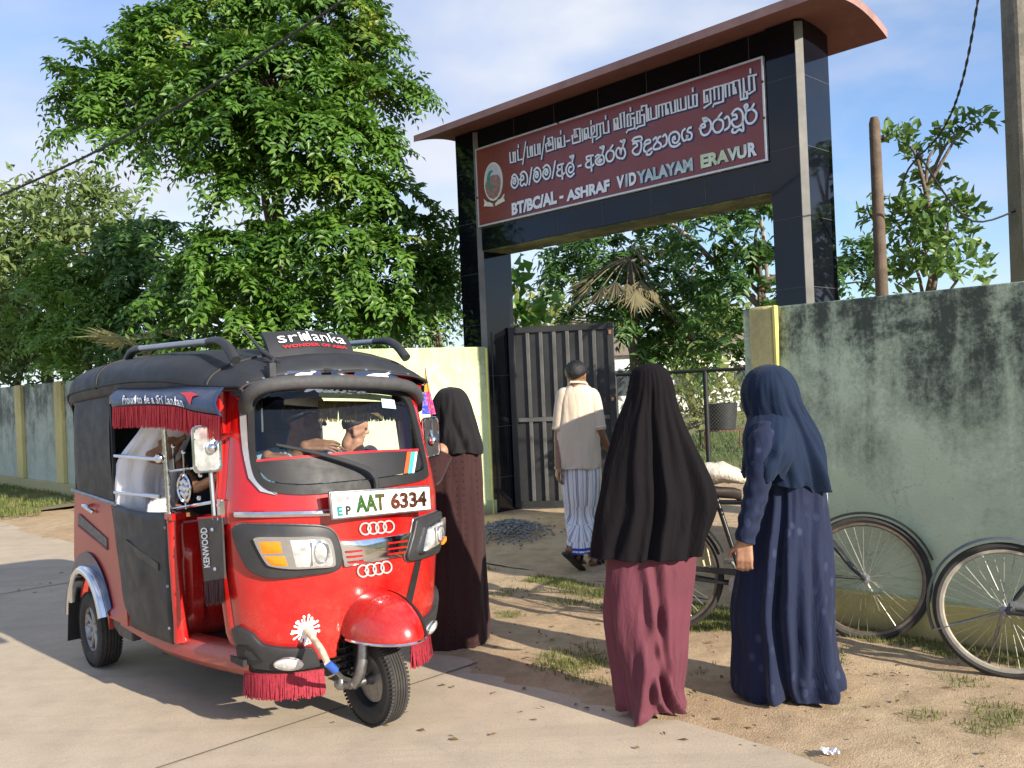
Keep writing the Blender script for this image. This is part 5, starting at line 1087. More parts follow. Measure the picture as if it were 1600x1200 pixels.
vo = t.n('ShaderNodeTexVoronoi', {'Vector': t.n('ShaderNodeMapping', {'Vector': oc, 'Scale': (1, 1, .75)}).outputs[0], 'Scale': 15.0, 'Randomness': 1.0}); n_ = t.noise(oc, 45, 3, .7)
k = t.math('MULTIPLY', t.ramp(t.math('ADD', vo.outputs['Distance'], t.math('MULTIPLY', n_, .10)), [(.22, 1), (.34, 0)]), t.ramp(t.noise(oc, 5, 2, .5), [(.36, 0.03), (.62, .17)]))
setin(t, bs, 'Base Color', t.mix(k, c, (.13, .17, .32))); M_NAVYD = m
b = MB(); rows = [row(664, 1190, 1244, YB, .75, 0), row(680, 1172, 1268, YB, .68, .003), row(710, 1170, 1280, YB, .66, .006), row(745, 1174, 1286, YB, .64, .008), row(775, 1176, 1289, YB, .66, .010), row(810, 1170, 1291, YB, .72, .014), row(850, 1160, 1294, YB, .76, .018), row(900, 1150, 1298, YB, .80, .024), row(950, 1143, 1300, YB, .82, .030), row(1000, 1148, 1302, YB, .84, .034), row(1040, 1149, 1305, YB, .86, .038), row(1062, 1148, 1310, YB, .84, .040), row(1077, 1152, 1313, YB, .82, .042)]
robe(b, rows, rfolds(6, 21, 12, 26, .3, .75, 35) + [(-125, 6, 1.2, 8), (-112, 5, -1.2, 8), (-78, 9, 1.0, -35), (-52, 8, -1.0, -25), (-30, 8, .9, -30)], 120, 150, 21, .03)
dr = cloth_obj(b, 'dress', M_NAVYD, wb)
b = MB(); pts = smoothpts([at(1198, 668, YB - .12), sh, sh.lerp(el, .5) + Vector((0, -.01, 0)), el, el.lerp(wr_, .5), wr_ + (wr_ - el) * .02], 40); rr = list(np.interp(np.linspace(0, 1, 40), [0, .2, .5, .75, 1], [.045, .062, .056, .050, .043]))
rs = []
for i, p in enumerate(pts):
    tn = (pts[min(i + 1, 39)] - pts[max(i - 1, 0)]).normalized(); x = tn.cross(Vector((0, 1, 0))).normalized(); y = x.cross(tn)
    rs.append([p + (x * math.cos(a) + y * math.sin(a)) * (rr[i] * (1 + .09 * noise.noise((math.cos(a) * 2, i * .28 + math.sin(a) * 1.5, 4))) + .004 * math.sin(i * 1.3 + math.cos(a) * 2)) for a in np.linspace(0, 2 * math.pi, 33)[:-1]])
b.rings(rs, False); cloth_obj(b, 'sleeve', M_NAVYD, wb, .004)
m, t, bs, oc, c = m_cloth('crinkled navy scarf', (.008, .0175, .043), .78, .06, 120)
wv = t.n('ShaderNodeTexWave', {'Vector': t.n('ShaderNodeMapping', {'Vector': oc, 'Rotation': (.3, .5, .2)}).outputs[0], 'Scale': 38.0, 'Distortion': 5.0, 'Detail': 2.0}); bump(t, bs, wv.outputs['Fac'], .22, .006); M_SCARF = m
b = MB(); rows = [row(570, 1192, 1208, YB, 1, 0), row(574, 1180, 1222, YB, 1.1, 0), row(585, 1167, 1234, YB, 1.15, .002), row(605, 1159, 1244, YB, 1.12, .005), row(630, 1160, 1251, YB, 1.05, .008), row(655, 1166, 1262, YB, .92, .012), row(685, 1165, 1276, YB, .84, .016), row(715, 1160, 1285, YB, .80, .020), row(745, 1166, 1290, YB, .78, .024), row(762, 1172, 1292, YB, .78, .026)]
robe(b, rows, rfolds(9, 33, 8, 18, .3, .8, 70) + [(-95, 7, -1.2, 45), (-75, 7, 1.0, 45), (-50, 8, -.8, 50)], 100, 150, 33, .05)
cloth_obj(b, 'headscarf', M_SCARF, wb)
b = MB(); rows = [row(640, 1172, 1236, YB, .9, .004, -.02), row(662, 1160, 1232, YB, 1.0, .008, -.07), row(690, 1153, 1226, YB, 1.15, .012, -.11), row(715, 1151, 1218, YB, 1.25, .018, -.13), row(738, 1149, 1206, YB, 1.3, .022, -.13)]
robe(b, rows, rfolds(6, 44, 9, 20, .4, .9, 40), 50, 90, 44, .07); cloth_obj(b, 'scarf_end', M_SCARF, wb, .004)

# --- woman in brown dress and black headscarf leaning to the rickshaw
wc = empty('person', 'woman in brown dotted dress and black headscarf leaning on the far side of the rickshaw', 'person', (-.38, 5.4, 0))
YC = 5.38; b = MB(); hc = at(704, 640, YC); P = head(b, hc, (-.85, .5, -.35))
limb(b, [hc + Vector((.02, 0, -.12)), at(712, 720, YC), at(714, 800, YC)], [.05, .085, .09])
for sg in (-1, 1): h0 = at(714 + sg * 13, 810, YC); limb(b, [h0, h0 + Vector((-.03, 0, -.38)), Vector((h0.x - .02, h0.y, .07))], [.07, .05, .036]); limb(b, [Vector((h0.x - .02, h0.y, .045)), Vector((h0.x - .13, h0.y + .08, .03))], [.034, .026])
s1, e1_, w1 = at(690, 705, YC - .10), at(672, 745, YC - .12), at(650, 728, YC - .02); limb(b, [s1, e1_, w1], [.05, .042, .03]); hand(b, w1, (-1, .2, .1), (0, -.2, 1), 1, .5)
flesh(b, 'body', M_SKINL, wc)
m, t, bs, oc, c = m_cloth('brown dotted cloth', (.040, .018, .019), .82, .1)
vd = t.n('ShaderNodeTexVoronoi', {'Vector': oc, 'Scale': 26.0, 'Randomness': .15}); setin(t, bs, 'Base Color', t.mix(t.ramp(vd.outputs['Distance'], [(.16, .6), (.24, 0)]), c, (.012, .008, .009))); M_BRN = m
b = MB(); rows = [row(684, 690, 738, YC, .8, 0), row(698, 676, 750, YC, .75, .004), row(730, 670, 753, YC, .72, .006), row(770, 668, 755, YC, .72, .010), row(820, 668, 757, YC, .75, .014), row(880, 668, 758, YC, .78, .018), row(935, 666, 759, YC, .8, .022), row(970, 663, 762, YC, .85, .028), row(990, 662, 763, YC, .88, .032), row(1005, 664, 760, YC, .9, .034)]
robe(b, rows, rfolds(6, 51, 11, 24, .3, .7, 25), 90, 120, 51, .03); cloth_obj(b, 'dress', M_BRN, wc)
b = MB(); pts = smoothpts([s1, s1.lerp(e1_, .5), e1_, e1_.lerp(w1, .6), w1], 24); b.tube(pts, [.07] * 8 + list(np.linspace(.068, .046, 16)), 20, False); cloth_obj(b, 'sleeve', M_BRN, wc, .004)
M_BLKSC = m_cloth('charcoal scarf', (.014, .0135, .0155), .85, .06, 150)[0]
b = MB(); rows = [row(605, 698, 708, YC, 1, 0), row(608, 688, 720, YC, 1.1, 0), row(618, 680, 730, YC, 1.15, .003), row(635, 675, 737, YC, 1.1, .006), row(655, 675, 742, YC, 1.0, .010), row(675, 675, 749, YC, .9, .014), row(693, 674, 754, YC, .85, .018), row(706, 672, 755, YC, .85, .020)]
robe(b, rows, rfolds(11, 61, 6, 12, .4, 1.0, 70), 70, 120, 61, .035); cloth_obj(b, 'headscarf', M_BLKSC, wc)

# --- man in cream shirt and striped sarong walking in
md = empty('person', 'man in cream shirt and blue striped sarong walking towards the gate', 'person', (.49, 7.5, 0))
YM = 7.45; b = MB(); hc = at(901, 586, YM); P = head(b, hc, (.42, .90, -.05), k=.98)
limb(b, [hc + Vector((0, -.01, -.13)), at(903, 640, YM), at(905, 700, YM), at(907, 735, YM)], [.05, .085, .085, .09])
ls, le, lw = at(878, 620, YM), at(873, 685, YM + .02), at(872, 728, YM - .06); rs_, re_, rw_ = at(928, 620, YM), at(936, 672, YM - .02), at(950, 700, YM + .12)
limb(b, [ls, le, lw], [.05, .040, .028]); hand(b, lw, (-.08, .05, -1), (-1, -.3, 0), -1, .35); limb(b, [rs_, re_, rw_], [.05, .040, .028]); hand(b, rw_, (.35, .4, -.8), (1, -.3, .2), 1, .4)
# planted right leg and lifted left leg
rh, rk, ra_ = at(914, 738, YM), at(916, 800, YM + .03), Vector((at(926, 868, YM).x, YM + .03, .085)); lh, lk, la = at(898, 738, YM), at(903, 800, YM), at(898, 856, YM - .18)
limb(b, [rh, rk, ra_], [.07, .052, .036]); limb(b, [lh, lk, la], [.07, .052, .036])
def foot(mb, heel, toe, k=1.0):
    h, t_ = Vector(heel), Vector(toe); d = t_ - h; sd_ = d.cross(Vector((0, 0, 1))).normalized()
    limb(mb, [h, h + d * .5, h + d * .8], [.034, .032, .026]); 
    for q in range(5): o = (q - 2) * .016; mb.capsule(h + d * .75 + sd_ * o, .013, h + d * (1.0 - .03 * abs(q - 1)) + sd_ * o * 1.25, .0095 if q else .012, 8)
rheel, rtoe = Vector((ra_.x - .01, ra_.y - .04, .045)), Vector((ra_.x + .10, ra_.y + .17, .030)); lheel, ltoe = at(889, 859, YM - .24), at(913, 881, YM - .14)
foot(b, rheel, rtoe); foot(b, lheel, ltoe); flesh(b, 'body', M_SKIN, md, .0075, 3)
hair_cap(P, 'hair', md, .98); eyes(P, md)
M_SHIRT = m_cloth('cream cotton shirt', (.60, .50, .39), .85, .15, 300, .06)[0]
b = MB(); rows = [row(600, 889, 914, YM, .95, 0), row(605, 883, 922, YM, .8, .001), row(613, 876, 929, YM, .68, .003), row(628, 872, 933, YM, .62, .005), row(650, 871, 934, YM, .62, .007), row(675, 870, 937, YM, .62, .008), row(700, 870, 938, YM, .64, .011), row(722, 869, 940, YM, .66, .014), row(731, 868, 940, YM, .67, .015)]
robe(b, rows, rfolds(8, 71, 8, 18, .3, .8, 40), 80, 110, 71, .015); sh_ = cloth_obj(b, 'shirt', M_SHIRT, md)
b = MB(); b.tube([at(889, 600, YM), at(892, 597, YM - .07), at(904, 597, YM - .085), at(915, 598, YM - .06), at(917, 601, YM)], .011, 8); b.build('collar', M_SHIRT, sh_)
for nm, a_, e_, f_ in (('l', ls, le, .80), ('r', rs_, re_, 1.0)):
    b = MB(); pts = smoothpts([a_ + Vector((.055 if nm == 'l' else -.055, 0, .035)), a_ + Vector((.012 if nm == 'l' else -.012, 0, .0)), a_.lerp(e_, .5), a_.lerp(e_, f_)], 20); b.tube(pts, list(np.interp(np.linspace(0, 1, 20), [0, .25, 1], [.040, .062, .058])), 22, False); b.tube(pts[-3:-1], .062, 22, False); cloth_obj(b, 'sleeve', M_SHIRT, sh_, .004)
m, t, bs, oc, c = m_cloth('striped sarong', (.55, .57, .66), .85, .15, 260)
uv = t.n('ShaderNodeVertexColor', layer_name='around'); ang = t.n('ShaderNodeSeparateXYZ', {0: uv.outputs['Color']}).outputs[0]; hz = t.n('ShaderNodeSeparateXYZ', {0: uv.outputs['Color']}).outputs[1]
w = t.math('FRACT', t.math('MULTIPLY', ang, 12.0)); cs_ = t.ramp(w, [(0, (.72, .72, .73)), (.34, (.20, .21, .30)), (.42, (.50, .51, .60)), (.50, (.20, .21, .30)), (.58, (.72, .72, .73)), (.84, (.24, .28, .52)), (.90, (.72, .72, .73))], 'CONSTANT')
cs2 = t.mix(t.ramp(hz, [(0, 0), (.925, 0), (.926, 1), (.955, 1), (.956, 0), (.975, 0), (.976, 1)], 'CONSTANT'), cs_, (.03, .07, .38)); setin(t, bs, 'Base Color', cs2); M_SAR = m
b = MB(); rows = [row(722, 876, 936, YM, .7, .002), row(745, 876, 938, YM, .72, .006), row(775, 879, 937, YM, .72, .010), row(805, 882, 932, YM, .75, .013), row(830, 885, 929, YM, 1.2, .012, -.07), row(848, 884, 926, YM, 1.6, .012, -.11), row(857, 884, 925, YM, 1.7, .012, -.12)]
robe(b, rows, rfolds(9, 81, 7, 14, .4, 1.0, 30), 70, 120, 81, .03); o = cloth_obj(b, 'sarong', M_SAR, md)
ca = o.data.color_attributes.new('around', 'FLOAT_COLOR', 'POINT')
for v, d in zip(o.data.vertices, ca.data):
    k = 0; best = min(range(len(rows)), key=lambda q: abs(rows[q][0] - v.co.z)); r = rows[best]; a = math.atan2((v.co.y - r[2]) / r[4], (v.co.x - r[1]) / r[3]) / (2 * math.pi)
    d.color = (abs(a) if abs(a) < .5 else .5, (rows[0][0] - v.co.z) / (rows[0][0] - rows[-1][0]), 0, 1)
M_SAND = mat('dark leather sandal', (.022, .018, .016), .6, 0, .3, 30)
for hl, te in ((rheel, rtoe), (lheel, ltoe)):
    d = te - hl; sd_ = d.cross(Vector((0, 0, 1))).normalized(); up = sd_.cross(d).normalized(); up = up if up.z > 0 else -up; b = MB()
    o_ = []
    for u, wd in ((-.16, .02), (-.10, .036), (.1, .042), (.4, .040), (.7, .048), (.95, .046), (1.08, .03), (1.12, .01)): o_.append((u, wd))
    pl_ = [hl + d * u + sd_ * wd - up * .036 for u, wd in o_] + [hl + d * u - sd_ * wd - up * .036 for u, wd in reversed(o_)]; b.prism(pl_, -up * .02); sn = b.build('sandal', M_SAND, md, bevel=.004)
    b = MB()
    for u in (.62, .30): b.tube([hl + d * u + sd_ * .045 - up * .03, hl + d * u + sd_ * .030 + up * .028, hl + d * u + up * .036, hl + d * u - sd_ * .030 + up * .028, hl + d * u - sd_ * .045 - up * .03], .010, 8)
    b.tube([hl + d * .25 + sd_ * .042, hl - d * .16 + up * .012, hl + d * .25 - sd_ * .042], .008, 8); b.build('strap', M_SAND, sn)

# --- people inside the rickshaw
def V(x, y, z): return TM @ Vector((x, y, z))
def VD(x, y, z): return TM.to_3x3() @ Vector((x, y, z))
dv = empty('person', 'driver in white cap and pale blue patterned shirt behind the windscreen', 'person', V(1.1, -.1, 1.0))
b = MB(); hc = TM @ tx(476, 655, 1.30); P = head(b, hc, VD(.45, .85, -.12)); hv = TI @ hc
sl, sr = V(hv.x - .10, hv.y + .19, hv.z - .22), V(hv.x - .10, hv.y - .19, hv.z - .22)
limb(b, [hc + Vector((0, 0, -.10)), V(hv.x - .10, hv.y, hv.z - .26), V(hv.x - .16, hv.y, hv.z - .50)], [.055, .13, .13]); limb(b, [sl, V(hv.x - .10, hv.y, hv.z - .20), sr], [.055, .07, .055])
wl_, wr3 = TM @ tx(476, 697, 1.60), TM @ tx(418, 712, 1.56)
for s_, w_, sg in ((sl, wl_, 1), (sr, wr3, -1)): el_ = s_.lerp(w_, .5) + Vector((0, 0, -.12)) + VD(0, sg * .03, 0); limb(b, [s_, el_, w_], [.05, .040, .027])
hand(b, wl_, VD(.42, .72, .0), VD(.5, -.1, .85), -1, .22, 1.1, 9.0); hand(b, wr3, VD(.5, .6, -.1), VD(.2, 0, 1), -1, .6)
for sg in (-1, 1): limb(b, [V(hv.x - .14, hv.y + sg * .1, hv.z - .52), V(hv.x + .18, hv.y + sg * .14, hv.z - .50)], [.08, .06])
flesh(b, 'body', M_SKIN, dv, .0055, 3); eyes(P, dv); hair_cap(P, 'hair', dv)
m, t, bs, oc, c = m_cloth('pale blue patterned shirt', (.28, .50, .66), .8, .1); setin(t, bs, 'Base Color', t.mix(t.ramp(t.n('ShaderNodeTexVoronoi', {'Vector': oc, 'Scale': 34.0}).outputs['Distance'], [(.25, .8), (.4, 0)]), c, (.03, .10, .16))); M_DSH = m
b = MB(); limb(b, [V(hv.x - .08, hv.y, hv.z - .17), V(hv.x - .11, hv.y, hv.z - .27), V(hv.x - .16, hv.y, hv.z - .55)], [.075, .155, .165]); limb(b, [sl, V(hv.x - .10, hv.y, hv.z - .21), sr], [.075, .09, .075])
for s_, w_, sg in ((sl, wl_, 1), (sr, wr3, -1)): el_ = s_.lerp(w_, .5) + Vector((0, 0, -.12)) + VD(0, sg * .03, 0); limb(b, [s_, el_, el_.lerp(w_, .55)], [.07, .062, .052])
flesh(b, 'shirt', M_DSH, dv, .012, 3)
b = MB(); b.rings([[P(-.012 + .098 * math.cos(a) * k, .086 * math.sin(a) * k, h) for a in np.linspace(0, 6.2832, 33)[:-1]] for h, k in ((.068, 1.0), (.085, 1.03), (.108, 1.0), (.118, .9), (.122, .4))], True); b.build('cap', m_cloth('white knitted cap', (.72, .72, .66), .9, .1)[0], dv)
ch = empty('person', 'dark haired child sitting inside the rickshaw beside the driver', 'person', V(.6, .3, .7))
b = MB(); hc = TM @ tx(556, 668, .38); P = head(b, hc, VD(.55, .75, -.25), k=.84); hv = TI @ hc
limb(b, [hc + Vector((0, 0, -.09)), V(hv.x - .05, hv.y, hv.z - .21), V(hv.x - .08, hv.y, hv.z - .45)], [.045, .09, .10]); limb(b, [V(hv.x - .05, hv.y - .13, hv.z - .18), V(hv.x - .05, hv.y + .13, hv.z - .18)], [.042, .042])
for sg in (-1, 1): s_ = V(hv.x - .05, hv.y + sg * .13, hv.z - .18); e_ = s_ + VD(.05, sg * .03, -.2); w_ = e_ + VD(.18, -sg * .06, .0); limb(b, [s_, e_, w_], [.038, .030, .022]); hand(b, w_, VD(1, -.2 * sg, -.1), Vector((0, 0, 1)), sg, .5, .75); limb(b, [V(hv.x - .06, hv.y + sg * .07, hv.z - .46), V(hv.x + .25, hv.y + sg * .09, hv.z - .44)], [.06, .045])
flesh(b, 'body', M_SKINL, ch, .008, 3); eyes(P, ch, .84); hair_cap(P, 'hair', ch, .84)
b = MB(); limb(b, [V(hv.x - .04, hv.y, hv.z - .155), V(hv.x - .06, hv.y, hv.z - .24), V(hv.x - .08, hv.y, hv.z - .48)], [.055, .11, .125]); limb(b, [V(hv.x - .05, hv.y - .14, hv.z - .19), V(hv.x - .05, hv.y + .14, hv.z - .19)], [.058, .058])
for sg in (-1, 1): s_ = V(hv.x - .05, hv.y + sg * .13, hv.z - .18); limb(b, [s_, s_ + VD(.03, sg * .02, -.12)], [.058, .05])
flesh(b, 'shirt', m_cloth('dark plum shirt', (.035, .022, .035), .85)[0], ch, .012, 3)
pw = empty('person', 'passenger in white headscarf seen through the rickshaw side window', 'person', V(.62, -.2, .66))
wpix = lambda px, py: TM @ ty(px, py, -.46)
hc = wpix(262, 672); b = MB(); P = head(b, hc, VD(.75, .6, -.3)); bodyc = wpix(224, 760)
limb(b, [hc + Vector((0, 0, -.11)), wpix(238, 715), bodyc, bodyc + Vector((0, 0, -.14))], [.045, .06, .065, .08])
s_, e_, w_ = wpix(246, 722) + VD(.02, .10, 0), wpix(258, 765) + VD(.12, .12, 0), wpix(262, 735) + VD(.34, .20, 0); limb(b, [s_, e_, w_], [.035, .030, .024]); hand(b, w_, VD(.6, .5, .1), Vector((0, 0, 1)), 1, .5)
for sg in (-1, 1): limb(b, [bodyc + Vector((0, 0, -.14)) + VD(0, .05 + sg * .05, 0), bodyc + Vector((0, 0, -.30)) + VD(.30, .22 + sg * .07, 0)], [.075, .06])
flesh(b, 'body', M_SKIN, pw)
b = MB(); M_WCL = m_cloth('white school scarf', (.74, .75, .80), .8, .1, 260, .04)[0]
rows = []
for y, xl, xr, ra, am in ((628, 258, 270, 1, 0), (632, 242, 286, 1.05, 0), (645, 230, 298, 1.05, .003), (668, 222, 300, 1.0, .006), (690, 206, 294, .95, .010), (715, 190, 284, .95, .014), (745, 182, 278, .95, .018), (775, 182, 276, .95, .020), (800, 186, 272, .95, .022), (818, 194, 266, .95, .022)): rows.append(row(y, xl, xr, wpix((xl + xr) / 2, y).y, ra, am))
robe(b, rows, rfolds(8, 91, 9, 20, .4, .9, 60), 80, 110, 91, .03); cloth_obj(b, 'headscarf', M_WCL, pw)
# ------------------------------------------------------------------ bicycles
M_SPOKE = mat('dull spokes', (.38, .37, .35), .4, .8); M_BIKEBLK = mat('black bicycle enamel', (.010, .011, .012), .3, 0, .2, 10, coat=.4); M_LEATH = mat('worn saddle', (.03, .022, .018), .6, 0, .3, 20)
def bike(label, M, paint, rimm, guard, Rw=.345, group=None, carrier=True):
    r = empty('bicycle', label, 'bicycle', M=M, group=group); B = lambda mb, n, m, p=None, **k: mb.build(n, m, p or r, local=True, **k)
    for cx in (0, 1.12):
        b = MB(); Mw = Matrix.Translation((cx, 0, Rw)) @ Matrix.Rotation(math.pi / 2, 4, 'X')
        b.lathe([(Rw - .036, -.012), (Rw - .020, -.020), (Rw - .004, -.013), (Rw, 0), (Rw - .004, .013), (Rw - .020, .020), (Rw - .036, .012)], Mw, 72); w = B(b, 'wheel', M_TYRE)
        b = MB(); b.lathe([(Rw - .034, -.013), (Rw - .048, -.012), (Rw - .054, 0), (Rw - .048, .012), (Rw - .034, .013)], Mw, 60); B(b, 'rim', rimm, w)
        b = MB()
        for k in range(36):
            t = 2 * math.pi * k / 36; u = t + (.42 if k % 4 < 2 else -.42); sg = .026 if k % 2 else -.026
            b.tube([Mw @ Vector((.020 * math.cos(u), .020 * math.sin(u), sg)), Mw @ Vector(((Rw - .05) * math.cos(t), (Rw - .05) * math.sin(t), 0))], .0013, 4, False)
        B(b, 'spokes', M_SPOKE, w)
        b = MB(); b.lathe([(.001, -.05), (.010, -.05), (.012, -.034), (.024, -.032), (.024, -.024), (.014, -.02), (.014, .02), (.024, .024), (.024, .032), (.012, .034), (.010, .05), (.001, .05)], Mw, 16)
        if cx == 0: b.lathe([(.030, -.036), (.036, -.034), (.036, -.030), (.030, -.028)], Mw, 18)
        B(b, 'hub', M_STEEL, w)
        b = MB(); t0, t1 = (R_(8), R_(205)) if cx == 0 else (R_(38), R_(172)); t0, t1 = (R_(18), R_(178)) if cx else (R_(20), R_(200))
        rs = [[Vector((cx + (Rw + q) * math.cos(t), y, Rw + (Rw + q) * math.sin(t))) for q, y in ((.014, -.030), (.024, -.018), (.027, 0), (.024, .018), (.014, .030), (.018, .018), (.021, 0), (.018, -.018))] for t in np.linspace(t0, t1, 36)]
        b.rings(rs, True); b.tube([(cx, .04, Rw), (cx + (Rw + .015) * math.cos(t1 if cx == 0 else t1), .03, Rw + (Rw + .015) * math.sin(t1))], .003, 5); b.tube([(cx, -.04, Rw), (cx + (Rw + .015) * math.cos(t1), -.03, Rw + (Rw + .015) * math.sin(t1))], .003, 5); B(b, 'mudguard', guard)
    b = MB(); bb = (.46, 0, .285); st, hb, ht = (.31, 0, .80), (.915, 0, .60), (.865, 0, .80)
    for p, q, rr in ((bb, st, .0155), (bb, hb, .0155), ((.315, 0, .765), (.872, 0, .765), .0145), (hb, ht, .019)): b.cyl(p, q, rr, 12)
    for sg in (-1, 1):
        b.tube([(.46, sg * .03, .285), (.2, sg * .045, .315), (0, sg * .055, Rw)], .010, 8); b.tube([(.315, sg * .012, .77), (.2, sg * .04, .62), (0, sg * .055, Rw)], .008, 8)
    b.cyl((.46, -.04, .285), (.46, .04, .285), .022, 12); B(b, 'frame', paint)
    b = MB(); b.cyl((.915, 0, .60), (.928, 0, .56), .020, 12); b.box((.93, 0, .735 if False else .56), (.04, .13, .03))
    for sg in (-1, 1): b.tube(smoothpts([(.93, sg * .058, .565), (.985, sg * .058, .50), (1.05, sg * .055, .41), (1.12, sg * .052, Rw)], 12), list(np.linspace(.014, .008, 12)), 8)
    B(b, 'fork', paint)
    b = MB(); b.cyl((.865, 0, .80), (.852, 0, .93), .012, 10)
    b.tube(smoothpts([(.70, -.27, .925), (.80, -.28, .93), (.90, -.20, .94), (.93, -.08, .945), (.90, 0, .94), (.93, .08, .945), (.90, .20, .94), (.80, .28, .93), (.70, .27, .925)], 50), .0115, 8); ha = B(b, 'handlebar', M_CHR)
    b = MB()
    for sg in (-1, 1): b.cyl((.69, sg * .27, .925), (.80, sg * .28, .93), .017, 10)
    B(b, 'grip', M_BLK, ha)
    b = MB()
    for sg in (-1, 1): b.tube(smoothpts([(.72, sg * .255, .895), (.82, sg * .26, .90), (.90, sg * .19, .915), (.93, sg * .06, .92)], 14), .0055, 6); b.tube([(.93, sg * .05, .92), (.94, sg * .03, .62)], .0045, 6)
    b.lathe([(.03, 0), (.028, .012), (.015, .022), (.001, .025)], Matrix.Translation((.87, -.17, .955)), 14); B(b, 'brake_lever', M_CHR, ha)
    b = MB(); rs = []
    for x, w_, z in ((.46, .012, .815), (.42, .024, .83), (.34, .05, .835), (.26, .095, .845), (.21, .105, .855), (.185, .08, .858)): rs.append([Vector((x, w_ * math.cos(t), z + (.022 if math.sin(t) > 0 else .045) * math.sin(t))) for t in np.linspace(0, 6.2832, 17)[:-1]])
    b.rings(rs, True); b.cyl((.31, 0, .77), (.30, 0, .82), .012, 8); B(b, 'saddle', M_LEATH)
    b = MB()
    for sg in (-1, 1): b.tube([(.24, sg * .065, .735), (-.26, sg * .065, .735)], .006, 6); b.tube([(-.12, sg * .065, .735), (0, sg * .06, Rw)], .005, 6)
    for x in (.2, .05, -.1, -.25): b.tube([(x, -.065, .735), (x, .065, .735)], .005, 6)
    if carrier: B(b, 'carrier', paint)
    b = MB(); b.cyl((.46, -.06, .285), (.46, -.05, .285), .085, 28); b.tube([(.46, -.065, .285), (.54, -.07, .16)], .009, 8); b.tube([(.46, .05, .285), (.38, .06, .41)], .009, 8); b.box((.54, -.115, .16), (.09, .08, .022)); b.box((.38, .105, .41), (.09, .08, .022)); B(b, 'crank', M_STEEL)
    b = MB(); b.prism([(.55, -.05, .33), (.50, -.05, .385), (.42, -.05, .385), (.02, -.05, Rw + .055), (.02, -.05, Rw + .03), (.44, -.05, .345), (.52, -.05, .30)], (0, -.012, 0)); B(b, 'chain_case', paint) if guard is not M_GUARD else B(b, 'chain_case', M_STEEL)
    b = MB(); b.tube([(-.02, .06, Rw - .02), (-.10, .16, .01)], .008, 8); B(b, 'kickstand', M_STEEL)
    return r
def bike_frame(P, Q, lean):
    d = (Q - P); d.z = 0; d.normalize(); y = Vector((-d.y, d.x, 0)); return Matrix(((d.x, y.x, 0, P.x), (d.y, y.y, 0, P.y), (0, 0, 1, 0), (0, 0, 0, 1))) @ Matrix.Rotation(lean, 4, 'X')
M_GUARD = mat('dull silver mudguard', (.16, .18, .21), .4, .6, .25, 12); M_RIMD = mat('rusty steel rim', (.17, .14, .11), .5, .6, .4, 20); M_RIML = mat('cream alloy rim', (.42, .38, .31), .5, .4, .2, 20)
B1 = bike_frame(gnd(1043, 985), gnd(1361, 1002), R_(-4)); bike('old black roadster bicycle with a white sack on its saddle, against the green wall', B1, M_BIKEBLK, M_RIMD, M_BIKEBLK)
p2 = gnd(1576, 1062); bike('bicycle with silver mudguard and pale rim cut off by the picture edge', bike_frame(p2, p2 + Vector((.86, -.50, 0)), R_(-5)), M_BIKEBLK, M_RIML, M_GUARD, .325, None, False)
# sack on the carrier, cloth bag hanging below it
m, t, bs, oc, c = m_cloth('crumpled white plastic sack', (.62, .57, .48), .45, 0); bump(t, bs, t.noise(oc, 26, 5, .65, .8), .9, .02); M_SACK = m
b = MB(); rs = []
for k in range(15):
    u = k / 14; w_ = .115 * math.sin(math.pi * min(1, max(0, u * .94 + .03))) ** .45; rs.append([B1 @ Vector((.13 + .36 * u, w_ * math.cos(a) * (1 + .08 * noise.noise((k * .7, math.cos(a) * 2, 3))), .90 + .04 * math.sin(u * 3) + (.065 + .018 * noise.noise((k * .5, math.sin(a) * 2, 8))) * math.sin(a) * math.sin(math.pi * (u * .9 + .05)) ** .5)) for a in np.linspace(0, 6.2832, 25)[:-1]])
b.rings(rs, True); o = b.build('sack', M_SACK); tag(o, 'crumpled white sack lying over the saddle of the black bicycle', 'sack', None, 'thing')
b = MB(); rs = []
for k in range(10):
    u = k / 9; rs.append([B1 @ Vector((.12 + .02 * u + (.085 + .03 * u) * math.cos(a), .10 + .035 * math.sin(a) * (1 + .3 * u), .72 - .34 * u + .012 * noise.noise((k, math.cos(a) * 3, 1)))) for a in np.linspace(0, 6.2832, 25)[:-1]])
b.rings(rs, True); o = b.build('cloth_bag', m_cloth('pale yellow cloth bag', (.66, .58, .33), .85, .1)[0]); tag(o, 'pale yellow cloth bag hanging behind the rear wheel of the black bicycle', 'bag', None, 'thing')
# ------------------------------------------------------------------ foliage
def m_leaf(name, dark, light, yellow=None, trans=.35, rough=.42):
    m = bpy.data.materials.new(name); m.use_nodes = True; t = NT(m); m.node_tree.nodes.clear()
    ri = t.n('ShaderNodeNewGeometry').outputs['Random Per Island']; oc = t.n('ShaderNodeTexCoord').outputs['Object']
    c = t.mix(t.ramp(ri, [(0, 0), (1, 1)]), dark, light); c = t.mix(t.ramp(t.noise(oc, .55, 3, .6), [(.38, 0), (.66, .7)]), c, light)
    if yellow: c = t.mix(t.ramp(t.noise(oc, .9, 4, .6), [(.60, 0), (.70, .75)]), c, yellow)
    p = t.n('ShaderNodeBsdfPrincipled', {'Base Color': c, 'Roughness': rough, 'Specular IOR Level': .45}); tl = t.n('ShaderNodeBsdfTranslucent', {'Color': t.mix(.5, c, tuple(min(1, x * 2.0) for x in light))})
    mx = t.n('ShaderNodeMixShader', {0: trans, 1: p.outputs[0], 2: tl.outputs[0]}); t.n('ShaderNodeOutputMaterial', {0: mx.outputs[0]}); return m
M_BARK = mat('grey brown bark', (.13, .10, .075), .9, 0, .35, 14, .8, 30, bdist=.02)
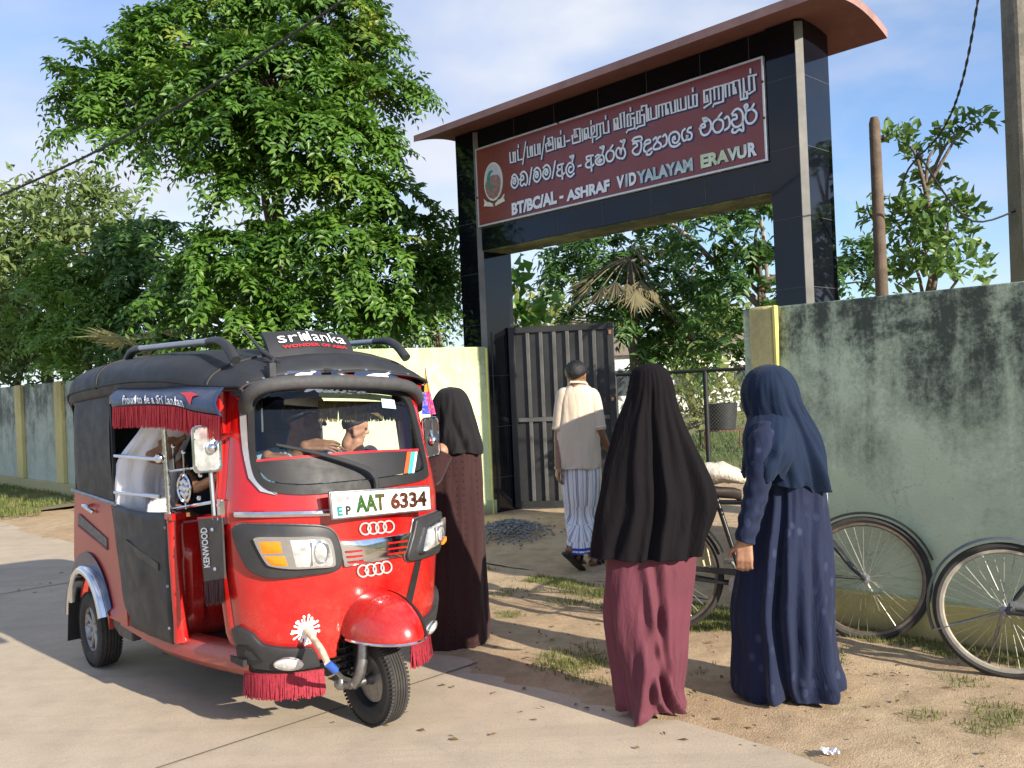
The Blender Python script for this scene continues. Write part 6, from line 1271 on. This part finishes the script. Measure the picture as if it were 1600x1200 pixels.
def unit(a): return a / np.maximum(np.linalg.norm(a, axis=-1, keepdims=True), 1e-9)
def leaves(name, P, D, Nn, Ln, Wd, mat_, parent, cup=.25):
    """one folded four-corner leaf each: base P, direction D, face normal Nn"""
    D = unit(D); S = unit(np.cross(D, Nn)); Nn = unit(np.cross(S, D)); L_, W2 = Ln[:, None], Wd[:, None]
    a = P; b = P + D * L_ * .45 + S * W2 * .5 + Nn * W2 * cup; c = P + D * L_ - Nn * L_ * .08; d = P + D * L_ * .45 - S * W2 * .5 + Nn * W2 * cup
    V = np.stack([a, b, c, d], 1).reshape(-1, 3); n = len(P); i = np.arange(n)[:, None] * 4
    Fq = np.concatenate([i + np.array([[0, 1, 2]]), i + np.array([[0, 2, 3]])], 0)
    return rawmesh(name, V, Fq, mat_, parent)
def rosettes(C, Rr, n, rng, upb=.35, inner=0.0):
    """points and outward normals over a blob"""
    d = unit(rng.normal(size=(n, 3))); d[:, 2] = np.where(d[:, 2] < -.35, -d[:, 2] * .6, d[:, 2]); d = unit(d)
    r = 1 - inner * rng.random(n) ** 1.5; bump_ = 1 + .16 * rng.normal(size=n); return C + d * Rr * (r * bump_)[:, None], unit(d + np.array([0, 0, upb]))
def fronds(P, A, rng, per=7, flen=.34, leaf=.085, pairs=8, droop=.9, lw=.36, spread=1.0):
    """pinnate fronds round each rosette axis A -> leaf arrays"""
    n = len(P); P = np.repeat(P, per, 0); A = np.repeat(A, per, 0); m = len(P)
    t = unit(np.cross(A, rng.normal(size=(m, 3)))); d0 = unit(t * spread + A * (.45 + .4 * rng.random((m, 1)))); L_ = flen * (.7 + .5 * rng.random(m)); out = [[], [], [], [], []]
    dr = droop * (.6 + .8 * rng.random(m))
    for k in range(pairs * 2 + 1):
        u = (k // 2 + .8) / (pairs + .5); bend = np.stack([np.zeros(m), np.zeros(m), -dr * u * u * .5], 1) * L_[:, None]
        pos = P + d0 * (L_ * u)[:, None] + bend; tan = unit(d0 + np.stack([np.zeros(m), np.zeros(m), -dr * u], 1)); side = unit(np.cross(tan, np.array([0, 0, 1.0]) + .25 * rng.normal(size=(m, 3)))); up = unit(np.cross(side, tan))
        sg = 0 if k == pairs * 2 else (1 if k % 2 else -1)
        D = tan * (.55 if sg else 1) + side * sg * .95 - up * .22 + .10 * rng.normal(size=(m, 3)); sc = leaf * (.78 + .35 * math.sin(math.pi * min(1, u * .9 + .08))) * (.85 + .3 * rng.random(m))
        for lst, v in zip(out, (pos, D, up + .15 * rng.normal(size=(m, 3)), sc, sc * lw)): lst.append(v)
    return [np.concatenate(x, 0) for x in out]
def plain(P, A, rng, per=10, leaf=.12, lw=.45, spread=1.0, droop=.3, rad=.12):
    m = len(P) * per; P = np.repeat(P, per, 0) + rng.normal(size=(m, 3)) * rad; A = np.repeat(A, per, 0)
    D = unit(unit(rng.normal(size=(m, 3))) * spread + A * .8 - np.array([0, 0, droop])); N_ = unit(A + .5 * rng.normal(size=(m, 3)) + np.array([0, 0, .5])); sc = leaf * (.6 + .7 * rng.random(m)); return [P, D, N_, sc, sc * lw * (.8 + .4 * rng.random(m))]
def blob(x, y, r, Y): return np.array(at(x, y, Y)), r / F * Y
def tree(name, label, base, blobs, mat_, kind='frond', dens=1.0, trunk=.14, group=None, seed=1, cat='tree', bark=None, limbs=True, **kw):
    rng = np.random.default_rng(seed); root = empty(name, label, cat, base, group=group); arr = None; acc = []
    B_ = [blob(*q) for q in blobs]; area = [r * r for _, r in B_]
    for C, r in B_:
        n = max(4, int(dens * r * r)); P, A = rosettes(C, np.array([r, r, r * .85]), n, rng, kw.get('upb', .35), kw.get('inner', .35)); acc.append((P, A))
    P = np.concatenate([a for a, _ in acc]); A = np.concatenate([b for _, b in acc]); k2 = {k: v for k, v in kw.items() if k not in ('upb', 'inner')}
    arr = fronds(P, A, rng, **k2) if kind == 'frond' else plain(P, A, rng, **k2)
    leaves('crown', *arr, mat_, root)
    b = MB(); base = Vector(base); cen = Vector(np.mean([c for c, _ in B_], 0)); top = max(c[2] for c, _ in B_); fork = Vector((lerp(base.x, cen.x, .25), lerp(base.y, cen.y, .25), lerp(base.z, min(c[2] for c, _ in B_), .75)))
    hi = Vector((cen.x, cen.y, lerp(fork.z, top, .7))); r_ = random.Random(seed)
    b.tube(smoothpts([base, base.lerp(fork, .5) + Vector((r_.uniform(-.08, .08), r_.uniform(-.08, .08), 0)), fork, fork.lerp(hi, .5) + Vector((.1, 0, 0)), hi], 16), list(np.linspace(trunk, trunk * .35, 16)), 10); b.build('trunk', bark or M_BARK, root, angle=80)
    if limbs:
        order = sorted(range(len(B_)), key=lambda q: -B_[q][1])[:14]; b = MB()
        for q in order:
            c = Vector(B_[q][0]); s0 = fork.lerp(hi, max(0, min(1, (c.z - .5 - fork.z) / max(.1, hi.z - fork.z)))); mid_ = s0.lerp(c, .5) + Vector((r_.uniform(-.1, .1), r_.uniform(-.1, .1), .12))
            b.tube(smoothpts([s0, mid_, c], 9), list(np.linspace(trunk * .42, trunk * .10, 9)), 7)
        b.build('limb', bark or M_BARK, root, angle=80)
    return root
M_L1 = m_leaf('glossy feather leaves', (.014, .056, .012), (.112, .228, .028), (.34, .37, .045), .25)
M_L2 = m_leaf('dull olive leaves', (.055, .11, .030), (.16, .22, .065), (.24, .24, .08), .3, .6)
M_L3 = m_leaf('deep green leaves', (.024, .075, .018), (.095, .19, .045), None, .32)
M_L4 = m_leaf('bright broad leaves', (.050, .140, .020), (.10, .22, .035), (.20, .30, .04), .4)
M_L5 = m_leaf('yellow green shrub leaves', (.11, .16, .035), (.24, .27, .07), (.36, .34, .10), .35)
# the big feather-leaved tree behind the wing wall
big = [(255,60,75,12.2),(330,20,80,12.6),(430,25,90,12.8),(540,25,80,12.5),(590,70,60,12.2),(180,90,52,11.8),(110,110,52,11.6),(95,150,42,11.5),(150,150,60,11.7),(120,205,45,11.5),(225,140,70,11.9),(300,130,75,11.4),(380,110,80,11.3),(460,90,80,11.4),(530,140,70,11.4),(600,150,60,11.7),(650,150,36,12.0),(170,235,50,11.6),(230,220,65,11.5),(310,200,70,11.2),(400,190,85,11.0),(480,200,75,11.1),(560,215,70,11.2),(620,230,45,11.6),(260,290,45,11.5),(330,280,65,11.3),(420,270,70,11.3),(500,280,70,11.2),(580,290,60,11.3),(640,310,50,11.5),(300,350,50,11.5),(240,310,35,11.6),
       (330,400,60,11.0),(380,440,60,10.9),(300,420,45,11.1),(420,380,55,11.2),(480,380,55,11.1),(540,370,60,11.0),(600,400,60,11.1),(650,420,50,11.3),(680,360,45,11.6),(690,450,40,11.6),(540,440,55,10.9),(600,480,55,11.0),(480,460,50,11.1),(420,490,50,11.2),(360,500,50,11.0),(300,500,45,11.2),(260,460,40,11.3),(640,490,45,11.2),(540,510,40,11.1),(460,520,35,11.3),(320,540,40,11.2),(390,545,40,11.3),(700,400,30,11.9)]
tree('feather_leaf_tree', 'big dark green tree with drooping feather leaves behind the lime wing wall', at(415, 640, 12.9).xy.to_3d(), [(lerp(400, x, .90 if y < 340 else .97), y + 8, r * .64, Y) for x, y, r, Y in big if (x, y) not in ((260, 290), (240, 310), (300, 350), (170, 235))], M_L1, 'frond', 108, .17, seed=3, per=7, flen=.50, leaf=.120, pairs=8, droop=1.05, lw=.40, inner=.22)
# the left tangle over the far wall
tree('feather_leaf_tree', 'smaller bright feather leaved tree rising above the far grey green wall', at(150, 640, 17.2).xy.to_3d(), [(x, y, r, Y * 1.27) for x, y, r, Y in [(130,420,50,12.6),(180,440,50,12.8),(100,470,48,12.4),(150,490,55,12.3),(200,500,45,12.6),(110,540,45,12.2),(160,550,45,12.0),(60,520,45,12.6),(100,575,30,12.0),(210,430,40,13.0)]], m_leaf('bright feather leaves', (.035, .10, .018), (.17, .30, .045), (.34, .36, .06), .32), 'frond', 44, .09, seed=5, per=7, flen=.48, leaf=.120, pairs=8, droop=1.1, lw=.40)
tree('olive_tree', 'tall pale olive tree at the left edge with thin leafy top', at(70, 640, 19).xy.to_3d(), [(40,330,50,19),(110,310,50,19.4),(160,330,45,19.5),(20,380,60,18.6),(90,380,65,18.6),(160,390,55,19),(205,360,35,19.6),(40,440,60,18.2),(10,480,50,18),(110,450,50,18.5),(-40,400,70,18.6)], M_L2, 'plain', 60, .16, seed=6, per=16, leaf=.20, lw=.42, rad=.20)
tree('leafy_bush', 'dense leafy bush crowding the wall top at the left edge', at(10, 640, 20.5).xy.to_3d(), [(x, y, r, Y * 1.19) for x, y, r, Y in [(20,540,50,16.6),(-20,500,60,16.8),(60,560,40,16.2),(20,590,30,16),(-10,440,60,17.2),(60,500,60,17),(110,540,50,16.8),(-40,570,60,16.5),(100,585,25,15.8),(150,590,25,15.5)]], M_L2, 'plain', 75, .08, seed=7, per=18, leaf=.19, lw=.42, rad=.18)
tree('dark_tree', 'shadowy dark green tree standing behind the auto rickshaw roof', at(260, 640, 16.5).xy.to_3d(), [(240,400,60,16),(250,470,60,15.6),(220,540,50,15.4),(290,560,45,15),(330,470,60,16),(430,440,70,16),(520,480,60,16),(600,520,50,15.8),(660,500,40,16)], M_L3, 'frond', 44, .13, seed=8, per=6, flen=.5, leaf=.17, pairs=6, droop=1.1, lw=.38)
tree('small_leaf_shrub', 'small leaved olive shrub between the big tree and the left gate pillar', at(690, 640, 15.5).xy.to_3d(), [(690,470,40,15),(700,510,40,14.8),(670,520,35,14.8),(650,530,30,14.6),(710,440,30,15.2),(620,535,25,14.5)], M_L2, 'plain', 70, .07, seed=9, per=18, leaf=.10, lw=.5, rad=.16)
# through the gateway
tree('broad_leaf_sapling', 'bright sapling with big heart leaves beside the left gate pillar', at(798, 640, 12.6).xy.to_3d(), [(800,415,16,12.5),(806,450,14,12.4),(800,480,16,12.4),(830,490,18,12.4),(850,488,14,12.3),(812,500,16,12.2),(798,440,12,12.5)], M_L4, 'plain', 120, .02, seed=10, per=3, leaf=.20, lw=.85, rad=.06, droop=.9)
tree('feather_leaf_tree', 'dark feather leaved tree with dead palm fronds seen through the gateway', at(990, 640, 20).xy.to_3d(), [(960,400,60,19.6),(1010,380,60,19.5),(920,420,55,19.8),(900,450,45,20),(960,470,60,19.4),(1030,440,55,19.3),(1060,490,50,19.2),(990,520,55,19.0),(1040,540,50,19),(930,510,45,19.5),(1000,560,40,18.8),(1060,550,45,18.8)], M_L3, 'frond', 15, .15, seed=11, per=6, flen=.62, leaf=.22, pairs=6, droop=1.2, lw=.32)
tree('open_branched_tree', 'tree with open grey branches and dark leaf sprays beside the right gate pillar', at(1190, 640, 18).xy.to_3d(), [(1120,345,38,17.5),(1085,350,30,17.6),(1160,370,45,17.4),(1190,340,40,17.3),(1150,420,40,17.5),(1195,430,50,17.2),(1130,450,30,17.4),(1180,480,50,17),(1130,520,45,17.2),(1195,540,40,17),(1140,570,40,16.8),(1240,420,60,17.5),(1300,440,55,17.6),(1345,440,40,17.8),(1100,400,22,17.6),(1330,400,30,17.8)], M_L3, 'frond', 14, .12, seed=12, per=6, flen=.48, leaf=.17, pairs=6, droop=.9, lw=.40)
tree('pale_green_tree', 'pale yellow green tree far behind the gateway', at(1090, 640, 36).xy.to_3d(), [(1085,500,35,35),(1110,520,30,35),(850,490,35,36),(875,500,30,36),(830,500,25,36),(1130,500,25,35),(1090,560,40,34),(1130,590,40,34),(1060,590,40,34)], M_L5, 'plain', 6, .2, seed=13, per=30, leaf=.40, lw=.5, rad=.5)
tree('garden_shrub', 'sunlit yellow green shrub behind the inner mesh fence', at(1060, 690, 22).xy.to_3d(), [(1060,640,36,22),(1085,620,36,22.2),(1050,670,25,21.6),(1095,660,30,21.8),(1140,620,30,22),(1125,660,26,21.6),(1150,655,20,21.4)], M_L5, 'plain', 30, .05, seed=14, per=18, leaf=.22, lw=.35, rad=.2, droop=.8)
# tree behind the right wall
tree('badam_sapling', 'young tree with paddle leaves in whorls behind the right wall', at(1445, 640, 8.6).xy.to_3d(), [(1500,200,26,8.4),(1520,190,20,8.4),(1475,225,22,8.5),(1405,220,20,8.5),(1430,240,16,8.5),(1395,215,12,8.5),(1450,275,20,8.6),(1470,290,16,8.6),(1430,340,36,8.4),(1470,335,40,8.3),(1400,350,30,8.5),(1510,335,20,8.4),(1440,390,44,8.2),(1490,380,30,8.3),(1400,400,30,8.4),(1510,420,30,8.2),(1450,430,40,8.1),(1400,440,30,8.3),(1365,335,14,8.6)], M_L2 if False else m_leaf('mid green paddle leaves', (.06, .13, .03), (.15, .24, .06), (.24, .28, .08), .4, .4), 'plain', 300, .05, seed=15, per=8, leaf=.115, lw=.5, rad=.045, droop=.1)
# a distant belt of trees closing the view
def belt():
    rng = np.random.default_rng(21); P = []; A = []
    for k in range(150):
        s = -130 + k * 1.5 + rng.normal() * .8; t = 62 + rng.random() * 12; h = 2.6 + rng.random() * 3.4 + (1.5 if s < -40 else 0); c = np.array(S3(s, t, h * .5)); r = np.array([2.4, 2.4, h * .55]); p, a = rosettes(c, r, 60, rng, .4, .4); P.append(p); A.append(a)
    arr = plain(np.concatenate(P), np.concatenate(A), rng, per=7, leaf=.75, lw=.55, rad=.5); o = leaves('distant_woods', *arr, M_L2, None); o['kind'] = 'stuff'
belt()
# dead palm fronds hanging in the tree behind the gate, and a young palm behind the rickshaw
def fan(name, label, c, n, L_, m, zlo, zhi, seed, cat='palm', ground=0.0):
    rng = np.random.default_rng(seed); P, D, N_, S_ = [], [], [], []; c = np.array(c); root = empty(name, label, cat, (c[0], c[1], ground)); st = MB()
    for k in range(n):
        az = 6.283 * (k * .618 % 1); z = zlo + (zhi - zlo) * ((k * .382 + .1) % 1); d = unit(np.array([math.cos(az), math.sin(az), z])[None])[0]; pl = L_ * (.7 + .5 * rng.random()); p = c + d * pl; p[2] -= .12 * pl
        st.tube(smoothpts([Vector(c), Vector(c + d * pl * .5) + Vector((0, 0, .03)), Vector(p)], 6), [.018, .016, .015, .013, .012, .010], 5); s_ = unit(np.cross(d, [0.1, .2, 1])[None])[0]
        for q in range(17):
            a = (q - 8) / 8 * 1.25; P.append(p); D.append(d * math.cos(a) + s_ * math.sin(a) + np.array([0, 0, -.45 - .3 * rng.random()])); N_.append(np.cross(d, s_) + .3 * rng.normal(size=3)); S_.append(L_ * (.62 + .3 * rng.random()) * (1 - .2 * abs(a)))
    leaves('frond', np.array(P), np.array(D), np.array(N_), np.array(S_), np.array(S_) * .075, m, root, .1); st.build('petiole', m, root)
    b = MB(); b.tube(smoothpts([Vector((c[0] + .12, c[1] + .1, ground)), Vector((c[0] + .02, c[1] + .05, (c[2] + ground) / 2)), Vector(c)], 8), list(np.linspace(.15, .10, 8)), 10); b.build('trunk', M_BARK, root); return root
fan('palmyra_palm', 'palmyra palm with pale drooping dead fan fronds seen through the gateway', at(985, 405, 18.6), 22, .85, m_leaf('dry straw fronds', (.10, .085, .045), (.25, .22, .12), (.26, .16, .04), .3, .7), -1.5, .5, 31)
fan('young_palm', 'young palm with yellow green fan fronds behind the rickshaw roof', at(232, 560, 13.2), 10, .60, m_leaf('pale palm fronds', (.16, .17, .06), (.36, .34, .14), None, .3, .6), .1, 1.6, 32)
# grey bare branch crossing behind the gate
b = MB(); b.tube(smoothpts([at(1050, 350, 17.9), at(1085, 378, 17.9), at(1118, 412, 17.9), at(1150, 440, 17.8), at(1190, 480, 17.7)], 16), list(np.linspace(.035, .085, 16)), 8); b.tube(smoothpts([at(1118, 412, 17.9), at(1095, 395, 17.8), at(1078, 440, 17.8)], 8), list(np.linspace(.03, .015, 8)), 6)
b.tube(smoothpts([at(1180, 320, 17.6), at(1192, 360, 17.6), at(1200, 440, 17.6)], 8), .04, 8)
o = b.build('bare_branch', mat('pale dry branch', (.32, .27, .24), .85)); tag(o, 'bare grey forked branch across the sky gap beside the right gate pillar', 'branch', None, 'thing')
b = MB(); b.tube(smoothpts([at(988, 385, 18.5), at(1015, 420, 18.6), at(1050, 480, 18.7), at(1085, 530, 18.8)], 14), list(np.linspace(.03, .07, 14)), 8); o = b.build('bare_branch', mat('pale dry branch bark', (.30, .25, .20), .85)); tag(o, 'slanting bare branch in front of the tree behind the gateway', 'branch', None, 'thing')
# grass
def grass(name, pts, hmin, hmax, w, m, seed):
    rng = np.random.default_rng(seed); P = np.array(pts); n = len(P); a = rng.random(n) * 6.283; lean = .25 + .6 * rng.random(n); D = np.stack([np.cos(a) * lean, np.sin(a) * lean, np.ones(n)], 1); N_ = np.stack([np.cos(a), np.sin(a), -.3 * np.ones(n)], 1); L_ = hmin + (hmax - hmin) * rng.random(n)
    o = leaves(name, P, D, N_, L_, np.full(n, w) * (.7 + .6 * rng.random(n)), m, None, .1); o['kind'] = 'stuff'; return o
M_GR = m_leaf('verge grass blades', (.085, .13, .025), (.20, .22, .065), (.33, .29, .13), .35, .6)
rng = np.random.default_rng(41); pts = []
def tuft_noise(s, t): return noise.noise((s * 1.4, t * 1.8, 11)) + .5 * noise.noise((s * 4.5, t * 4.5, 5))
while len(pts) < 52000:
    s, t = rng.uniform(-9.5, 2.5), rng.uniform(3.35, 5.08)
    e = (t - edge_t(s)) / 1.8; d = tuft_noise(s, t) + .35 * (e - .5) + (.45 if t > 4.85 else 0) - (.25 if s < -5 else 0)
    if d > .10 + .52 * rng.random():
        p = S3(s, t, dirt_z(s, t) - .004); pts.append(tuple(p))
grass('grass', pts, .010, .042, .0048, M_GR, 42)
pts = [tuple(S3(s, t, .0)) for s, t in zip(rng.uniform(-30, -13.5, 16000), rng.uniform(3.5, 5.06, 16000)) if noise.noise((s * .8, t * 1.5, 3)) > -.18]; pts = [(x, y, .03) for x, y, z in pts]
grass('grass', pts, .03, .10, .016, M_GR, 43)
pts = [tuple(S3(s, t, .0)) for s, t in zip(rng.uniform(-14, -1, 26000), rng.uniform(11.5, 26, 26000)) if noise.noise((s * .5, t * .5, 3)) > -.3]
grass('grass', pts, .05, .16, .02, m_leaf('lawn blades', (.04, .10, .018), (.12, .19, .045), (.26, .25, .09), .35, .6), 44)
# gravel heap, litter, pebbles
def stones(name, pts, rmin, rmax, m, seed, flat=.7):
    r_ = random.Random(seed); b = MB()
    for p in pts:
        r = r_.uniform(rmin, rmax); q = [Vector((r_.uniform(.6, 1) * x, r_.uniform(.6, 1) * y, r_.uniform(.6, 1) * z * flat)) * r for x, y, z in ((1, 0, 0), (0, 1, 0), (-1, 0, 0), (0, -1, 0), (0, 0, 1), (0, 0, -1))]; i = [b.av(Vector(p) + v) for v in q]
        for f in ((0, 1, 4), (1, 2, 4), (2, 3, 4), (3, 0, 4), (1, 0, 5), (2, 1, 5), (3, 2, 5), (0, 3, 5)): b.af(*[i[k] for k in f])
    o = b.build(name, m, smooth=False); o['kind'] = 'stuff'; return o
r_ = random.Random(5); gp = []
g0 = gnd(795, 835)
for k in range(1100):
    x, y = r_.gauss(0, .17), r_.gauss(0, .30); h = .13 * math.exp(-(x * x / .10 + y * y / .22)); gp.append(g0 + Vector((x, y, h * r_.uniform(.55, 1) + .02)))
stones('gravel', gp, .012, .026, mat('blue grey gravel', (.20, .205, .205), .8, 0, .5, 30), 6)
stones('pebbles', [S3(s, t, dirt_z(s, t) + .002) for s, t in ((r_.uniform(-9, 2), r_.uniform(3.0, 5.05)) for k in range(900))], .003, .012, mat('brown pebbles', (.20, .15, .11), .9, 0, .5, 40), 7)
rng = np.random.default_rng(77); lp = []
for k in range(420):
    s, t = rng.uniform(-9, 2), rng.uniform(2.2, 5.05); z = dirt_z(s, t) + .006 if t > edge_t(s) else .006; lp.append(tuple(S3(s, t, max(z, .006))))
lp = np.array(lp); nl = len(lp); o = leaves('fallen_leaves', lp, np.concatenate([rng.normal(size=(nl, 2)), .12 * rng.random((nl, 1))], 1), np.concatenate([.3 * rng.normal(size=(nl, 2)), np.ones((nl, 1))], 1), .02 + .035 * rng.random(nl), .010 + .014 * rng.random(nl), m_leaf('dry fallen leaves', (.06, .035, .02), (.24, .16, .07), (.12, .13, .04), .15, .7), None, .2); o['kind'] = 'stuff'
b = MB(); rr_ = random.Random(9); c0_ = gnd(1297, 1180, .01); rows = [[c0_ + Vector(((i - 4) * .008, (j - 3) * .009, .012 + rr_.uniform(0, .016))) for i in range(9)] for j in range(7)]; b.grid(rows); o = b.build('crumpled_paper', M_WCL, smooth=False); tag(o, 'small crumpled white paper on the sandy verge near the road edge', 'litter', None, 'thing')
# ------------------------------------------------------------------ poles and wires
M_CPOLE = m_wall('weathered concrete pole', (.22, .195, .16), .6, -2, 6); M_WOODP = mat('weathered wooden post', (.115, .080, .055), .85, 0, .3, 9, .5, 60, bdist=.01)
c0 = at(1583, 434, 8.1); b = MB(); w0, w1_ = .165, .128
rs = [[Vector((c0.x + sx * w, c0.y + sy * w * .8, z)) for sx, sy in ((-.85, -1), (.85, -1), (1, -.85), (1, .85), (.85, 1), (-.85, 1), (-1, .85), (-1, -.85))] for z, w in ((-.1, w0 + .04), (2.3, w0 * 1.0), (9.2, w1_))]
for r in rs:
    for p in r: p.x += .205
b.rings(rs, True); o = b.build('concrete_pole', M_CPOLE, smooth=False); tag(o, 'tall grey concrete utility pole behind the wall at the right edge', 'utility pole', None, 'thing')
b = MB(); a_ = (c0.x + .205 - .12, c0.y - w0 * .8 - .006)
for k, (txt, z) in enumerate((('57.4', 3.02), ('57.4', 2.88), ('9.', 2.58))): addtext(b, txt, lambda u, v, z=z: Vector((a_[0] + .13 * u, a_[1] - .002, z + .06 * v)), .02)
b.build('pole_number', mat('faded pole number', (.10, .10, .09), .8), o, smooth=False)
q0, q1 = at(1378, 455, 7.9), at(1370, 183, 7.9); b = MB(); b.tube([Vector((q0.x, q0.y, -.1)), Vector((q0.x, q0.y, 1.9)), Vector((q0.x, q0.y, q1.z - .05)), Vector((q0.x, q0.y, q1.z))], [.060, .055, .046, .032], 14); wp = b.build('wooden_post', M_WOODP, angle=60); tag(wp, 'brown wooden post standing behind the stained green wall', 'post', None, 'thing')
b = MB(); k0 = Vector((q0.x + .05, q0.y, at(1385, 215, 7.9).z)); b.lathe([(.012, -.03), (.03, -.02), (.02, 0), (.03, .02), (.012, .03)], Matrix.Translation(k0) @ Matrix.Rotation(R_(90), 4, 'Y'), 14); b.tube([k0 - Vector((.10, 0, 0)), k0], .006, 6); b.build('insulator', M_BLK, wp)
M_WIRE = mat('black cable', (.012, .012, .013), .55)
b = MB(); A_, B_2 = at(-80, 338, 8.5), at(640, -72, 6.2); pts = []
for k in range(60): u = k / 59; p = A_.lerp(B_2, u); p.z -= .16 * math.sin(math.pi * u); pts.append(p)
b.tube(pts, .010, 8)
for ph in (0, math.pi): b.tube([p + Vector((0, .009 * math.cos(i * 2.2 + ph), .009 * math.sin(i * 2.2 + ph))) for i, p in enumerate(smoothpts(pts, 200))], .0055, 5)
o = b.build('overhead_cable', M_WIRE); tag(o, 'thick black twisted overhead cable crossing in front of the big tree', 'cable', None, 'thing')
b = MB(); kn = at(1437, 243, 7.4); tp = at(1532, -22, 6.3); pts = []
for k in range(50): u = k / 49; p = tp.lerp(kn, u); p.z -= .22 * math.sin(math.pi * u) * .9; p.x += .05 * math.sin(math.pi * u); pts.append(p)
for ph in (0, math.pi): b.tube([p + Vector((.006 * math.cos(i * 1.3 + ph), .006 * math.sin(i * 1.3 + ph), 0)) for i, p in enumerate(pts)], .0055, 6)
b.ball(kn, .032, 10); b.tube(smoothpts([kn, kn.lerp(c0, .5), Vector((c0.x + .05, c0.y, at(1577, 330, 8.1).z))], 12), .009, 6); b.tube(smoothpts([kn, kn + Vector((-.06, .1, -.10)), kn + Vector((-.08, .2, -.25))], 8), .008, 6)
o = b.build('overhead_cable', M_WIRE); tag(o, 'thin twisted cable with a knot by the young tree, tied to the concrete pole', 'cable', None, 'thing')
# small things in the school yard: dark bin on a stand, pale far building
b = MB(); bc = at(1128, 650, 19.0); b.lathe([(.001, -.27), (.27, -.27), (.33, .26), (.31, .27), (.25, -.24), (.001, -.24)], Matrix.Translation(bc), 20); o = b.build('water_bin', mat('dark plastic bin', (.025, .028, .03), .5)); 
bw = tag(o, 'dark round plastic bin on a low stand behind the inner fence', 'bin', None, 'thing')
st_ = empty('bin_stand', 'low rusty bar stand carrying the dark bin behind the inner fence', 'stand', (bc.x, bc.y, 0)); b = MB(); zb = bc.z - .28
for sx in (-.42, .42):
    for sy in (-.25, .25): q = MB(); q.tube([(bc.x + sx, bc.y + sy, 0), (bc.x + sx, bc.y + sy, zb)], .02, 6); q.build('leg', mat('rusty bar', (.16, .07, .045), .8) if sx < 0 and sy < 0 else bpy.data.materials['rusty bar'], st_)
b.box((bc.x, bc.y, zb - .012), (.92, .56, .022)); b.build('stand_top', bpy.data.materials['rusty bar'], st_)
sh_ = empty('school_building', 'low white far building glimpsed between shrubs behind the inner fence', 'building', (at(1075, 610, 40).x, 40, 0)); h0 = at(1075, 610, 40)
b = MB(); b.box((h0.x, 41.5, 1.3), (9, 3, 2.7)); b.build('wall', mat('far white wall', (.70, .70, .68), .8), sh_)
b = MB(); b.prism([(h0.x - 4.9, 39.7, 2.652), (h0.x - 4.9, 41.5, 3.5), (h0.x - 4.9, 43.3, 2.652)], (9.8, 0, 0)); b.build('roof', mat('faded roof tiles', (.20, .15, .12), .85), sh_)
for k in (-2.6, 0, 2.6): b = MB(); b.box((h0.x + k, 39.985, 1.45), (1.1, .04, 1.1)); b.build('window', mat('dark far window', (.05, .06, .07), .3) if k < -2 else bpy.data.materials['dark far window'], sh_)
